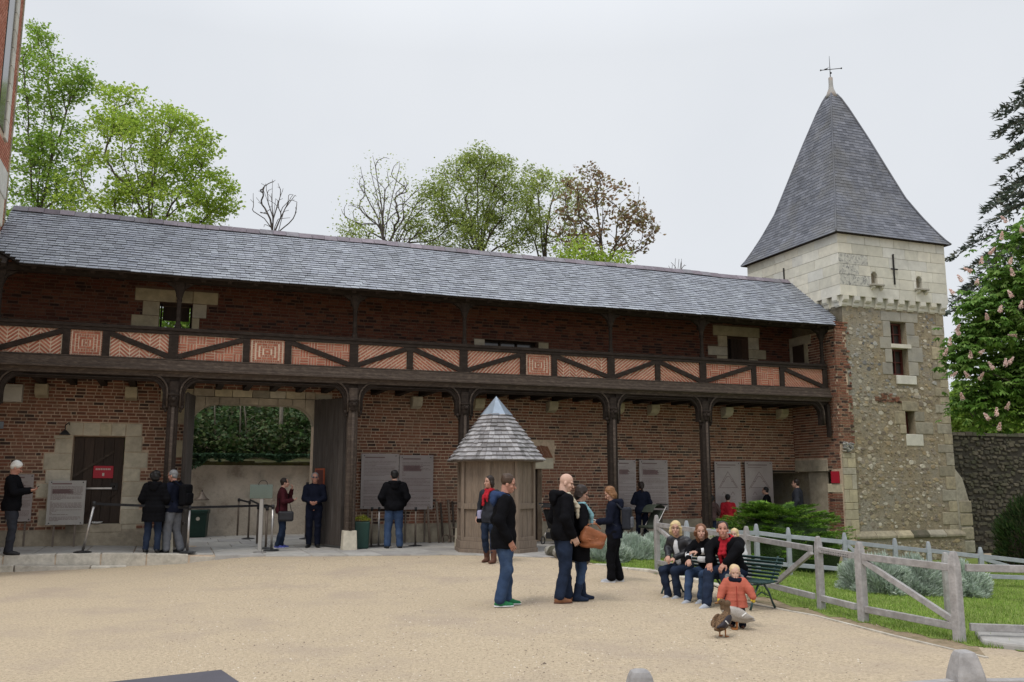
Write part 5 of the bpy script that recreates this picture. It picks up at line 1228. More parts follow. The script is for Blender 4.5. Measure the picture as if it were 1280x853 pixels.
for i in range(nb_ + 1):
    a, b = lerp_path([tuple(p) for p in band_a], i / nb_), lerp_path(band_b, i / nb_)
    for u in (0, .5, 1): p = a + (b - a) * u; Vb.append((p[0], p[1], gz(p[0], p[1]) + .009))
for i in range(nb_):
    for k_ in (0, 1): Fb.append((i * 3 + k_, i * 3 + k_ + 1, i * 3 + k_ + 4, i * 3 + k_ + 3))
struct(npmesh('soil_border', Vb, Fb, mat('dry_soil', (.27, .205, .135), rough=.97, nscale=14, namt=.4, bump=.9, bscale=60, stain=(.13, .12, .05), stscale=5, stamt=.7), smooth=True))
edg = resample([(5.0, 9.75), (4.55, 11.0), (4.12, 12.5), (3.45, 13.6)], .5); q = MB()
for a, b in zip(edg, edg[1:]): q.bar((a[0], a[1], gz(*a) - .005), (b[0], b[1], gz(*b) - .005), .045, .045)
struct(q.build('path_edging', K['kerb']))
for k in range(14):
    u = k / 13; p = on(684 + 40 * u, 698 + 9 * u); q = MB(); r = RNG.uniform(.09, .15); vs = []
    q.sphere((0, 0, 0), (r * 1.25, r, r * RNG.uniform(.8, 1.1)), 8); me_o = q.build('border_stone', K['dark_rubble'] if k % 3 else K['greyashlar']); me_o.location = (p[0] + .1, p[1] + .55 + RNG.uniform(-.05, .05), p[2] + .08); me_o.rotation_euler = (RNG.random(), RNG.random(), RNG.random() * 3)
    tag(me_o, 'mossy rounded stone edging the bed beside the booth', 'stone', 'mossy stones edging the bed')
# ================================================================== pushchairs waiting by the wall
def stroller(loc, rz, label, col):
    o = thing('pushchair', label, 'pushchair', rotz(rz, loc), 'pushchairs parked by the wall')
    for sg in (-1, 1):
        q = MB(); q.tube([(sg * .2, .35, .08), (sg * .21, .0, .45), (sg * .22, -.35, .95), (sg * .22, -.45, 1.02)], .012, 6); q.tube([(sg * .21, -.3, .1), (sg * .21, .0, .45)], .012, 6); q.build('frame', K['steel'], o, smooth=True)
        for y in (.36, -.3):
            q = MB(); q.tube([(sg * .23 + .03 * math.cos(0), y + .09 * math.cos(a_), .1 + .09 * math.sin(a_)) for a_ in np.linspace(0, 6.283, 15)], .016, 6); q.build('wheel', K['blacksteel'], o, smooth=True)
    q = MB(); q.tube([(-.22, -.45, 1.02), (.22, -.45, 1.02)], .016, 6); q.build('handle', K['blacksteel'], o)
    q = MB(); q.prism([(-.19, .28, .42), (-.19, -.08, .38), (-.19, -.30, .85), (-.19, -.24, .88), (-.19, -.02, .48), (-.19, .28, .48)], (.38, 0, 0)); q.build('seat', col, o, bevel=.02)
    q = MB()
    for k in range(5):
        a0, a1 = math.radians(20 + 24 * k), math.radians(44 + 24 * k); q.add([(-.2, -.16 + .3 * math.cos(a0), .72 + .3 * math.sin(a0)), (.2, -.16 + .3 * math.cos(a0), .72 + .3 * math.sin(a0)), (.2, -.16 + .3 * math.cos(a1), .72 + .3 * math.sin(a1)), (-.2, -.16 + .3 * math.cos(a1), .72 + .3 * math.sin(a1))], [(0, 1, 2, 3)])
    q.build('hood', col, o, smooth=True)
    q = MB(); q.box(-.17, .17, -.22, .15, .14, .3); q.build('basket', K['blacksteel'], o, bevel=.02)
c_ = mat('pushchair_cloth', (.045, .055, .04), rough=.9, nscale=20, namt=.3)
p = GW(8.0, .55); stroller((p[0], p[1], plat_z(8)), 2.2, 'dark pushchair with folded hood beside the woman reading the panel', c_)
p = GW(5.3, .6); stroller((p[0], p[1], plat_z(5.3)), -.6, 'dark pushchair by the brick wall behind the bald man', K['blacksteel'])
# ================================================================== vegetation
def leaf_quads(P, size, stretch=1.7, nrm_up=.3, rs=NR):
    """one bent diamond leaf (two triangles) per point"""
    n = len(P); P = np.asarray(P, float)
    d = rs.randn(n, 3); d[:, 2] *= .6; d /= np.linalg.norm(d, axis=1)[:, None]
    up = rs.randn(n, 3) * (1 - nrm_up); up[:, 2] += nrm_up * 2; s = np.cross(d, up); s /= np.linalg.norm(s, axis=1)[:, None] + 1e-9
    sz = size * (0.45 + 1.2 * rs.rand(n))[:, None]
    nn = np.cross(s, d)
    V = np.stack([P - d * sz * stretch / 2, P + s * sz / 2 + nn * sz * .08, P + d * sz * stretch / 2 - nn * sz * .1, P - s * sz / 2 + nn * sz * .08], 1).reshape(-1, 3)
    i = np.arange(n) * 4; Fq = np.stack([i, i + 1, i + 2, i + 3], 1); return V, Fq
def skeleton(root, top, tips, rs, up_bias=.35, stems=7):
    """a short trunk that forks into curved main stems; every other tip branches off the best placed node"""
    root = np.array(root, float); top = np.array(top, float); n0 = 12
    N = [root + (top - root) * i / n0 for i in range(n0 + 1)]; par = [-1] + list(range(n0)); dirs = [np.array([0, 0, 1.])] * (n0 + 1)
    tips = [np.array(p) for p in tips]
    def grow(j, tpt, step, sway):
        p0 = N[j]; L = np.linalg.norm(tpt - p0); k = max(2, int(L / step)); c = p0 + dirs[j] * L * .45 + rs.randn(3) * sway * L; prev = j
        for i in range(1, k + 1):
            u = i / k; q = p0 * (1 - u) ** 2 + c * 2 * u * (1 - u) + tpt * u * u; q = q + rs.randn(3) * .012 * min(L, 2) * (u < 1)
            d = q - N[prev]; N.append(q); par.append(prev); dirs.append(d / (np.linalg.norm(d) + 1e-9)); prev = len(N) - 1
    if tips:
        hi = sorted(tips, key=lambda p: -p[2])[:max(stems, len(tips) // 2)]; ch = [hi[0]]
        while len(ch) < min(stems, len(hi)): ch.append(max(hi, key=lambda p: min(np.linalg.norm((p - q)) for q in ch)))
        ids = {id(c) for c in ch}
        for c in ch: grow(rs.randint(n0 - 5, n0 + 1), c, .5, .03)
        rest = sorted([p for p in tips if id(p) not in ids], key=lambda p: np.linalg.norm(p - top))
        for tpt in rest:
            A_ = np.array(N); D_ = np.array(dirs); dv = tpt - A_; ds = np.linalg.norm(dv, axis=1) + 1e-6; cs = (dv * D_).sum(1) / ds
            cost = ds * (1 + 1.5 * np.clip(.75 - cs, 0, 2) + 1.2 * np.clip(.25 - dv[:, 2] / ds, 0, 2)); cost[:n0 - 5] += 99
            grow(int(np.argmin(cost)), tpt, .45, .05)
    return np.array(N), par
def limbs(N, par, r_tip=.006, r_max=.2, expo=.40):
    cnt = np.ones(len(N))
    for i in range(len(N) - 1, 0, -1): cnt[par[i]] += cnt[i]
    R = np.minimum(r_max, r_tip * cnt ** expo)
    V = []; Fq = []; n = 5
    for i in range(1, len(N)):
        a, b = N[par[i]], N[i]; d = b - a; L = np.linalg.norm(d)
        if L < 1e-5: continue
        d /= L; s = np.cross(d, (0.3, .2, .93)); s /= np.linalg.norm(s) + 1e-9; t_ = np.cross(d, s); o = len(V)
        ra, rb = min(R[par[i]], R[i] * 1.25), R[i]
        for p, r in ((a, ra), (b, rb)):
            for k in range(n): an = 6.283 * k / n; V.append(p + (s * math.cos(an) + t_ * math.sin(an)) * r)
        for k in range(n): Fq.append((o + k, o + (k + 1) % n, o + n + (k + 1) % n, o + n + k))
    return np.array(V), np.array(Fq)
def blobs(ells, n, rs, shell=.45):
    """random points in a union of ellipsoids given as (centre, radii, weight)"""
    w = np.array([e[2] for e in ells], float); w /= w.sum(); out = []
    for e, c in zip(ells, rs.multinomial(n, w)):
        d = rs.randn(c, 3); d /= np.linalg.norm(d, axis=1)[:, None]; r = (shell + (1 - shell) * rs.rand(c)) ** .6
        out.append(np.array(e[0]) + d * r[:, None] * np.array(e[1]))
    return np.concatenate(out)
def pxe(x, y, rx, ry, D, w=1, rd=None):      # ellipsoid from its outline in the photograph and its distance
    c = dep(x, y, D); k = np.linalg.norm(c - CAMP) / math.hypot(F_PX, 0) * .985; rx, ry = rx * k, ry * k
    return (c, (rx, rd or rx * .8, ry), w)
def hill(x, y):
    t, s = ts((x, y, 0)); return 2.1 + (s - 6.9) * .42 if s < 16 else 5.9 + (s - 16) * .05
def tree(name, label, ells, D, n_tips, leaves, lsize, lmat, bark='bark', seed=1, root_px=None, rtip=.0065, rmax=.16, per=.34, group=None, stretch=1.7, cat='tree', shell=.45, fan=True):
    rs = np.random.RandomState(seed); tips = blobs(ells, n_tips, rs, shell)
    c = np.mean([e[0] for e in ells], axis=0)
    rp = dep(root_px[0], root_px[1], D); base = np.array([rp[0], rp[1], hill(rp[0], rp[1]) - .3]); zt = c[2] - max(e[1][2] for e in ells) * (.75 if fan else -.3)
    o = thing(name, label, cat, loc=tuple(base), group=group)
    N, par = skeleton(base, (c[0], c[1], zt), list(tips), rs)
    V, Fq = limbs(N, par, rtip, rmax); tr_ = npmesh('trunk', V - base, Fq, K[bark], o, smooth=True)
    if leaves:
        idx = np.arange(len(N))[13:]; kid = np.zeros(len(N)); 
        for p_ in par[1:]: kid[p_] += 1
        ends = np.array([i for i in idx if kid[i] == 0]); mids = np.array([i for i in idx if kid[i] == 1])
        src = np.concatenate([ends, ends, mids]); pick = src[rs.randint(0, len(src), leaves)]
        cl_ = rs.randint(0, 6, leaves); off = rs.randn(leaves, 3) * per * .42 + np.stack([np.sin(cl_ * 2.1 + pick), np.cos(cl_ * 1.7 + pick), np.sin(cl_ + pick * .7)], 1) * per * .8
        P = N[pick] + off * np.array([1, 1, .7])
        V, Fq = leaf_quads(P, lsize, stretch, rs=rs); npmesh('crown', V - base, Fq, K[lmat], o, kind='stuff', rnd=np.clip(rs.rand(leaves) * .5 + (cl_ / 12), 0, 1))
    return o
TG = 'trees on the bank behind the gallery'
tree('locust_tree', 'tall fresh green tree rising directly beside the red brick house', [pxe(48, 120, 34, 85, 33, 3), pxe(85, 100, 28, 22, 33, 1), pxe(40, 230, 50, 55, 33, 2), pxe(75, 210, 36, 60, 33, 2)], 33, 190, 15000, .068, 'leaf_spring2', seed=3, root_px=(35, 300), per=.30, group=TG)
tree('locust_tree', 'broad spring green tree with airy clumps above the gallery roof', [pxe(185, 190, 70, 62, 32, 4), pxe(150, 140, 32, 34, 32, 1.4), pxe(225, 180, 45, 35, 32, 1.5), pxe(262, 245, 34, 28, 32, 1.2), pxe(120, 240, 45, 52, 32, 1.6), pxe(200, 262, 80, 30, 32, 2)], 32, 300, 21000, .068, 'leaf_spring', seed=5, root_px=(190, 310), per=.28, group=TG)
tree('ash_tree', 'full green tree highest behind the middle of the gallery roof', [pxe(592, 242, 58, 54, 36, 3), pxe(605, 212, 38, 28, 36, 1), pxe(640, 265, 45, 50, 36, 1.5), pxe(565, 295, 45, 35, 36, 1), pxe(610, 300, 60, 30, 36, 1.2)], 36, 380, 21000, .054, 'leaf_olive', seed=8, root_px=(596, 340), per=.26, group=TG)
tree('young_ash_tree', 'sparse thin-leaved tree between the full green and the copper tree', [pxe(690, 265, 45, 58, 37, 2), pxe(665, 240, 25, 40, 37, 1)], 37, 190, 5600, .055, 'leaf_olive', seed=9, root_px=(685, 340), per=.25, group=TG)
tree('copper_tree', 'tree with sparse copper brown leaves above the slate roof', [pxe(752, 272, 64, 56, 35, 3), pxe(735, 232, 28, 28, 35, 1), pxe(795, 290, 30, 36, 35, 1.2), pxe(720, 290, 28, 40, 35, 1)], 35, 260, 2900, .085, 'leaf_brown', seed=12, root_px=(748, 360), per=.22, group=TG)
tree('shrub', 'bright yellow-green bush peeping over the roof ridge below the copper tree', [pxe(728, 325, 34, 24, 33, 1), pxe(765, 330, 20, 14, 33, .5)], 33, 60, 3000, .07, 'leaf_spring', seed=14, root_px=(735, 350), group=TG, cat='bush')
tree('bare_tree', 'small bare twisted tree standing alone over the roof', [pxe(345, 258, 32, 30, 34, 1), pxe(338, 240, 18, 16, 34, .6)], 34, 75, 0, .05, 'leaf_olive', 'twig', seed=20, root_px=(350, 310), rtip=.008, rmax=.09, group=TG)
tree('bare_tree', 'clump of leafless upright stems left of the green tree', [pxe(478, 240, 38, 58, 35, 2), pxe(455, 260, 30, 30, 35, 1), pxe(510, 265, 30, 45, 35, 1)], 35, 150, 1100, .045, 'leaf_olive', 'twig', seed=22, root_px=(482, 330), rtip=.008, rmax=.08, group=TG)
tree('sapling', 'thin sapling with pale green leaves between bare stems and full tree', [pxe(540, 270, 30, 45, 36, 1), pxe(445, 290, 22, 14, 35, .3)], 36, 110, 4200, .055, 'leaf_olive', seed=23, root_px=(535, 330), group=TG)
tree('sapling', 'few bare twigs rising over the ridge near the tower', [pxe(846, 332, 16, 10, 33, 1)], 33, 14, 0, .05, 'leaf_olive', 'twig', seed=25, root_px=(850, 350), rtip=.008, rmax=.05, group=TG)

tree('elder_bush', 'green bush glimpsed through the small upper doorway of the gallery', [pxe(222, 398, 45, 26, 33, 1)], 33, 60, 3500, .08, 'leaf_spring2', seed=26, root_px=(222, 440), cat='bush', group=TG)
# wooded undergrowth on the bank seen through the gate
def undergrowth():
    rs = np.random.RandomState(31); P = []
    for k in range(420):
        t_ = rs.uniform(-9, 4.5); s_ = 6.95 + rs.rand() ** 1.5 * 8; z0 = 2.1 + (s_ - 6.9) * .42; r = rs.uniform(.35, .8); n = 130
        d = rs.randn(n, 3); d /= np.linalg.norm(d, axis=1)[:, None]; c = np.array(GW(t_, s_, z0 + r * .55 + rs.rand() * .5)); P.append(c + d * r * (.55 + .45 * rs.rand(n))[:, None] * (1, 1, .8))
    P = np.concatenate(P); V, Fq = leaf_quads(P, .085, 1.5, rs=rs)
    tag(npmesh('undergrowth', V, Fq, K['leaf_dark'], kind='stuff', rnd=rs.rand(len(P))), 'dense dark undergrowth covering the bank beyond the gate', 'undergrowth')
    for k, (px, pt, pb, lean) in enumerate(((347, 500, 580, -8), (300, 500, 560, 4), (310, 520, 545, 18), (270, 510, 540, 12))):
        a, b = fac(px + lean * .0, pb, 7.4), fac(px - lean * .6, pt - 30, 7.4); q = MB(); q.tube([(a[0], 7.4, a[1] - .4), ((a[0] + b[0]) / 2 + .04, 7.35, (a[1] + b[1]) / 2), (b[0], 7.4, b[1] + .5)], [.075, .06, .05] if k == 0 else [.025, .02, .015], 7)
        sp_o = thing('sapling', ('pale slim tree trunk rising from the bank beyond the gate', 'thin pale branch crossing the dark bank foliage', 'forked twig leaning over the bank foliage', 'bent thin stem among the bank leaves')[k], 'tree', MG); q.build('trunk', K['barkpale'], sp_o, smooth=True)
    n = 4200; t_ = rs.uniform(-6, .2, n); w = rs.rand(n); P = np.array([GW(t, 6.08 - .12 * rs.rand(), 2.42 - u ** 2 * .55 * (.6 + .4 * math.sin(t * 5)) * (1 if t < -2.6 else .35)) for t, u in zip(t_, w)])
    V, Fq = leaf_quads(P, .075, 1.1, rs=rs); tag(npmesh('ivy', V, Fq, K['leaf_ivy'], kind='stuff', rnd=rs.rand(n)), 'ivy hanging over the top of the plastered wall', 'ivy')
undergrowth()

# lawn with blades
def lawn():
    st = .22; xs_ = np.arange(1.2, 18, st); ys_ = np.arange(10, 28, st); V = []; Fq = []; idx = {}
    for x in xs_:
        for y in ys_:
            if in_poly(x + st / 2, y + st / 2, LAWN):
                f = []
                for dx, dy in ((0, 0), (st, 0), (st, st), (0, st)):
                    k = (round((x + dx) * 100), round((y + dy) * 100))
                    if k not in idx: idx[k] = len(V); V.append((x + dx, y + dy, gz(x + dx, y + dy) + .012))
                    f.append(idx[k])
                Fq.append(f)
    struct(npmesh('lawn', V, Fq, K['lawn'], smooth=True))
    rs = np.random.RandomState(44); n = 150000; x = 1.3 + rs.rand(n) ** 1.25 * 12; y = 10.1 + rs.rand(n) ** 1.5 * 13
    ok = np.array([in_poly(a, b, LAWN) for a, b in zip(x, y)]); x, y = x[ok], y[ok]; n = len(x); z = np.array([gz(a, b) for a, b in zip(x, y)]) + .008
    an = rs.rand(n) * 6.283; h = .028 + .04 * rs.rand(n) ** 2; w = .006; ln = rs.randn(n, 2) * .018
    edge_tall = rs.rand(n) < .02; h = np.where(edge_tall, h * 1.8, h)
    V = np.stack([np.stack([x - np.cos(an) * w, y - np.sin(an) * w, z], 1), np.stack([x + np.cos(an) * w, y + np.sin(an) * w, z], 1), np.stack([x + ln[:, 0], y + ln[:, 1], z + h], 1)], 1).reshape(-1, 3)
    i = np.arange(n) * 3; tag(npmesh('grass', V, np.stack([i, i + 1, i + 2], 1), K['grass'], kind='stuff', rnd=rs.rand(n)), 'short bright green grass inside the wooden fences', 'grass')
lawn()
# grey santolina mounds
def mound(c, rx, ry, rz, n, seed, label, m='leaf_santolina', L=.10, name='santolina_bush', grp=None, cat='bush', w=.010):
    rs = np.random.RandomState(seed); d = rs.randn(n, 3); d[:, 2] = np.abs(d[:, 2]) * 1.0; d /= np.linalg.norm(d, axis=1)[:, None]
    lump = 1 + .16 * np.sin(d[:, 0] * 7 + seed) * np.cos(d[:, 1] * 6 + seed) + .10 * np.sin(d[:, 2] * 9 + d[:, 0] * 5)
    r = (.72 + .28 * rs.rand(n) ** .5) * lump; P = d * r[:, None] * (rx, ry, rz); dr = d * (1, 1, .8) + np.array([0, 0, .55]) + rs.randn(n, 3) * .3; dr /= np.linalg.norm(dr, axis=1)[:, None]
    s = np.cross(dr, rs.randn(n, 3)); s /= np.linalg.norm(s, axis=1)[:, None]; l = (L * (.6 + .8 * rs.rand(n)))[:, None]
    V = np.stack([P - s * w, P + s * w, P + dr * l + s * w * .4, P + dr * l - s * w * .4], 1).reshape(-1, 3); i = np.arange(n) * 4
    o = thing(name, label, cat, loc=tuple(c), group=grp)
    npmesh('foliage', V, np.stack([i, i + 1, i + 2, i + 3], 1), K[m], o, kind='stuff', rnd=rs.rand(n))
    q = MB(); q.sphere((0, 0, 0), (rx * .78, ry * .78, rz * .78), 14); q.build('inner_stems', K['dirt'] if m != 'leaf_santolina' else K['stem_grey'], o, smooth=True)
    return o
K['stem_grey'] = mat('santolina_stems', (.28, .33, .26), rough=.95, nscale=30, namt=.5)
SG = 'santolina mounds on the lawn'
for k, (px, py, rx, rz, lab) in enumerate(((755, 704, .55, .42, 'grey-green santolina mound right behind the brown handbag'), (792, 700, .55, .46, 'grey-green santolina mound behind the woman with the backpack'), (822, 698, .42, .45, 'grey-green santolina mound touching the end post of the bench fence'),
        (1085, 741, .36, .50, 'silvery santolina mound against the short gate section of fence'), (1112, 745, .42, .56, 'tall silvery santolina mound at the left of the lawn row'), (1152, 746, .50, .56, 'wide silvery santolina mound in the middle of the lawn row'), (1185, 748, .34, .46, 'low silvery santolina mound behind the single post'), (1212, 748, .44, .52, 'silvery santolina mound ending the row towards the dark shrub'))):
    p = on(px, py); mound((p[0], p[1] + .3, p[2]), rx, rx * .85, rz, 9500, 50 + k, lab, grp=SG)
# juniper
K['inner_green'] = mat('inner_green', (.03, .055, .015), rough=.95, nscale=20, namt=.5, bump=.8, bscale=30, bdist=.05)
def juniper():
    rs = np.random.RandomState(77); c = dep(978, 690, 21.2); c = np.array([c[0], c[1], gz(c[0], c[1])])
    o = thing('juniper_bush', 'spreading bright green juniper in front of the end doorway', 'bush', loc=tuple(c)); V = []; R = []
    for k in range(300):                               # flat drooping fronds in layers
        a = rs.rand() * 6.283; z = .22 + 1.2 * rs.rand() ** .8; rad = 1.9 * (1 - (z / 1.8) ** 2.2) * (.6 + .42 * rs.rand()) + .12
        base = np.array([math.cos(a) * rad * .25, math.sin(a) * rad * .25, z - .05]); tip = np.array([math.cos(a) * rad, math.sin(a) * rad, z + .14]); col = rs.rand(); ax_ = (tip - base); Lf = np.linalg.norm(ax_); ax_ /= Lf; sd_ = np.cross(ax_, (0, 0, 1)); sd_ /= np.linalg.norm(sd_)
        for j in range(200):
            u = rs.rand() ** .6; w_ = .26 * (1.15 - u) * (.4 + .6 * rs.rand()); sg = rs.choice((-1, 1)); p = base + ax_ * Lf * u + sd_ * sg * w_ * rs.rand() + np.array([0, 0, -.05 * u * u - .04 * rs.rand()])
            d = ax_ * .8 + sd_ * sg * .55 + rs.randn(3) * .22 + np.array([0, 0, .12]); d /= np.linalg.norm(d); s = np.cross(d, (0, 0, 1)) + rs.randn(3) * .3; s /= np.linalg.norm(s); l = rs.uniform(.045, .085); w = .012
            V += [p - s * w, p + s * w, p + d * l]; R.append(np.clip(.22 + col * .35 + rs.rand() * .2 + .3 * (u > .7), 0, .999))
    i = np.arange(len(V) // 3) * 3; npmesh('foliage', np.array(V), np.stack([i, i + 1, i + 2], 1), K['leaf_juniper'], o, kind='stuff', rnd=R)
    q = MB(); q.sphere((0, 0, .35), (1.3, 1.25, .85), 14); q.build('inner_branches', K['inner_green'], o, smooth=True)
juniper()
# horse chestnut leaning in from the right, with pink candles
def chestnut():
    rs = np.random.RandomState(91); D = 21.0; ells = [pxe(1252, 430, 42, 72, D, 3), pxe(1270, 330, 30, 42, D, 1.4), pxe(1220, 395, 22, 34, D, 1.0), pxe(1206, 445, 18, 22, D, .7), pxe(1280, 480, 36, 50, D, 1.6), pxe(1225, 500, 26, 26, D, .8), pxe(1330, 400, 60, 120, D, 3), pxe(1340, 300, 50, 60, D, 1.4)]
    base = np.array([*dep(1330, 600, D)[:2], -.5]); o = thing('chestnut_tree', 'horse chestnut with dark green leaves and pink flower candles beside the tower', 'tree', loc=tuple(base))
    tips = blobs(ells, 240, rs, .5); c = np.mean([e[0] for e in ells], axis=0); N, par = skeleton(base, (c[0] + 1.0, c[1], c[2] + 1.5), list(tips), rs, .2); V, Fq = limbs(N, par, .011, .22); npmesh('trunk', V - base, Fq, K['bark'], o, smooth=True)
    src = N[13:]; n = 4600; pick = src[rs.randint(0, len(src), n)] + rs.randn(n, 3) * np.array([.2, .25, .14]); V = []; F_ = []; R = []
    def palm(p, rz_, tilt, sc_):
        out = []
        for k in range(6):
            a = rz_ + (k - 2.5) * .62; l = sc_ * (.16 if 0 < k < 5 else .10); d = np.array([math.cos(a), math.sin(a), -.45 + tilt]); d /= np.linalg.norm(d); s = np.array([-math.sin(a), math.cos(a), 0]) * l * .21; m = p + d * l * .62
            out.append([p, m + s, p + d * l + (0, 0, -.035), m - s])
        return out
    single = []
    for p in pick:
        lf = palm(p, rs.rand() * 6.283, rs.randn() * .3, rs.uniform(.8, 1.3)); r = rs.rand()
        for q4 in lf: i = len(V); V += q4; F_.append((i, i + 1, i + 2, i + 3)); R.append(np.clip(r * .8 + rs.rand() * .2, 0, .999))
    npmesh('crown', np.array(V) - base, np.array(F_), K['leaf_chest'], o, kind='stuff', rnd=R)
    q = MB()
    for q4 in palm(np.zeros(3), 0, 0, 1.15): q.add(q4, [(0, 1, 2, 3)])
    lo = q.build('leaf', K['leaf_chest'], o); lme = lo.data; bpy.data.objects.remove(lo)
    for k in range(300):
        p = src[rs.randint(0, len(src))] + rs.randn(3) * np.array([.2, .2, .15]) + (0, -.25, 0) - base; share('leaf', lme, o, p, (rs.randn() * .3, rs.randn() * .3, rs.rand() * 6.28))
    fm = MB()
    for k in range(120):
        z = rs.rand(); r = .055 * (1 - z * .75) * rs.uniform(.6, 1.1); a = rs.rand() * 6.283; c_ = np.array([r * math.cos(a), r * math.sin(a), z * .21]); s_ = .017
        d1 = rs.randn(3); d1 /= np.linalg.norm(d1); d2 = np.cross(d1, rs.randn(3)); d2 /= np.linalg.norm(d2); fm.add([c_ - d1 * s_, c_ + d2 * s_, c_ + d1 * s_, c_ - d2 * s_], [(0, 1, 2, 3)])
    fo = fm.build('blossom_candle', K['blossom'], o); fme = fo.data; bpy.data.objects.remove(fo)
    spots = [(1257, 278), (1275, 290), (1250, 300), (1268, 345), (1262, 330), (1285, 320), (1213, 340), (1225, 355), (1200, 352), (1190, 368), (1196, 415), (1188, 432), (1198, 418), (1180, 445), (1213, 448), (1222, 443), (1243, 462), (1266, 455), (1258, 458), (1205, 500), (1215, 472), (1228, 475), (1186, 472), (1245, 520), (1260, 512), (1250, 538), (1235, 400), (1275, 385), (1250, 390), (1270, 420), (1262, 372), (1236, 545 - 20), (1225, 330), (1240, 318)]
    for x, y in spots:
        p = dep(x + rs.randn() * 2, y, D - rs.uniform(.6, 1.5)) - base; share('blossom_candle', fme, o, p, (rs.randn() * .5, rs.randn() * .5, rs.rand() * 6), (.9, .9, .95))
chestnut()
# conifer behind it
def conifer():
    rs = np.random.RandomState(97); D = 34.0; b = dep(1392, 560, D); base = np.array([b[0], b[1], 0]); zt = float(dep(1392, -40, D)[2])
    o = thing('fir_tree', 'dark fir with drooping tiered branches behind the chestnut', 'tree', loc=tuple(base)); q = MB(); q.tube([(0, 0, 0), (0, 0, zt * .5), (0, 0, zt)], [.35, .22, .04], 8); q.build('trunk', K['bark'], o, smooth=True)
    V = []; R = []; B_ = MB()
    z = 3.0
    while z < zt - .5:
        f = (z - 3) / (zt - 3); rad = min(5.4, .50 * (zt - z)) + .25; nb = 7
        for k in range(nb):
            if rs.rand() < .18: continue
            a = rs.rand() * 6.283; L = rad * rs.uniform(.6, 1.05); d = np.array([math.cos(a), math.sin(a), 0]); zz0 = z + rs.uniform(-.2, .2)
            pts = [np.array([0, 0, zz0]) + d * L * u + (0, 0, .28 * L * u * (1 - u) * 1.6 - .16 * L * u * u) for u in np.linspace(0, 1, 6)]; B_.tube(pts, [.045, .04, .03, .022, .014, .006], 4)
            sd_ = np.array([-d[1], d[0], 0])
            for j in range(int(150 * L / 3) + 30):
                u = rs.rand() ** .6; i_ = min(4, int(u * 5)); p = pts[i_] + (pts[i_ + 1] - pts[i_]) * (u * 5 - i_); w_ = .62 * (1 - u * .65) * L / 3.2; off = rs.uniform(-1, 1)
                p = p + sd_ * off * w_ + (0, 0, -.10 * abs(off) + rs.randn() * .05); dd = d * .6 + sd_ * (1 if off > 0 else -1) * .8 + rs.randn(3) * .35; dd /= np.linalg.norm(dd); l = rs.uniform(.18, .36); s = np.cross(dd, rs.randn(3)); s /= np.linalg.norm(s)
                V += [p - s * .045, p + s * .045, p + dd * l]; R.append(rs.rand())
        z += .55
    B_.build('branches', K['bark'], o, kind='stuff'); i = np.arange(len(V) // 3) * 3; npmesh('crown', np.array(V), np.stack([i, i + 1, i + 2], 1), K['leaf_conifer'], o, kind='stuff', rnd=R)
conifer()
# bushes over and before the garden wall
tree('hazel_bush', 'bright green bush growing behind the mossy garden wall', [pxe(1215, 515, 34, 30, 32, 2), pxe(1250, 520, 40, 30, 32, 2), pxe(1200, 500, 16, 20, 32, .6), pxe(1290, 500, 40, 60, 32, 2)], 32, 160, 9000, .085, 'leaf_spring2', seed=61, root_px=(1230, 560), cat='bush', per=.3)
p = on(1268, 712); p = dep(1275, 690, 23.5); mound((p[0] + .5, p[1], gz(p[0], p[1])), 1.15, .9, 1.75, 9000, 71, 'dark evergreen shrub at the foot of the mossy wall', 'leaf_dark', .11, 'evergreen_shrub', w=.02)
# ================================================================== bodies from blended volumes
def surf_nets(f, org, h):
    s = f < 0; nx, ny, nz = f.shape
    V = np.zeros((nx - 1, ny - 1, nz - 1, 3), np.float32); C = np.zeros((nx - 1, ny - 1, nz - 1), np.float32)
    cor = [(i, j, k) for i in (0, 1) for j in (0, 1) for k in (0, 1)]
    for a in cor:
        for ax in range(3):
            if a[ax]: continue
            b = list(a); b[ax] = 1
            sa = tuple(slice(a[i], f.shape[i] - 1 + a[i]) for i in range(3)); sb = tuple(slice(b[i], f.shape[i] - 1 + b[i]) for i in range(3))
            m = s[sa] != s[sb]; fa, fb = f[sa], f[sb]; t = np.where(m, fa / np.where(m, fa - fb, 1), 0)
            for i in range(3): V[..., i] += np.where(m, a[i] + (t if i == ax else 0), 0)
            C += m
    act = C > 0; idx = -np.ones(C.shape, np.int64); idx[act] = np.arange(act.sum())
    pos = V[act] / C[act][:, None] + np.argwhere(act); faces = []
    for ax in range(3):
        sl0 = [slice(None)] * 3; sl1 = [slice(None)] * 3; sl0[ax] = slice(0, -1); sl1[ax] = slice(1, None)
        a, b = s[tuple(sl0)], s[tuple(sl1)]; m = a != b; u, v = (ax + 1) % 3, (ax + 2) % 3
        I = np.argwhere(m); 
        ok = (I[:, u] > 0) & (I[:, v] > 0) & (I[:, u] < f.shape[u] - 1) & (I[:, v] < f.shape[v] - 1); I = I[ok]
        if not len(I): continue
        flip = a[tuple(I.T)]
        def cell(du, dv):
            J = I.copy(); J[:, u] += du; J[:, v] += dv; return idx[tuple(J.T)]
        q = np.stack([cell(-1, -1), cell(0, -1), cell(0, 0), cell(-1, 0)], 1); q[~flip] = q[~flip][:, ::-1]; faces.append(q)
    return (pos * h + org).astype(np.float32), np.concatenate(faces) if faces else np.zeros((0, 4), int)
_lat = np.random.RandomState(5).rand(32, 32, 32).astype(np.float32)
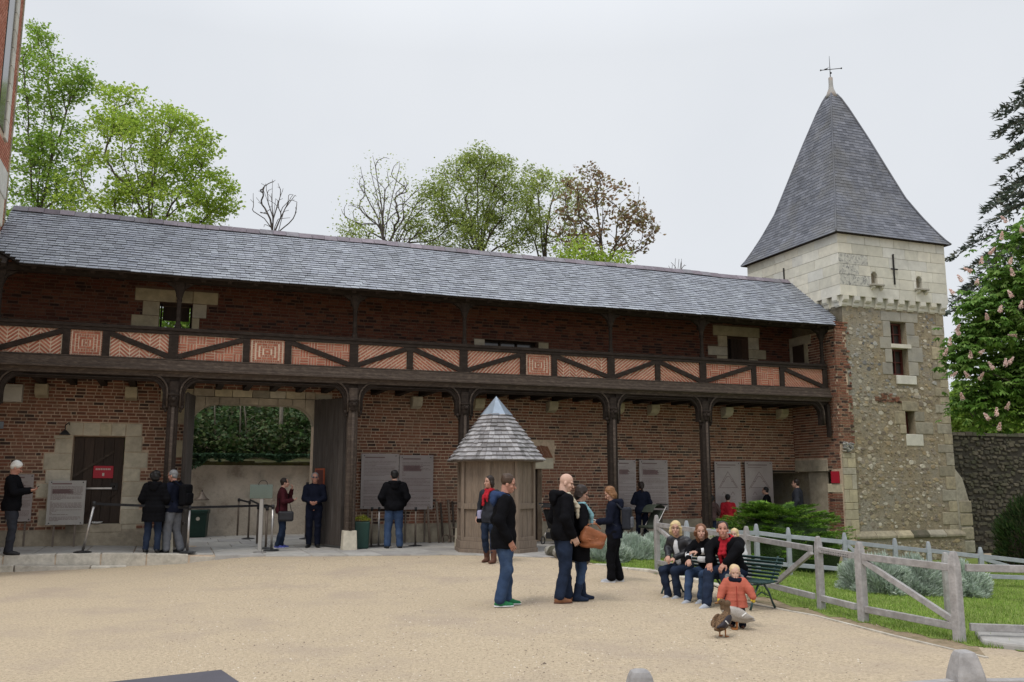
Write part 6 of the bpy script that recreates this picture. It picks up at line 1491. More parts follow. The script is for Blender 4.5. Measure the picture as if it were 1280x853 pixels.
def vnoise(P):
    I = np.floor(P).astype(int); f = P - I; f = f * f * (3 - 2 * f); out = 0
    for i in (0, 1):
        for j in (0, 1):
            for k in (0, 1):
                w = (f[..., 0] if i else 1 - f[..., 0]) * (f[..., 1] if j else 1 - f[..., 1]) * (f[..., 2] if k else 1 - f[..., 2])
                out = out + w * _lat[(I[..., 0] + i) % 32, (I[..., 1] + j) % 32, (I[..., 2] + k) % 32]
    return out
class Vol:
    """blended volume: list of primitives, each with a blend radius"""
    def __init__(s, k=.03): s.p = []; s.k = k; s.lo = np.full(3, 9.); s.hi = np.full(3, -9.); s.cut = []
    def _b(s, *pts, r=0):
        for p in pts: s.lo = np.minimum(s.lo, np.array(p) - r); s.hi = np.maximum(s.hi, np.array(p) + r)
    def cap(s, a, b, ra, rb=None, k=None):
        a, b = np.array(a, float), np.array(b, float); rb = ra if rb is None else rb; s.p.append(('c', a, b, ra, rb, s.k if k is None else k)); s._b(a, b, r=max(ra, rb)); return s
    def chain(s, pts, rads, k=None):
        for i in range(len(pts) - 1): s.cap(pts[i], pts[i + 1], rads[i], rads[i + 1], k)
        return s
    def ell(s, c, r, rot=None, k=None):
        c, r = np.array(c, float), np.array(r, float); s.p.append(('e', c, r, rot, s.k if k is None else k)); s._b(c, r=r.max()); return s
    def box(s, c, r, rd=.02, rot=None, k=None):
        c, r = np.array(c, float), np.array(r, float); s.p.append(('b', c, r, rd, rot, s.k if k is None else k)); s._b(c, r=np.linalg.norm(r)); return s
    def plane(s, p, n): n = np.array(n, float); s.cut.append((np.array(p, float), n / np.linalg.norm(n))); return s     # keeps the side the normal points away from
    def field(s, P):
        d = None
        for pr in s.p:
            if pr[0] == 'c':
                _, a, b, ra, rb, k = pr; ab = b - a; L2 = max(ab @ ab, 1e-9); t = np.clip(((P - a) @ ab) / L2, 0, 1); q = np.sqrt((((P - a) - t[..., None] * ab) ** 2).sum(-1)) - (ra + (rb - ra) * t)
            elif pr[0] == 'e':
                _, c, r, rot, k = pr; X = P - c
                if rot is not None: X = X @ rot
                n = np.sqrt(((X / r) ** 2).sum(-1)); q = (n - 1) * r.min() * .5 + (n - 1) * (r.mean()) * .5
            else:
                _, c, r, rd, rot, k = pr; X = P - c
                if rot is not None: X = X @ rot
                Q = np.abs(X) - (r - rd); q = np.sqrt((np.maximum(Q, 0) ** 2).sum(-1)) + np.minimum(Q.max(-1), 0) - rd
            if d is None: d = q
            else: hh = np.clip(.5 + .5 * (d - q) / k, 0, 1); d = d + (q - d) * hh - k * hh * (1 - hh)
        for p, n in s.cut: d = np.maximum(d, (P - p) @ n)
        return d
    def mesh(s, h, wr=0.0, seed=0, freq=28):
        lo, hi = s.lo - 2.5 * h, s.hi + 2.5 * h; n = np.ceil((hi - lo) / h).astype(int) + 1
        ax = [lo[i] + h * np.arange(n[i]) for i in range(3)]; P = np.stack(np.meshgrid(*ax, indexing='ij'), -1).astype(np.float32); f = s.field(P)
        if wr == 'quilt': f = f + .007 * np.abs(np.sin(P[..., 2] * math.pi / .085)) ** .6 * -1 + .006
        elif wr:                                            # creases: sharp-edged folds running mostly across the limb
            near = np.abs(f) < .05; Q = P[near]; w1 = vnoise(np.stack([Q[:, 0] * 6 + seed * 3.1, Q[:, 1] * 6, Q[:, 2] * freq * .5 + Q[:, 0] * 5], 1)); w2 = vnoise(np.stack([Q[:, 0] * 11 + 7, Q[:, 1] * 11 + seed, Q[:, 2] * freq + Q[:, 1] * 8], 1))
            f[near] += wr * (2.2 * (.5 - np.abs(2 * w1 - 1)) + 1.0 * (.5 - np.abs(2 * w2 - 1)))
        return surf_nets(f, lo, h)
def rot_m(yaw=0., pitch=0., roll=0.):
    return np.array(Matrix.Rotation(yaw, 3, 'Z') @ Matrix.Rotation(pitch, 3, 'X') @ Matrix.Rotation(roll, 3, 'Y'))
def cloth(name, c, rough=.9, n=.25, bump=.25): return mat(name, c, rough=rough, nscale=14, namt=n, bump=bump, bscale=90, spec=.05)
C_ = {'black': cloth('black_cloth', (.0065, .0065, .008)), 'navy': cloth('navy_cloth', (.0095, .0115, .022)), 'charcoal': cloth('charcoal_cloth', (.03, .032, .04)), 'jeans': mat('blue_denim', (.034, .058, .115), rough=.9, nscale=5, namt=.35, bump=.3, bscale=120, stain=(.075, .115, .19), stscale=3.5, stamt=.5, spec=.1),
      'darkjeans': mat('dark_denim', (.016, .024, .046), rough=.9, nscale=5, namt=.35, stain=(.035, .05, .085), stscale=3.5, stamt=.5, spec=.1), 'grey': cloth('grey_cloth', (.12, .125, .14)), 'maroon': cloth('maroon_knit', (.05, .012, .016)), 'brown': cloth('brown_cloth', (.075, .048, .045)), 'red': cloth('red_cloth', (.36, .02, .03)), 'coral': mat('coral_jacket', (.44, .115, .075), rough=.75, nscale=8, namt=.18, bump=.3, bscale=40, spec=.2),
      'white': cloth('white_cloth', (.62, .62, .63), n=.08), 'cream': cloth('cream_scarf', (.46, .41, .31)), 'teal': cloth('pale_teal_scarf', (.20, .36, .40)), 'leather': mat('black_leather', (.018, .018, .022), rough=.45, nscale=10, namt=.3, bump=.3, bscale=60, spec=.4), 'bluehood': cloth('blue_hood', (.03, .05, .115)), 'purple': cloth('lilac_cloth', (.30, .29, .42)),
      'tan': mat('tan_leather', (.27, .095, .04), rough=.5, nscale=9, namt=.3, bump=.4, bscale=50, spec=.3, stain=(.14, .05, .022), stscale=6, stamt=.5), 'shoebrown': mat('brown_shoe', (.20, .085, .04), rough=.5, nscale=9, namt=.3), 'shoegrey': cloth('grey_canvas_shoe', (.36, .38, .42)), 'shoeblack': mat('black_shoe', (.012, .012, .013), rough=.5, nscale=9, namt=.3), 'shoegreen': cloth('green_trainer', (.03, .16, .07)), 'shoeblue': cloth('blue_trainer', (.07, .08, .28)), 'yellow': cloth('yellow_mitten', (.55, .40, .05)), 'boot': cloth('brown_suede', (.11, .055, .04))}
SKIN = [mat('fair_skin', (.46, .27, .20), rough=.55, nscale=18, namt=.1, spec=.3, stain=(.45, .20, .16), stscale=7, stamt=.35), mat('ruddy_skin', (.43, .22, .16), rough=.55, nscale=18, namt=.1, spec=.3, stain=(.42, .16, .12), stscale=7, stamt=.4), mat('pale_skin', (.55, .35, .27), rough=.55, nscale=18, namt=.08, spec=.3)]
HAIR = {'pale': mat('pale_blond_hair', (.58, .43, .25), rough=.6, nscale=40, namt=.2), 'black': mat('black_hair', (.010, .009, .009), rough=.5, nscale=40, namt=.3, stretch=(40, 40, 4)), 'brown': mat('brown_hair', (.055, .032, .02), rough=.5, nscale=40, namt=.35), 'dark': mat('dark_brown_hair', (.022, .014, .011), rough=.5, nscale=40, namt=.35), 'grey': mat('grey_hair', (.20, .20, .205), rough=.6, nscale=40, namt=.3), 'white': mat('white_hair', (.62, .61, .58), rough=.6, nscale=40, namt=.2), 'blond': mat('blond_hair', (.55, .42, .22), rough=.55, nscale=40, namt=.3), 'auburn': mat('auburn_hair', (.16, .07, .035), rough=.5, nscale=40, namt=.4), 'light': mat('light_brown_hair', (.20, .095, .04), rough=.5, nscale=40, namt=.35)}
K['eye'] = mat('eye', (.02, .016, .014), rough=.2, nscale=3, namt=0); K['lip'] = mat('lip', (.33, .10, .085), rough=.5, nscale=5, namt=.1); K['lens'] = mat('dark_lens', (.02, .012, .012), rough=.1, nscale=3, namt=0, spec=.6)

def hand_vol(w, d, palm_n, side, curl=.5, sc=1.0):
    """five separate fingers: w wrist, d hand direction, palm_n palm normal, side +1/-1 puts the thumb"""
    w, d, n = [np.array(v, float) for v in (w, d, palm_n)]; d /= np.linalg.norm(d); n = n - d * (n @ d); n /= np.linalg.norm(n); t = np.cross(d, n) * side
    v = Vol(.010); kn = w + d * .085 * sc
    v.cap(w - d * .03 * sc, w + d * .02 * sc, .026 * sc, .028 * sc); v.box(w + d * .048 * sc, np.array([.040, .046, .015]) * sc, .013 * sc, np.stack([t, d, n], 1))
    for i, (o, l) in enumerate(((.029, .070), (.010, .080), (-.010, .074), (-.029, .058))):
        b = kn + t * o * sc; a1 = .35 * curl * 1.5; a2 = a1 + 1.1 * curl; l *= sc
        m = b + (d * math.cos(a1) + n * math.sin(a1)) * l * .5 + t * o * .1; e = m + (d * math.cos(a2) + n * math.sin(a2)) * l * .5
        v.chain([b, m, e], [.0092 * sc, .0085 * sc, .007 * sc], .004)
    b = w + d * .025 * sc + t * .034 * sc; m = b + (d * .6 + t * .62 + n * .35) * .045 * sc; e = m + (d * .85 + t * .1 + n * .45) * .038 * sc; v.chain([b, m, e], [.013 * sc, .0105 * sc, .0085 * sc], .006)
    return v
def person(label, pos, face, H=1.75, pose=None, fit=None, hair=('short', 'brown'), skin=0, female=False, child=0.0, vox=.0155, group=None, glasses=None, head=(0., 0.)):
    """pos: ground point; face: heading in degrees (0 looks along +Y, away from the viewer); pose: joints for a 1.75 m figure, x right, y forward"""
    pz = dict(sh=.19 if not female else .165, hipw=.095, lean=0.0, pel=(0, 0, .95), elL=(-.25, -.03, 1.15), wrL=(-.26, .06, .92), elR=(.25, -.03, 1.15), wrR=(.26, .06, .92), knL=(-.10, .02, .50), anL=(-.105, -.03, .085), knR=(.10, .02, .50), anR=(.105, -.03, .085), toeL=0., toeR=0., curl=.55, hands=True, pnL=(1, .2, 0), pnR=(-1, .2, 0))
    pz.update(pose or {}); ft = dict(top='black', hem=.78, topfit=.030, legs='jeans', legfit=.016, shoes='shoeblack', hood=None, scarf=None, collar=True, sleeve=1.0, boots=False, shirt=None, skirt=0.0, quilt=False); ft.update(fit or {})
    k = H / 1.75; J = {n_: np.array(v, float) for n_, v in pz.items() if isinstance(v, tuple) and len(v) == 3}
    pel = J['pel']; la = pz['lean']; up = np.array([0, math.sin(la), math.cos(la)]); fw = np.array([0, math.cos(la), -math.sin(la)]); Rt = np.stack([np.array([1, 0, 0]), fw, up], 1)
    def T(x, y, z): return pel + np.array([x, 0, 0]) + fw * y + up * z
    sh = pz['sh']; chest, belly, neck = T(0, 0, .33), T(0, .01, .14), T(0, -.01, .53); hd = T(0, .035, .685); sL, sR = T(-sh, -.01, .455), T(sh, -.01, .455)
    if child: hd = T(0, .03, .685 + .02)
    hs_k = 1 + child
    o = thing('person', label, 'person', rotz(math.radians(face), (pos[0], pos[1], pos[2])), group)
    def emit(nm, vol, h, m, wr=0., fr=28, par=None):
        V, Fq = vol.mesh(h, wr, seed=len(label) % 7, freq=fr); V = V * k
        return npmesh(nm, V, Fq, m if isinstance(m, list) else [m], par or o, smooth=True)
    Rh = rot_m(math.radians(head[0]), math.radians(head[1])) @ np.eye(3); 
    def Hd(x, y, z): return hd + Rh @ (np.array([x, y, z]) * hs_k)
    # ---- body: torso, limbs, neck and head in one skin
    b = Vol(.045); fm = .9 if female else 1.0
    b.ell(chest, (.155 * fm, .105, .20), Rt); b.ell(belly, (.135 * fm, .10, .16), Rt); b.ell(pel + up * .0, (.16, .115, .12), Rt); b.cap(T(-sh + .05, -.01, .45), T(sh - .05, -.01, .45), .06)
    for s_ in 'LR':
        S = sL if s_ == 'L' else sR; sx = -1 if s_ == 'L' else 1; b.chain([S, J['el' + s_], J['wr' + s_]], [.050, .038, .028]); hp = pel + np.array([sx * pz['hipw'], 0, -.02]); b.chain([hp, J['kn' + s_], J['an' + s_]], [.078, .048, .036])
    b.cap(T(0, -.02, .48), hd + np.array([0, -.02, -.05]), .055, .052)
    V1, F1 = b.mesh(.022); parts = [(V1, F1)]
    hv = Vol(.018); hv.ell(Hd(0, -.008, .035), (.076 * hs_k, .094 * hs_k, .088 * hs_k), Rh); hv.ell(Hd(0, .02, -.04), (.058 * hs_k, .070 * hs_k, .075 * hs_k), Rh); hv.ell(Hd(0, .062, -.098), (.028 * hs_k, .024 * hs_k, .022 * hs_k), Rh); hv.cap(Hd(0, .092, -.005), Hd(0, .112 - .02 * (child > .3), -.036), .010, .015, .012); hv.cap(Hd(-.022, .085, -.07), Hd(.022, .085, -.07), .012, .012, .012)
    for sx in (-1, 1):
        hv.ell(Hd(sx * .079, -.005, -.015), (.012 * hs_k, .022 * hs_k, .032 * hs_k), Rh, .008); hv.cap(Hd(sx * .018, .088, .022), Hd(sx * .050, .074, .022), .010, .009, .012); hv.ell(Hd(sx * .042, .062, -.03), (.022, .022, .02), Rh)
    hv.cap(Hd(0, -.03, -.06), neck + (0, 0, -.02), .053 * hs_k ** .5, .060, .03); parts.append(hv.mesh(.0085))
    if pz['hands']:
        for s_ in 'LR':
            sx = -1 if s_ == 'L' else 1; w = J['wr' + s_]; d = w - J['el' + s_]; parts.append(hand_vol(w, d, pz['pn' + s_], -sx if True else sx, pz['curl'], .95 if female else 1.05).mesh(.0062))
    V = []; Fq = []; n_ = 0
    for v, f in parts: V.append(v); Fq.append(f + n_); n_ += len(v)
    npmesh('body', np.concatenate(V) * k, np.concatenate(Fq), SKIN[skin], o, smooth=True)
    q = MB()
    for sx in (-1, 1): q.sphere(tuple(Hd(sx * .032, .082, .004) * k), .0085 * k, 8)
    q.build('eyes', K['eye'], o, smooth=True)
    q = MB(); q.sphere((0, 0, 0), (.022 * k, .006 * k, .006 * k), 8); mo = q.build('mouth', K['lip'], o, smooth=True); mo.location = Hd(0, .094, -.064) * k; mo.rotation_euler = Matrix(Rh.tolist()).to_euler()
    # ---- hair
    st, hc = hair
    if st != 'bald':
        q = MB()
        for sx in (-1, 1): q.bar(tuple(Hd(sx * .016, .096, .030) * k), tuple(Hd(sx * .050, .080, .032) * k), .006 * k, .008 * k)
        q.build('eyebrows', HAIR[hc if hc not in ('white', 'blond') else 'light'], o)
        hr = Vol(.02); e_ = .012 if st == 'short' else (.009 if st == 'fuzz' else .016)
        hr.ell(Hd(0, -.022, .045), np.array((.080 + e_, .092 + e_ * .8, .083 + e_)) * hs_k, Rh)
        if st == 'short': hr.ell(Hd(0, -.055, -.01), np.array((.075, .055, .07)) * hs_k, Rh)
        if st == 'fuzz': hr.ell(Hd(0, -.045, .0), np.array((.074, .062, .07)) * hs_k, Rh)
        if st == 'tuft': hr.ell(Hd(0, -.06, .0), np.array((.088, .06, .075)) * hs_k, Rh)
        if st == 'bob': hr.ell(Hd(0, -.045, -.035), np.array((.098, .075, .11)) * hs_k, Rh); hr.cap(Hd(-.085, .0, .0), Hd(-.082, .0, -.10), .028, .03); hr.cap(Hd(.085, .0, .0), Hd(.082, .0, -.10), .028, .03)
        if st == 'curly':
            rr = random.Random(len(label))
            for i in range(16): a = rr.random() * 6.28; hr.ell(Hd(.085 * math.cos(a), -.04 + .06 * math.sin(a), .03 + .09 * (rr.random() - .5)), (.04, .04, .04))
            hr.ell(Hd(0, -.06, -.03), (.10, .07, .1), Rh)
        if st == 'long': hr.ell(Hd(0, -.05, -.06), np.array((.10, .07, .14)) * hs_k, Rh); hr.cap(Hd(-.088, .01, .0), Hd(-.10, .02, -.19), .03, .034); hr.cap(Hd(.088, .01, .0), Hd(.10, .02, -.19), .03, .034); hr.cap(Hd(0, -.08, -.05), Hd(0, -.08, -.2), .06, .05)
        if st == 'bun': hr.ell(Hd(0, -.05, -.01), np.array((.085, .07, .085)) * hs_k, Rh); hr.ell(Hd(0, -.12, .0), (.04, .045, .05))
        if st == 'pony': hr.ell(Hd(0, -.05, -.01), np.array((.085, .06, .08)) * hs_k, Rh); hr.chain([Hd(0, -.10, .02), Hd(0, -.135, -.06), Hd(0, -.125, -.17)], [.03, .035, .018])
        fz = .058 if st in ('thin',) else (.022 if st in ('bob', 'long') else .04); hr.plane(Hd(0, fz + (.02 if st == 'thin' else .02), 0), Rh @ np.array([0, 1, -.55 if st != 'thin' else -.1]))
        if st in ('thin',): hr.plane(Hd(0, 0, -.02), Rh @ np.array([0, .6, -1.0]))
        emit('hair', hr, .0085, HAIR[hc], .006, 50)
    # ---- top
    g = ft['topfit']; jk = Vol(.05); jk.ell(chest, (.155 * fm + g, .108 + g, .215 + g * .5), Rt); jk.ell(belly, (.14 * fm + g * 1.1, .105 + g * 1.1, .17), Rt); jk.cap(T(-sh + .04, -.012, .452), T(sh - .04, -.012, .452), .058 + g * .6); jk.cap(T(0, -.02, .46), T(0, -.015, .52), .075 + g * .4, .066 + (.012 if ft['collar'] else -.01), .02)
    hem = ft['hem']; seated = pel[2] < .8 if child == 0 else False
    if seated: jk.ell(pel + up * .02, (.165 + g, .125 + g, .12), Rt)
    else:
        jk.ell(pel, (.160 + g * 1.2, .118 + g * 1.2, .15), Rt)
        if hem < .88: jk.cap(pel + (-.06, 0, -.02), (-.07, 0, hem), .105 + g + ft['skirt'] * .3, .10 + g + ft['skirt']); jk.cap(pel + (.06, 0, -.02), (.07, 0, hem), .105 + g + ft['skirt'] * .3, .10 + g + ft['skirt'])
        jk.plane((0, 0, hem), (0, 0, -1))
    for s_ in 'LR':
        S = sL if s_ == 'L' else sR; wr_, el = J['wr' + s_], J['el' + s_]; en = el + (wr_ - el) * (.93 * ft['sleeve']); jk.chain([S, el, en], [.056 + g * .75, .046 + g * .75, .036 + g * .6], .035)
    if ft['hood']: pass
    emit('jacket' if ft['collar'] else 'top', jk, vox, C_[ft['top']], 'quilt' if ft['quilt'] else .009, 14)
    if ft['shirt']:
        sv = Vol(.03); sv.ell(T(0, .045 + g, .33), (.07, .08, .19), Rt); sv.ell(T(0, .05 + g, .15), (.075, .075, .12), Rt); emit('shirt', sv, vox, C_[ft['shirt']], .004)
    if ft['hood']:
        hv2 = Vol(.03); hv2.chain([T(-.10, .03, .51), T(-.11, -.06, .53), T(0, -.15, .52), T(.11, -.06, .53), T(.10, .03, .51)], [.03, .045, .06, .045, .03]); hv2.ell(T(0, -.15, .45), (.10, .06, .09), Rt); emit('hood', hv2, vox, C_[ft['hood']], .006, 40)
    if ft['scarf']:
        sv = Vol(.02); pts = [T(.085 * math.cos(a), .085 * math.sin(a) - .005, .515 + .012 * math.sin(a * 3)) for a in np.linspace(0, 6.283, 9)]; sv.chain(pts, [.034] * 9); sv.chain([T(.03, .10, .49), T(.045, .15 + g, .36), T(.05, .155 + g, .22)], [.034, .036, .03]); sv.chain([T(-.03, .10, .49), T(-.03, .15 + g, .38), T(-.04, .15 + g, .30)], [.034, .034, .026]); emit('scarf', sv, vox * .85, C_[ft['scarf']], .006, 60)
    # ---- trousers
    g = ft['legfit']; tv = Vol(.04); tv.ell(pel + up * .02, (.165 + g * .6, .122 + g * .6, .125), Rt)
    for s_ in 'LR':
        sx = -1 if s_ == 'L' else 1; hp = pel + np.array([sx * pz['hipw'], 0, -.02]); kn, an = J['kn' + s_], J['an' + s_]; kn2 = kn + np.array([0, .01, 0]); en = an + (kn - an) * (.32 if ft['boots'] else .02); tv.chain([hp, (hp + kn2) / 2, kn2, (kn2 + en) / 2, en], [.092 + g, .080 + g, .062 + g, .056 + g, .050 + g * 1.15], .03)
    emit('trousers', tv, vox, C_[ft['legs']], .0085, 15)
    # ---- shoes
    for s_ in 'LR':
        an = J['an' + s_]; a = math.radians(pz['toe' + s_]); d = np.array([math.sin(a), math.cos(a), 0]); sv = Vol(.03); z0 = an[2] - .085
        sv.cap(an + d * -.035 + (0, 0, -.045), an + d * .07 + (0, 0, -.05), .038, .040); sv.cap(an + d * .07 + (0, 0, -.055), an + d * .165 + (0, 0, -.062), .042, .030); sv.cap(an + (0, 0, -.01), an + d * .01 + (0, 0, -.05), .046, .042)
        if ft['boots']: sv.chain([an, an + (J['kn' + s_] - an) * .36], [.056, .066])
        sv.plane((0, 0, z0 + .002), (0, 0, -1)); so = emit('boot' if ft['boots'] else 'shoe', sv, .0115, C_[ft['shoes']])
        if ft['shoes'] in ('shoegreen', 'shoeblue', 'shoegrey', 'shoebrown') and not ft['boots']:
            sl_ = Vol(.02); sl_.cap(an + d * -.038 + (0, 0, -.075), an + d * .07 + (0, 0, -.075), .041, .045); sl_.cap(an + d * .07 + (0, 0, -.075), an + d * .168 + (0, 0, -.075), .045, .032); sl_.plane((0, 0, z0 + .0), (0, 0, -1)); sl_.plane((0, 0, z0 + .024), (0, 0, 1)); emit('sole', sl_, .0115, C_['white'] if ft['shoes'] != 'shoebrown' else C_['boot'], par=so)
    if glasses:
        q = MB()
        for sx in (-1, 1):
            c = Hd(sx * .034, .104, .004); ax1, ax2 = Rh @ np.array([1, 0, 0]), Rh @ np.array([0, 0, 1]); ring = [tuple((c + ax1 * .024 * math.cos(t_) + ax2 * .019 * math.sin(t_)) * k) for t_ in np.linspace(0, 6.283, 13)]; q.tube(ring, (.0028 if glasses == 'sun' else .0016) * k, 5)
            if glasses == 'sun': q.add(ring[:-1], [tuple(range(12))], 0)
            q.tube([tuple(Hd(sx * .058, .10, .006) * k), tuple(Hd(sx * .082, .0, .006) * k)], .0025 * k, 4)
        q.tube([tuple(Hd(-.01, .108, .008) * k), tuple(Hd(.01, .108, .008) * k)], .0025 * k, 4); q.build('glasses', K['lens'] if glasses == 'sun' else K['bronze'], o)
    o['k'] = k; del o['k']
    return o, (lambda x, y, z: Vector((pos[0], pos[1], pos[2])) + Matrix.Rotation(math.radians(face), 3, 'Z') @ (Vector((x, y, z)) * k)), k
def held(name, label, cat, vols, o_face, pos, k, group=None):
    """a carried thing made of blended volumes in its carrier's local metres: vols = [(part, Vol, material, voxel)]"""
    t = thing(name, label, cat, rotz(math.radians(o_face), pos), group)
    for nm, v, m, h in vols:
        V, Fq = v.mesh(h, .002, 3, 40); npmesh(nm, V * k, Fq, m, t, smooth=True)
    return t
def backpack_vols(z=1.22, y=-.22, m=C_['black'], w=.15, h=.23, m2=None):
    v = Vol(.03); v.box((0, y, z), (w, .085, h), .05); p = Vol(.02); p.box((0, y - .09, z - .07), (w * .8, .035, h * .5), .03)
    s = Vol(.01)
    for sx in (-1, 1): s.chain([(sx * .10, y + .08, z + .17), (sx * .125, -.04, z + .30), (sx * .13, .13, z + .16), (sx * .14, .12, z - .02), (sx * .15, -.06, z - .14)], [.018] * 5)
    return [('sack', v, m, .013), ('pocket', p, m2 or m, .012), ('straps', s, m, .011)]
# ================================================================== the people
PG = None
def at(px, py, z=None):
    if z is None: return tuple(on(px, py))
    p = gnd(px, py, z); return (float(p[0]), float(p[1]), z)
R_ = math.radians
# headings: 0 looks away from the viewer, 90 to the left, 180 at the viewer, -90 to the right
pos = at(9, 694, plat_z(-6.9)); P, L, k = person('white-haired man in black jacket looking down at his phone beside the faded panel', pos, -75, 1.78, dict(elL=(-.24, .08, 1.17), wrL=(-.10, .30, 1.20), elR=(.24, .08, 1.17), wrR=(.09, .30, 1.20), pnL=(.5, 0, 1), pnR=(-.5, 0, 1), curl=.7, anL=(-.1, -.03, .085), anR=(.1, .05, .085), knR=(.1, .06, .5)), dict(top='black', hem=.82, legs='charcoal', topfit=.045), ('tuft', 'white'), 1, glasses='clear', head=(0, -22))
held('smartphone', 'dark smartphone held by the white-haired man', 'phone', [('case', Vol().box((0, .40, 1.25), (.036, .07, .006), .004, rot_m(0, .6)), K['blacksteel'], .005)], -75, pos, k)
pos = at(189, 691, plat_z(-4.3)); person('woman with curly black hair in a long black quilted coat seen from behind', pos, 8, 1.66, dict(elL=(-.25, -.02, 1.15), wrL=(-.20, .12, 1.0), elR=(.25, .0, 1.15), wrR=(.20, .14, 1.0), knL=(-.10, 0, .5), anL=(-.12, -.03, .085), anR=(.12, -.03, .085)), dict(top='black', hem=.66, topfit=.055, legs='darkjeans', skirt=.02, hood='black', quilt=True), ('curly', 'black'), 0, True)
pos = at(214, 691, plat_z(-3.85)); P, L, k = person('grey-haired man in navy jacket and grey trousers wearing a black backpack', pos, 78, 1.70, dict(lean=.06, elL=(-.24, .04, 1.15), wrL=(-.12, .24, 1.05), elR=(.26, -.02, 1.15), wrR=(.22, .18, 1.0), knL=(-.10, .06, .5), anL=(-.12, .05, .085), knR=(.1, -.02, .5), anR=(.12, -.14, .085)), dict(top='navy', hem=.84, topfit=.045, legs='grey', legfit=.03, shirt='white'), ('short', 'grey'), 1, glasses='clear', head=(10, -5))
held('backpack', 'black backpack on the grey-haired man in navy', 'backpack', backpack_vols(1.22, -.27, C_['black'], .16, .23), 78, pos, k)
pos = at(350, 685.5, .165); P, L, k = person('short-haired woman in maroon sweater eating beside the barrier posts', pos, -72, 1.58, dict(lean=.03, elL=(-.20, .20, 1.22), wrL=(-.02, .24, 1.48), elR=(.24, .02, 1.16), wrR=(.14, .26, 1.20), pnL=(.2, -1, 0), pnR=(-.5, 0, 1), curl=.8, anL=(-.1, .03, .085), knL=(-.1, .05, .5), anR=(.1, -.08, .085)), dict(top='maroon', hem=.86, topfit=.035, legs='darkjeans', shoes='shoeblue', scarf=None), ('short', 'dark'), 0, True, head=(0, 3))
held('shoulder_bag', 'black shoulder bag hanging in front of the woman in maroon', 'bag', [('bag_body', Vol(.03).box((.20, .10, .80), (.07, .19, .13), .05), C_['leather'], .012), ('strap', Vol(.01).chain([(.2, -.06, .9), (.12, -.08, 1.25), (.02, .02, 1.5), (.02, .14, 1.35), (.2, .24, .9)], [.012] * 5), C_['black'], .010)], -72, pos, k)
pos = at(391, 684.5, .165); person('grey-haired man in dark navy with sunglasses and folded hands before the gate leaf', pos, 188, 1.70, dict(elL=(-.24, .0, 1.14), wrL=(-.07, .25, 1.06), elR=(.24, .0, 1.14), wrR=(.07, .25, 1.06), pnL=(1, 0, .5), pnR=(-1, 0, .5), curl=.9, anL=(-.1, -.02, .085), anR=(.1, -.02, .085), toeL=-15, toeR=15), dict(top='navy', hem=.88, topfit=.035, legs='navy', legfit=.022), ('short', 'grey'), 1, glasses='sun', head=(4, 4))
pos = at(491.5, 686, .15); person('man in black hooded jacket and blue jeans reading the text panels with his back turned', pos, 12, 1.77, dict(elL=(-.29, -.02, 1.15), wrL=(-.22, .12, .98), elR=(.29, -.02, 1.15), wrR=(.22, .12, .98), knL=(-.12, .02, .5), anL=(-.14, -.03, .085), knR=(.12, .02, .5), anR=(.14, -.03, .085), toeL=-12, toeR=14), dict(top='black', hem=.84, topfit=.055, legs='jeans', legfit=.028, hood='black'), ('short', 'black'), 0)
pos = at(612, 703.5); P, L, k = person('dark-haired woman in red scarf and brown boots in front of the wooden booth', pos, 150, 1.66, dict(anL=(-.13, .05, .085), anR=(.12, -.1, .085)), dict(top='charcoal', hem=.80, legs='darkjeans', shoes='boot', boots=True, scarf='red'), ('bob', 'dark'), 0, True, head=(-20, 0))
held('shoulder_bag', 'lilac and black bag at the side of the woman in the red scarf', 'bag', [('bag_body', Vol(.02).box((.20, -.02, .96), (.055, .14, .10), .04), C_['purple'], .012), ('bag_base', Vol(.02).box((.20, -.02, .85), (.06, .145, .05), .03), C_['black'], .012), ('strap', Vol(.01).chain([(.2, -.1, 1.0), (.17, -.04, 1.47), (.2, .08, 1.0)], [.011] * 3), C_['black'], .010)], 150, pos, k)
# the three standing nearest
pos = at(629, 757.5); person('man in black jacket with blue hood, jeans and green trainers, hands in pockets', pos, -84, 1.77, dict(lean=.05, elL=(-.27, -.07, 1.14), wrL=(-.22, .05, .90), elR=(.27, -.08, 1.14), wrR=(.22, .06, .88), pnR=(-1, .2, 0), curl=.3, knL=(-.1, .04, .5), anL=(-.11, .06, .085), knR=(.1, .03, .5), anR=(.11, -.06, .085), toeL=6, toeR=-4), dict(top='black', hem=.76, topfit=.05, legs='jeans', legfit=.026, shoes='shoegreen', hood='bluehood', skirt=.015), ('thin', 'brown'), 1, vox=.0125, glasses='clear', head=(-12, -14))
pos = at(704, 753); person('bald man in black jacket and jeans with a cream scarf and brown shoes', pos, -74, 1.80, dict(lean=.04, elL=(-.27, -.05, 1.14), wrL=(-.22, .10, .92), elR=(.28, -.06, 1.14), wrR=(.23, .08, .90), curl=.5, knL=(-.1, .05, .5), anL=(-.11, .11, .085), knR=(.1, .0, .5), anR=(.12, -.10, .085), toeL=4, toeR=-6), dict(top='black', hem=.84, topfit=.045, legs='darkjeans', legfit=.024, shoes='shoebrown', scarf='cream', hood='black'), ('bald', 'brown'), 2, vox=.0125, head=(-24, -16))
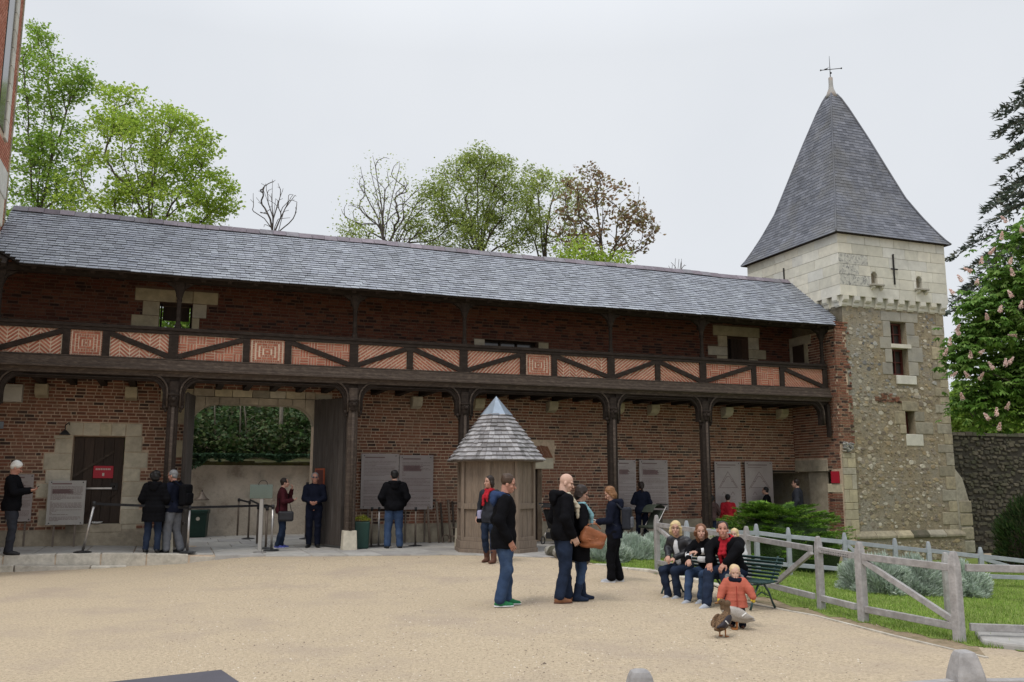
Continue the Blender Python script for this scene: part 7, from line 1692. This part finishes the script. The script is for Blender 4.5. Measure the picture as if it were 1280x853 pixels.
pos = at(724, 751); P, L, k = person('dark-haired woman in long black coat with teal scarf and blue boots', pos, -76, 1.64, dict(lean=.04, elL=(-.24, -.02, 1.14), wrL=(-.16, .16, 1.04), elR=(.25, .0, 1.13), wrR=(.16, .20, .98), pnL=(.6, 0, 1), curl=.8, anL=(-.10, .09, .085), knL=(-.1, .05, .5), anR=(.10, -.07, .085)), dict(top='black', hem=.60, topfit=.042, legs='jeans', legfit=.012, shoes='darkjeans', boots=True, scarf='teal', skirt=.02), ('bob', 'dark'), 0, True, vox=.0125, glasses='sun', head=(-16, -18))
hb = Vol(.03); Rb = rot_m(R_(20), 0, R_(24)); hb.box((0, 0, 0), (.19, .075, .12), .05, Rb); hb.ell((-.02, -.01, -.10), (.18, .085, .05)); st_ = Vol(.01); st_.chain([(-.13, -.03, .09), (-.07, -.09, .19), (.04, -.09, .20), (.11, -.05, .12)], [.010] * 4); st_.chain([(-.13, -.075, .04), (-.05, -.11, -.03), (.05, -.11, -.02), (.10, -.09, .04)], [.008] * 4)
hbp = dep(741, 672, on(724, 751)[1] - .24); t = thing('handbag', 'large tan leather handbag on the arm of the woman in the teal scarf', 'handbag', rotz(0, hbp))
for nm, v, m, h in (('bag_body', hb, C_['tan'], .011), ('handles', st_, C_['tan'], .008)): V, Fq = v.mesh(h, .003, 3, 50); npmesh(nm, V, Fq, m, t, smooth=True)
pos = at(769, 728); P, L, k = person('auburn-haired woman in navy jacket holding a folded map and wearing a grey backpack', pos, 76, 1.58, dict(lean=.05, elL=(-.22, .06, 1.14), wrL=(-.12, .30, 1.10), elR=(.22, .06, 1.14), wrR=(.10, .30, 1.08), pnL=(.5, 0, 1), pnR=(-.5, 0, 1), curl=.7, anL=(-.09, .06, .085), knL=(-.09, .05, .5), anR=(.1, -.08, .085)), dict(top='navy', hem=.80, topfit=.038, legs='black', legfit=.03, shoes='shoegrey', hood='navy'), ('bob', 'light'), 0, True, vox=.013, head=(8, -26))
held('folded_map', 'white folded map in the hands of the woman with the grey backpack', 'map', [('sheet', Vol(.005).box((-.02, .38, 1.14), (.13, .10, .007), .004, rot_m(.1, .35, .1)), C_['white'], .006)], 76, pos, k)
held('backpack', 'grey and black backpack on the auburn-haired woman', 'backpack', backpack_vols(1.17, -.24, C_['charcoal'], .14, .21, C_['grey']), 76, pos, k)
pos = (*GW(8.15, .75)[:2], plat_z(8.1)); pp = dep(803, 675, 24.1); pos = (float(pp[0]), float(pp[1]), .05); person('woman in dark navy clothes reading the panel beside the pushchair', pos, 5, 1.60, dict(elL=(-.26, .02, 1.16), wrL=(-.08, .18, 1.10), elR=(.26, .02, 1.16), wrR=(.08, .18, 1.10), knL=(-.10, .0, .5), anL=(-.14, -.03, .085), anR=(.12, -.03, .085)), dict(top='navy', hem=.84, topfit=.03, legs='navy', legfit=.012), ('pony', 'dark'), 0, True)
# children and visitors near the end doorway
pp = dep(890, 662, 25.0); person('child in brown jacket facing the house drawing panel', (float(pp[0]), float(pp[1]), -.02), 10, 1.28, dict(elL=(-.30, .02, 1.2), wrL=(-.32, .12, 1.02), elR=(.30, .02, 1.2), wrR=(.34, .12, 1.05)), dict(top='brown', hem=.84, topfit=.05, legs='darkjeans', hood='brown'), ('curly', 'black'), 0, child=.18)
pp = dep(911, 660, 25.6); person('child in red jacket facing the house drawing panel', (float(pp[0]), float(pp[1]), -.03), -10, 1.30, dict(), dict(top='red', hem=.84, topfit=.05, legs='darkjeans'), ('short', 'black'), 0, child=.15)
pp = dep(960, 660, 26.0); person('dark-haired visitor mostly hidden behind the juniper', (float(pp[0]), float(pp[1]), -.02), 60, 1.52, dict(), dict(top='black'), ('short', 'black'), 0)
pp = dep(999, 660, 25.6); person('man in dark jacket walking towards the end doorway', (float(pp[0]), float(pp[1]), .0), 62, 1.72, dict(anL=(-.1, .15, .085), anR=(.1, -.15, .085)), dict(top='charcoal', hem=.84, topfit=.05, legs='black'), ('short', 'dark'), 0)
# on the bench: seat height .43, local frame of the bench
bface = math.degrees(math.atan2(bn[1], bn[0])) - 90
def seat(u, back=.20): p = B0 + bu * u - bn * back; return (float(p[0]), float(p[1]), bz)
SIT = dict(pel=(0, -.02, .51), knL=(-.12, .42, .48), knR=(.12, .42, .48), anL=(-.12, .46, .085), anR=(.12, .50, .085), elL=(-.25, .07, .82), wrL=(-.10, .32, .66), elR=(.25, .07, .82), wrR=(.10, .32, .66), pnL=(.3, 0, -1), pnR=(-.3, 0, -1), curl=.5)
def sit(**k_): d = dict(SIT); d.update(k_); return d
pos = seat(.62); P, L, k = person('man in black coat with red and white scarf leaning forward on the bench', pos, bface + 12, 1.70, sit(lean=.40, elL=(-.26, .28, .86), wrL=(-.14, .46, .66), elR=(.27, .22, .84), wrR=(.14, .44, .64), anR=(.10, .62, .085), anL=(-.14, .40, .085), knR=(.14, .46, .50)), dict(top='black', topfit=.05, legs='darkjeans', legfit=.024, shoes='shoegrey', scarf='red', hem=.3), ('short', 'dark'), 1, vox=.013, head=(34, 8))
pos = seat(1.12); P, L, k = person('brunette woman in black sweater with white striped cuffs sitting on the bench', pos, bface + 16, 1.58, sit(lean=.32, elL=(-.26, .20, .86), wrL=(-.04, .44, .84), elR=(.26, .20, .82), wrR=(.10, .48, .70), anL=(-.06, .40, .085), anR=(.10, .56, .085)), dict(top='black', topfit=.03, legs='jeans', legfit=.012, shoes='shoegrey', shirt=None, hem=.3), ('long', 'auburn'), 0, True, vox=.013, head=(32, 6))
q = Vol(.01)
for s_, (el, wr) in {'L': ((-.26, .20, .86), (-.04, .44, .84)), 'R': ((.26, .20, .82), (.10, .48, .70))}.items():
    a, b = np.array(el), np.array(wr)
    for u0, u1 in ((.40, .52), (.62, .74)): q.cap(a + (b - a) * u0, a + (b - a) * u1, .064 - .012 * u0, .062 - .012 * u0, .001)
V, Fq = q.mesh(.009); npmesh('sleeve_stripes', V * k, Fq, C_['white'], P, smooth=True)
q = Vol(.02); q.box((0, .20, .70), (.09, .04, .05), .03); V, Fq = q.mesh(.012); npmesh('sweater_print', V * k, Fq, C_['white'], P, smooth=True)
pos = seat(1.66); P, L, k = person('blonde woman with glasses in black leather jacket and white top on the bench', pos, bface + 12, 1.60, sit(lean=.28, anL=(-.10, .34, .085), anR=(.06, .38, .085), wrL=(-.06, .34, .68), wrR=(.06, .36, .70)), dict(top='leather', topfit=.035, legs='darkjeans', legfit=.014, shoes='shoegrey', shirt='white', hem=.3), ('bob', 'blond'), 0, True, vox=.013, glasses='clear', head=(34, 6))
pp = dep(921, 735, 14.3); person('fair-haired child standing behind the bench', (float(pp[0]), float(pp[1]), gz(pp[0], pp[1])), 150, 1.02, dict(), dict(top='white', hem=.84, topfit=.04, legs='darkjeans'), ('bob', 'blond'), 2, child=.2)
# toddler and ducks
pos = at(921, 784); P, L, k = person('toddler in coral jacket and yellow mittens toddling towards the ducks', pos, 172, .80, dict(sh=.20, hipw=.10, pel=(0, 0, .72), elL=(-.36, .05, .98), wrL=(-.44, .14, .80), elR=(.34, .03, .98), wrR=(.42, .10, .76), knL=(-.12, .05, .38), anL=(-.14, .10, .085), knR=(.12, .03, .38), anR=(.13, -.06, .085), hands=False), dict(top='coral', hem=.52, topfit=.10, legs='navy', legfit=.05, shoes='boot', skirt=.05, hood=None, quilt=True), ('fuzz', 'pale'), 2, vox=.022, child=.62, head=(0, -6))
q = Vol(.02)
for s_ in (-1, 1): w = np.array((s_ * .43, .12, .77)); q.cap(w, w + (s_ * .02, .02, -.07), .055, .05); q.cap(w + (-s_ * .03, .04, -.02), w + (-s_ * .05, .07, -.06), .022, .02)
V, Fq = q.mesh(.014); npmesh('mittens', V * k, Fq, C_['yellow'], P, smooth=True)
q = Vol(.02); q.chain([(.15 * math.cos(a), .14 * math.sin(a) - .01, 1.235 + .015 * math.sin(2 * a)) for a in np.linspace(0, 6.283, 10)], [.07] * 10); V, Fq = q.mesh(.016, .006, 2, 40); npmesh('snood', V * k, Fq, C_['navy'], P, smooth=True)
q = Vol(.03); q.chain([(-.22, .02, 1.25), (-.18, -.14, 1.30), (0, -.22, 1.30), (.18, -.14, 1.30), (.22, .02, 1.25)], [.06, .07, .08, .07, .06]); V, Fq = q.mesh(.016, .012, 2, 90); npmesh('hood', V * k, Fq, cloth('grey_fleece', (.17, .165, .16)), P, smooth=True)
q = MB(); q.box(-.008 * k, .008 * k, .0, .012, .55 * k, 1.1 * k); zq_ = q.build('zip', cloth('dark_coral', (.3, .04, .03)), P); zq_.location = (0, .235 * k, 0); zq_.rotation_euler = (R_(-3), 0, 0)
K['duckbrown'] = mat('brown_duck_plumage', (.16, .095, .05), rough=.8, nscale=16, namt=.3, speck=((.035, .022, .015), 70, .9, .52), spec=.15); K['duckdark'] = mat('dark_wing', (.022, .018, .024), rough=.6, nscale=20, namt=.3); K['duckgrey'] = mat('grey_duck_plumage', (.36, .33, .30), rough=.8, nscale=30, namt=.15, speck=((.25, .22, .2), 80, .6, .55)); K['duckneck'] = mat('dusky_brown_head', (.10, .06, .032), rough=.8, nscale=40, namt=.3); K['bill'] = mat('duck_bill', (.22, .10, .03), rough=.5, nscale=20, namt=.2); K['duckleg'] = mat('duck_leg', (.30, .11, .03), rough=.6, nscale=20, namt=.2)
def duck(loc, face, label, body, neckm, sc_=1.0, up=1.0):
    o = thing('duck', label, 'duck', rotz(R_(face), loc), 'ducks on the gravel')
    b = Vol(.03); b.ell((0, 0, .155), (.075, .135, .072), rot_m(0, R_(24))); b.ell((0, .06, .17), (.062, .075, .07)); b.cap((0, -.11, .115), (0, -.20, .10), .042, .012); b.chain([(0, .09, .20), (0, .125, .25 * up), (0, .125, .30 * up)], [.042, .030, .028]); b.ell((0, .14, .325 * up), (.030, .042, .031)); b.cap((0, .17, .317 * up), (0, .215, .308 * up), .015, .010, .01)
    V, Fq = b.mesh(.009 * 1); cen = V[Fq].mean(1); mi = np.where((cen[:, 1] > .182) & (cen[:, 2] > .28 * up), 2, np.where((cen[:, 2] > .235 * up) & (cen[:, 1] > .08), 1, 0)); npmesh('body', V * sc_, Fq, [K[body], K[neckm], K['bill']], o, smooth=True, mi=mi)
    for s_ in (-1, 1):
        w = Vol(.02); w.ell((s_ * .068, -.03, .175), (.022, .12, .052), rot_m(0, R_(20))); w.cap((s_ * .055, -.10, .15), (s_ * .025, -.19, .125), .028, .01); V, Fq = w.mesh(.009); wo = npmesh('wing', V * sc_, Fq, K['duckdark' if s_ > 0 and body == 'duckbrown' else body], o, smooth=True)
        st2 = Vol(.006); st2.cap((s_ * .088, -.06, .155), (s_ * .083, -.10, .185), .008); V, Fq = st2.mesh(.005); npmesh('wing_bar', V * sc_, Fq, K['white'], wo, smooth=True)
        lg = Vol(.006); lg.cap((s_ * .032, -.01, .10), (s_ * .034, -.01, .012), .010, .007); lg.ell((s_ * .036, .02, .008), (.022, .036, .008)); V, Fq = lg.mesh(.006); npmesh('leg', V * sc_, Fq, K['duckleg'], o, smooth=True)
    for s_ in (-1, 1): q = MB(); q.sphere(tuple(np.array((s_ * .028, .15, .335 * up)) * sc_), .006 * sc_, 6); q.build('eye', K['eye'], o, smooth=True)
p = at(904, 796.5); duck(p, -38, 'brown speckled duck standing upright on the gravel before the toddler', 'duckbrown', 'duckneck', 1.05, 1.06)
p = at(922, 781); p2 = at(917, 785); duck((p2[0] - .0, p2[1] - .12, p2[2]), 84, 'pale grey duck at the feet of the toddler', 'duckgrey', 'duckneck', 1.1, .9)
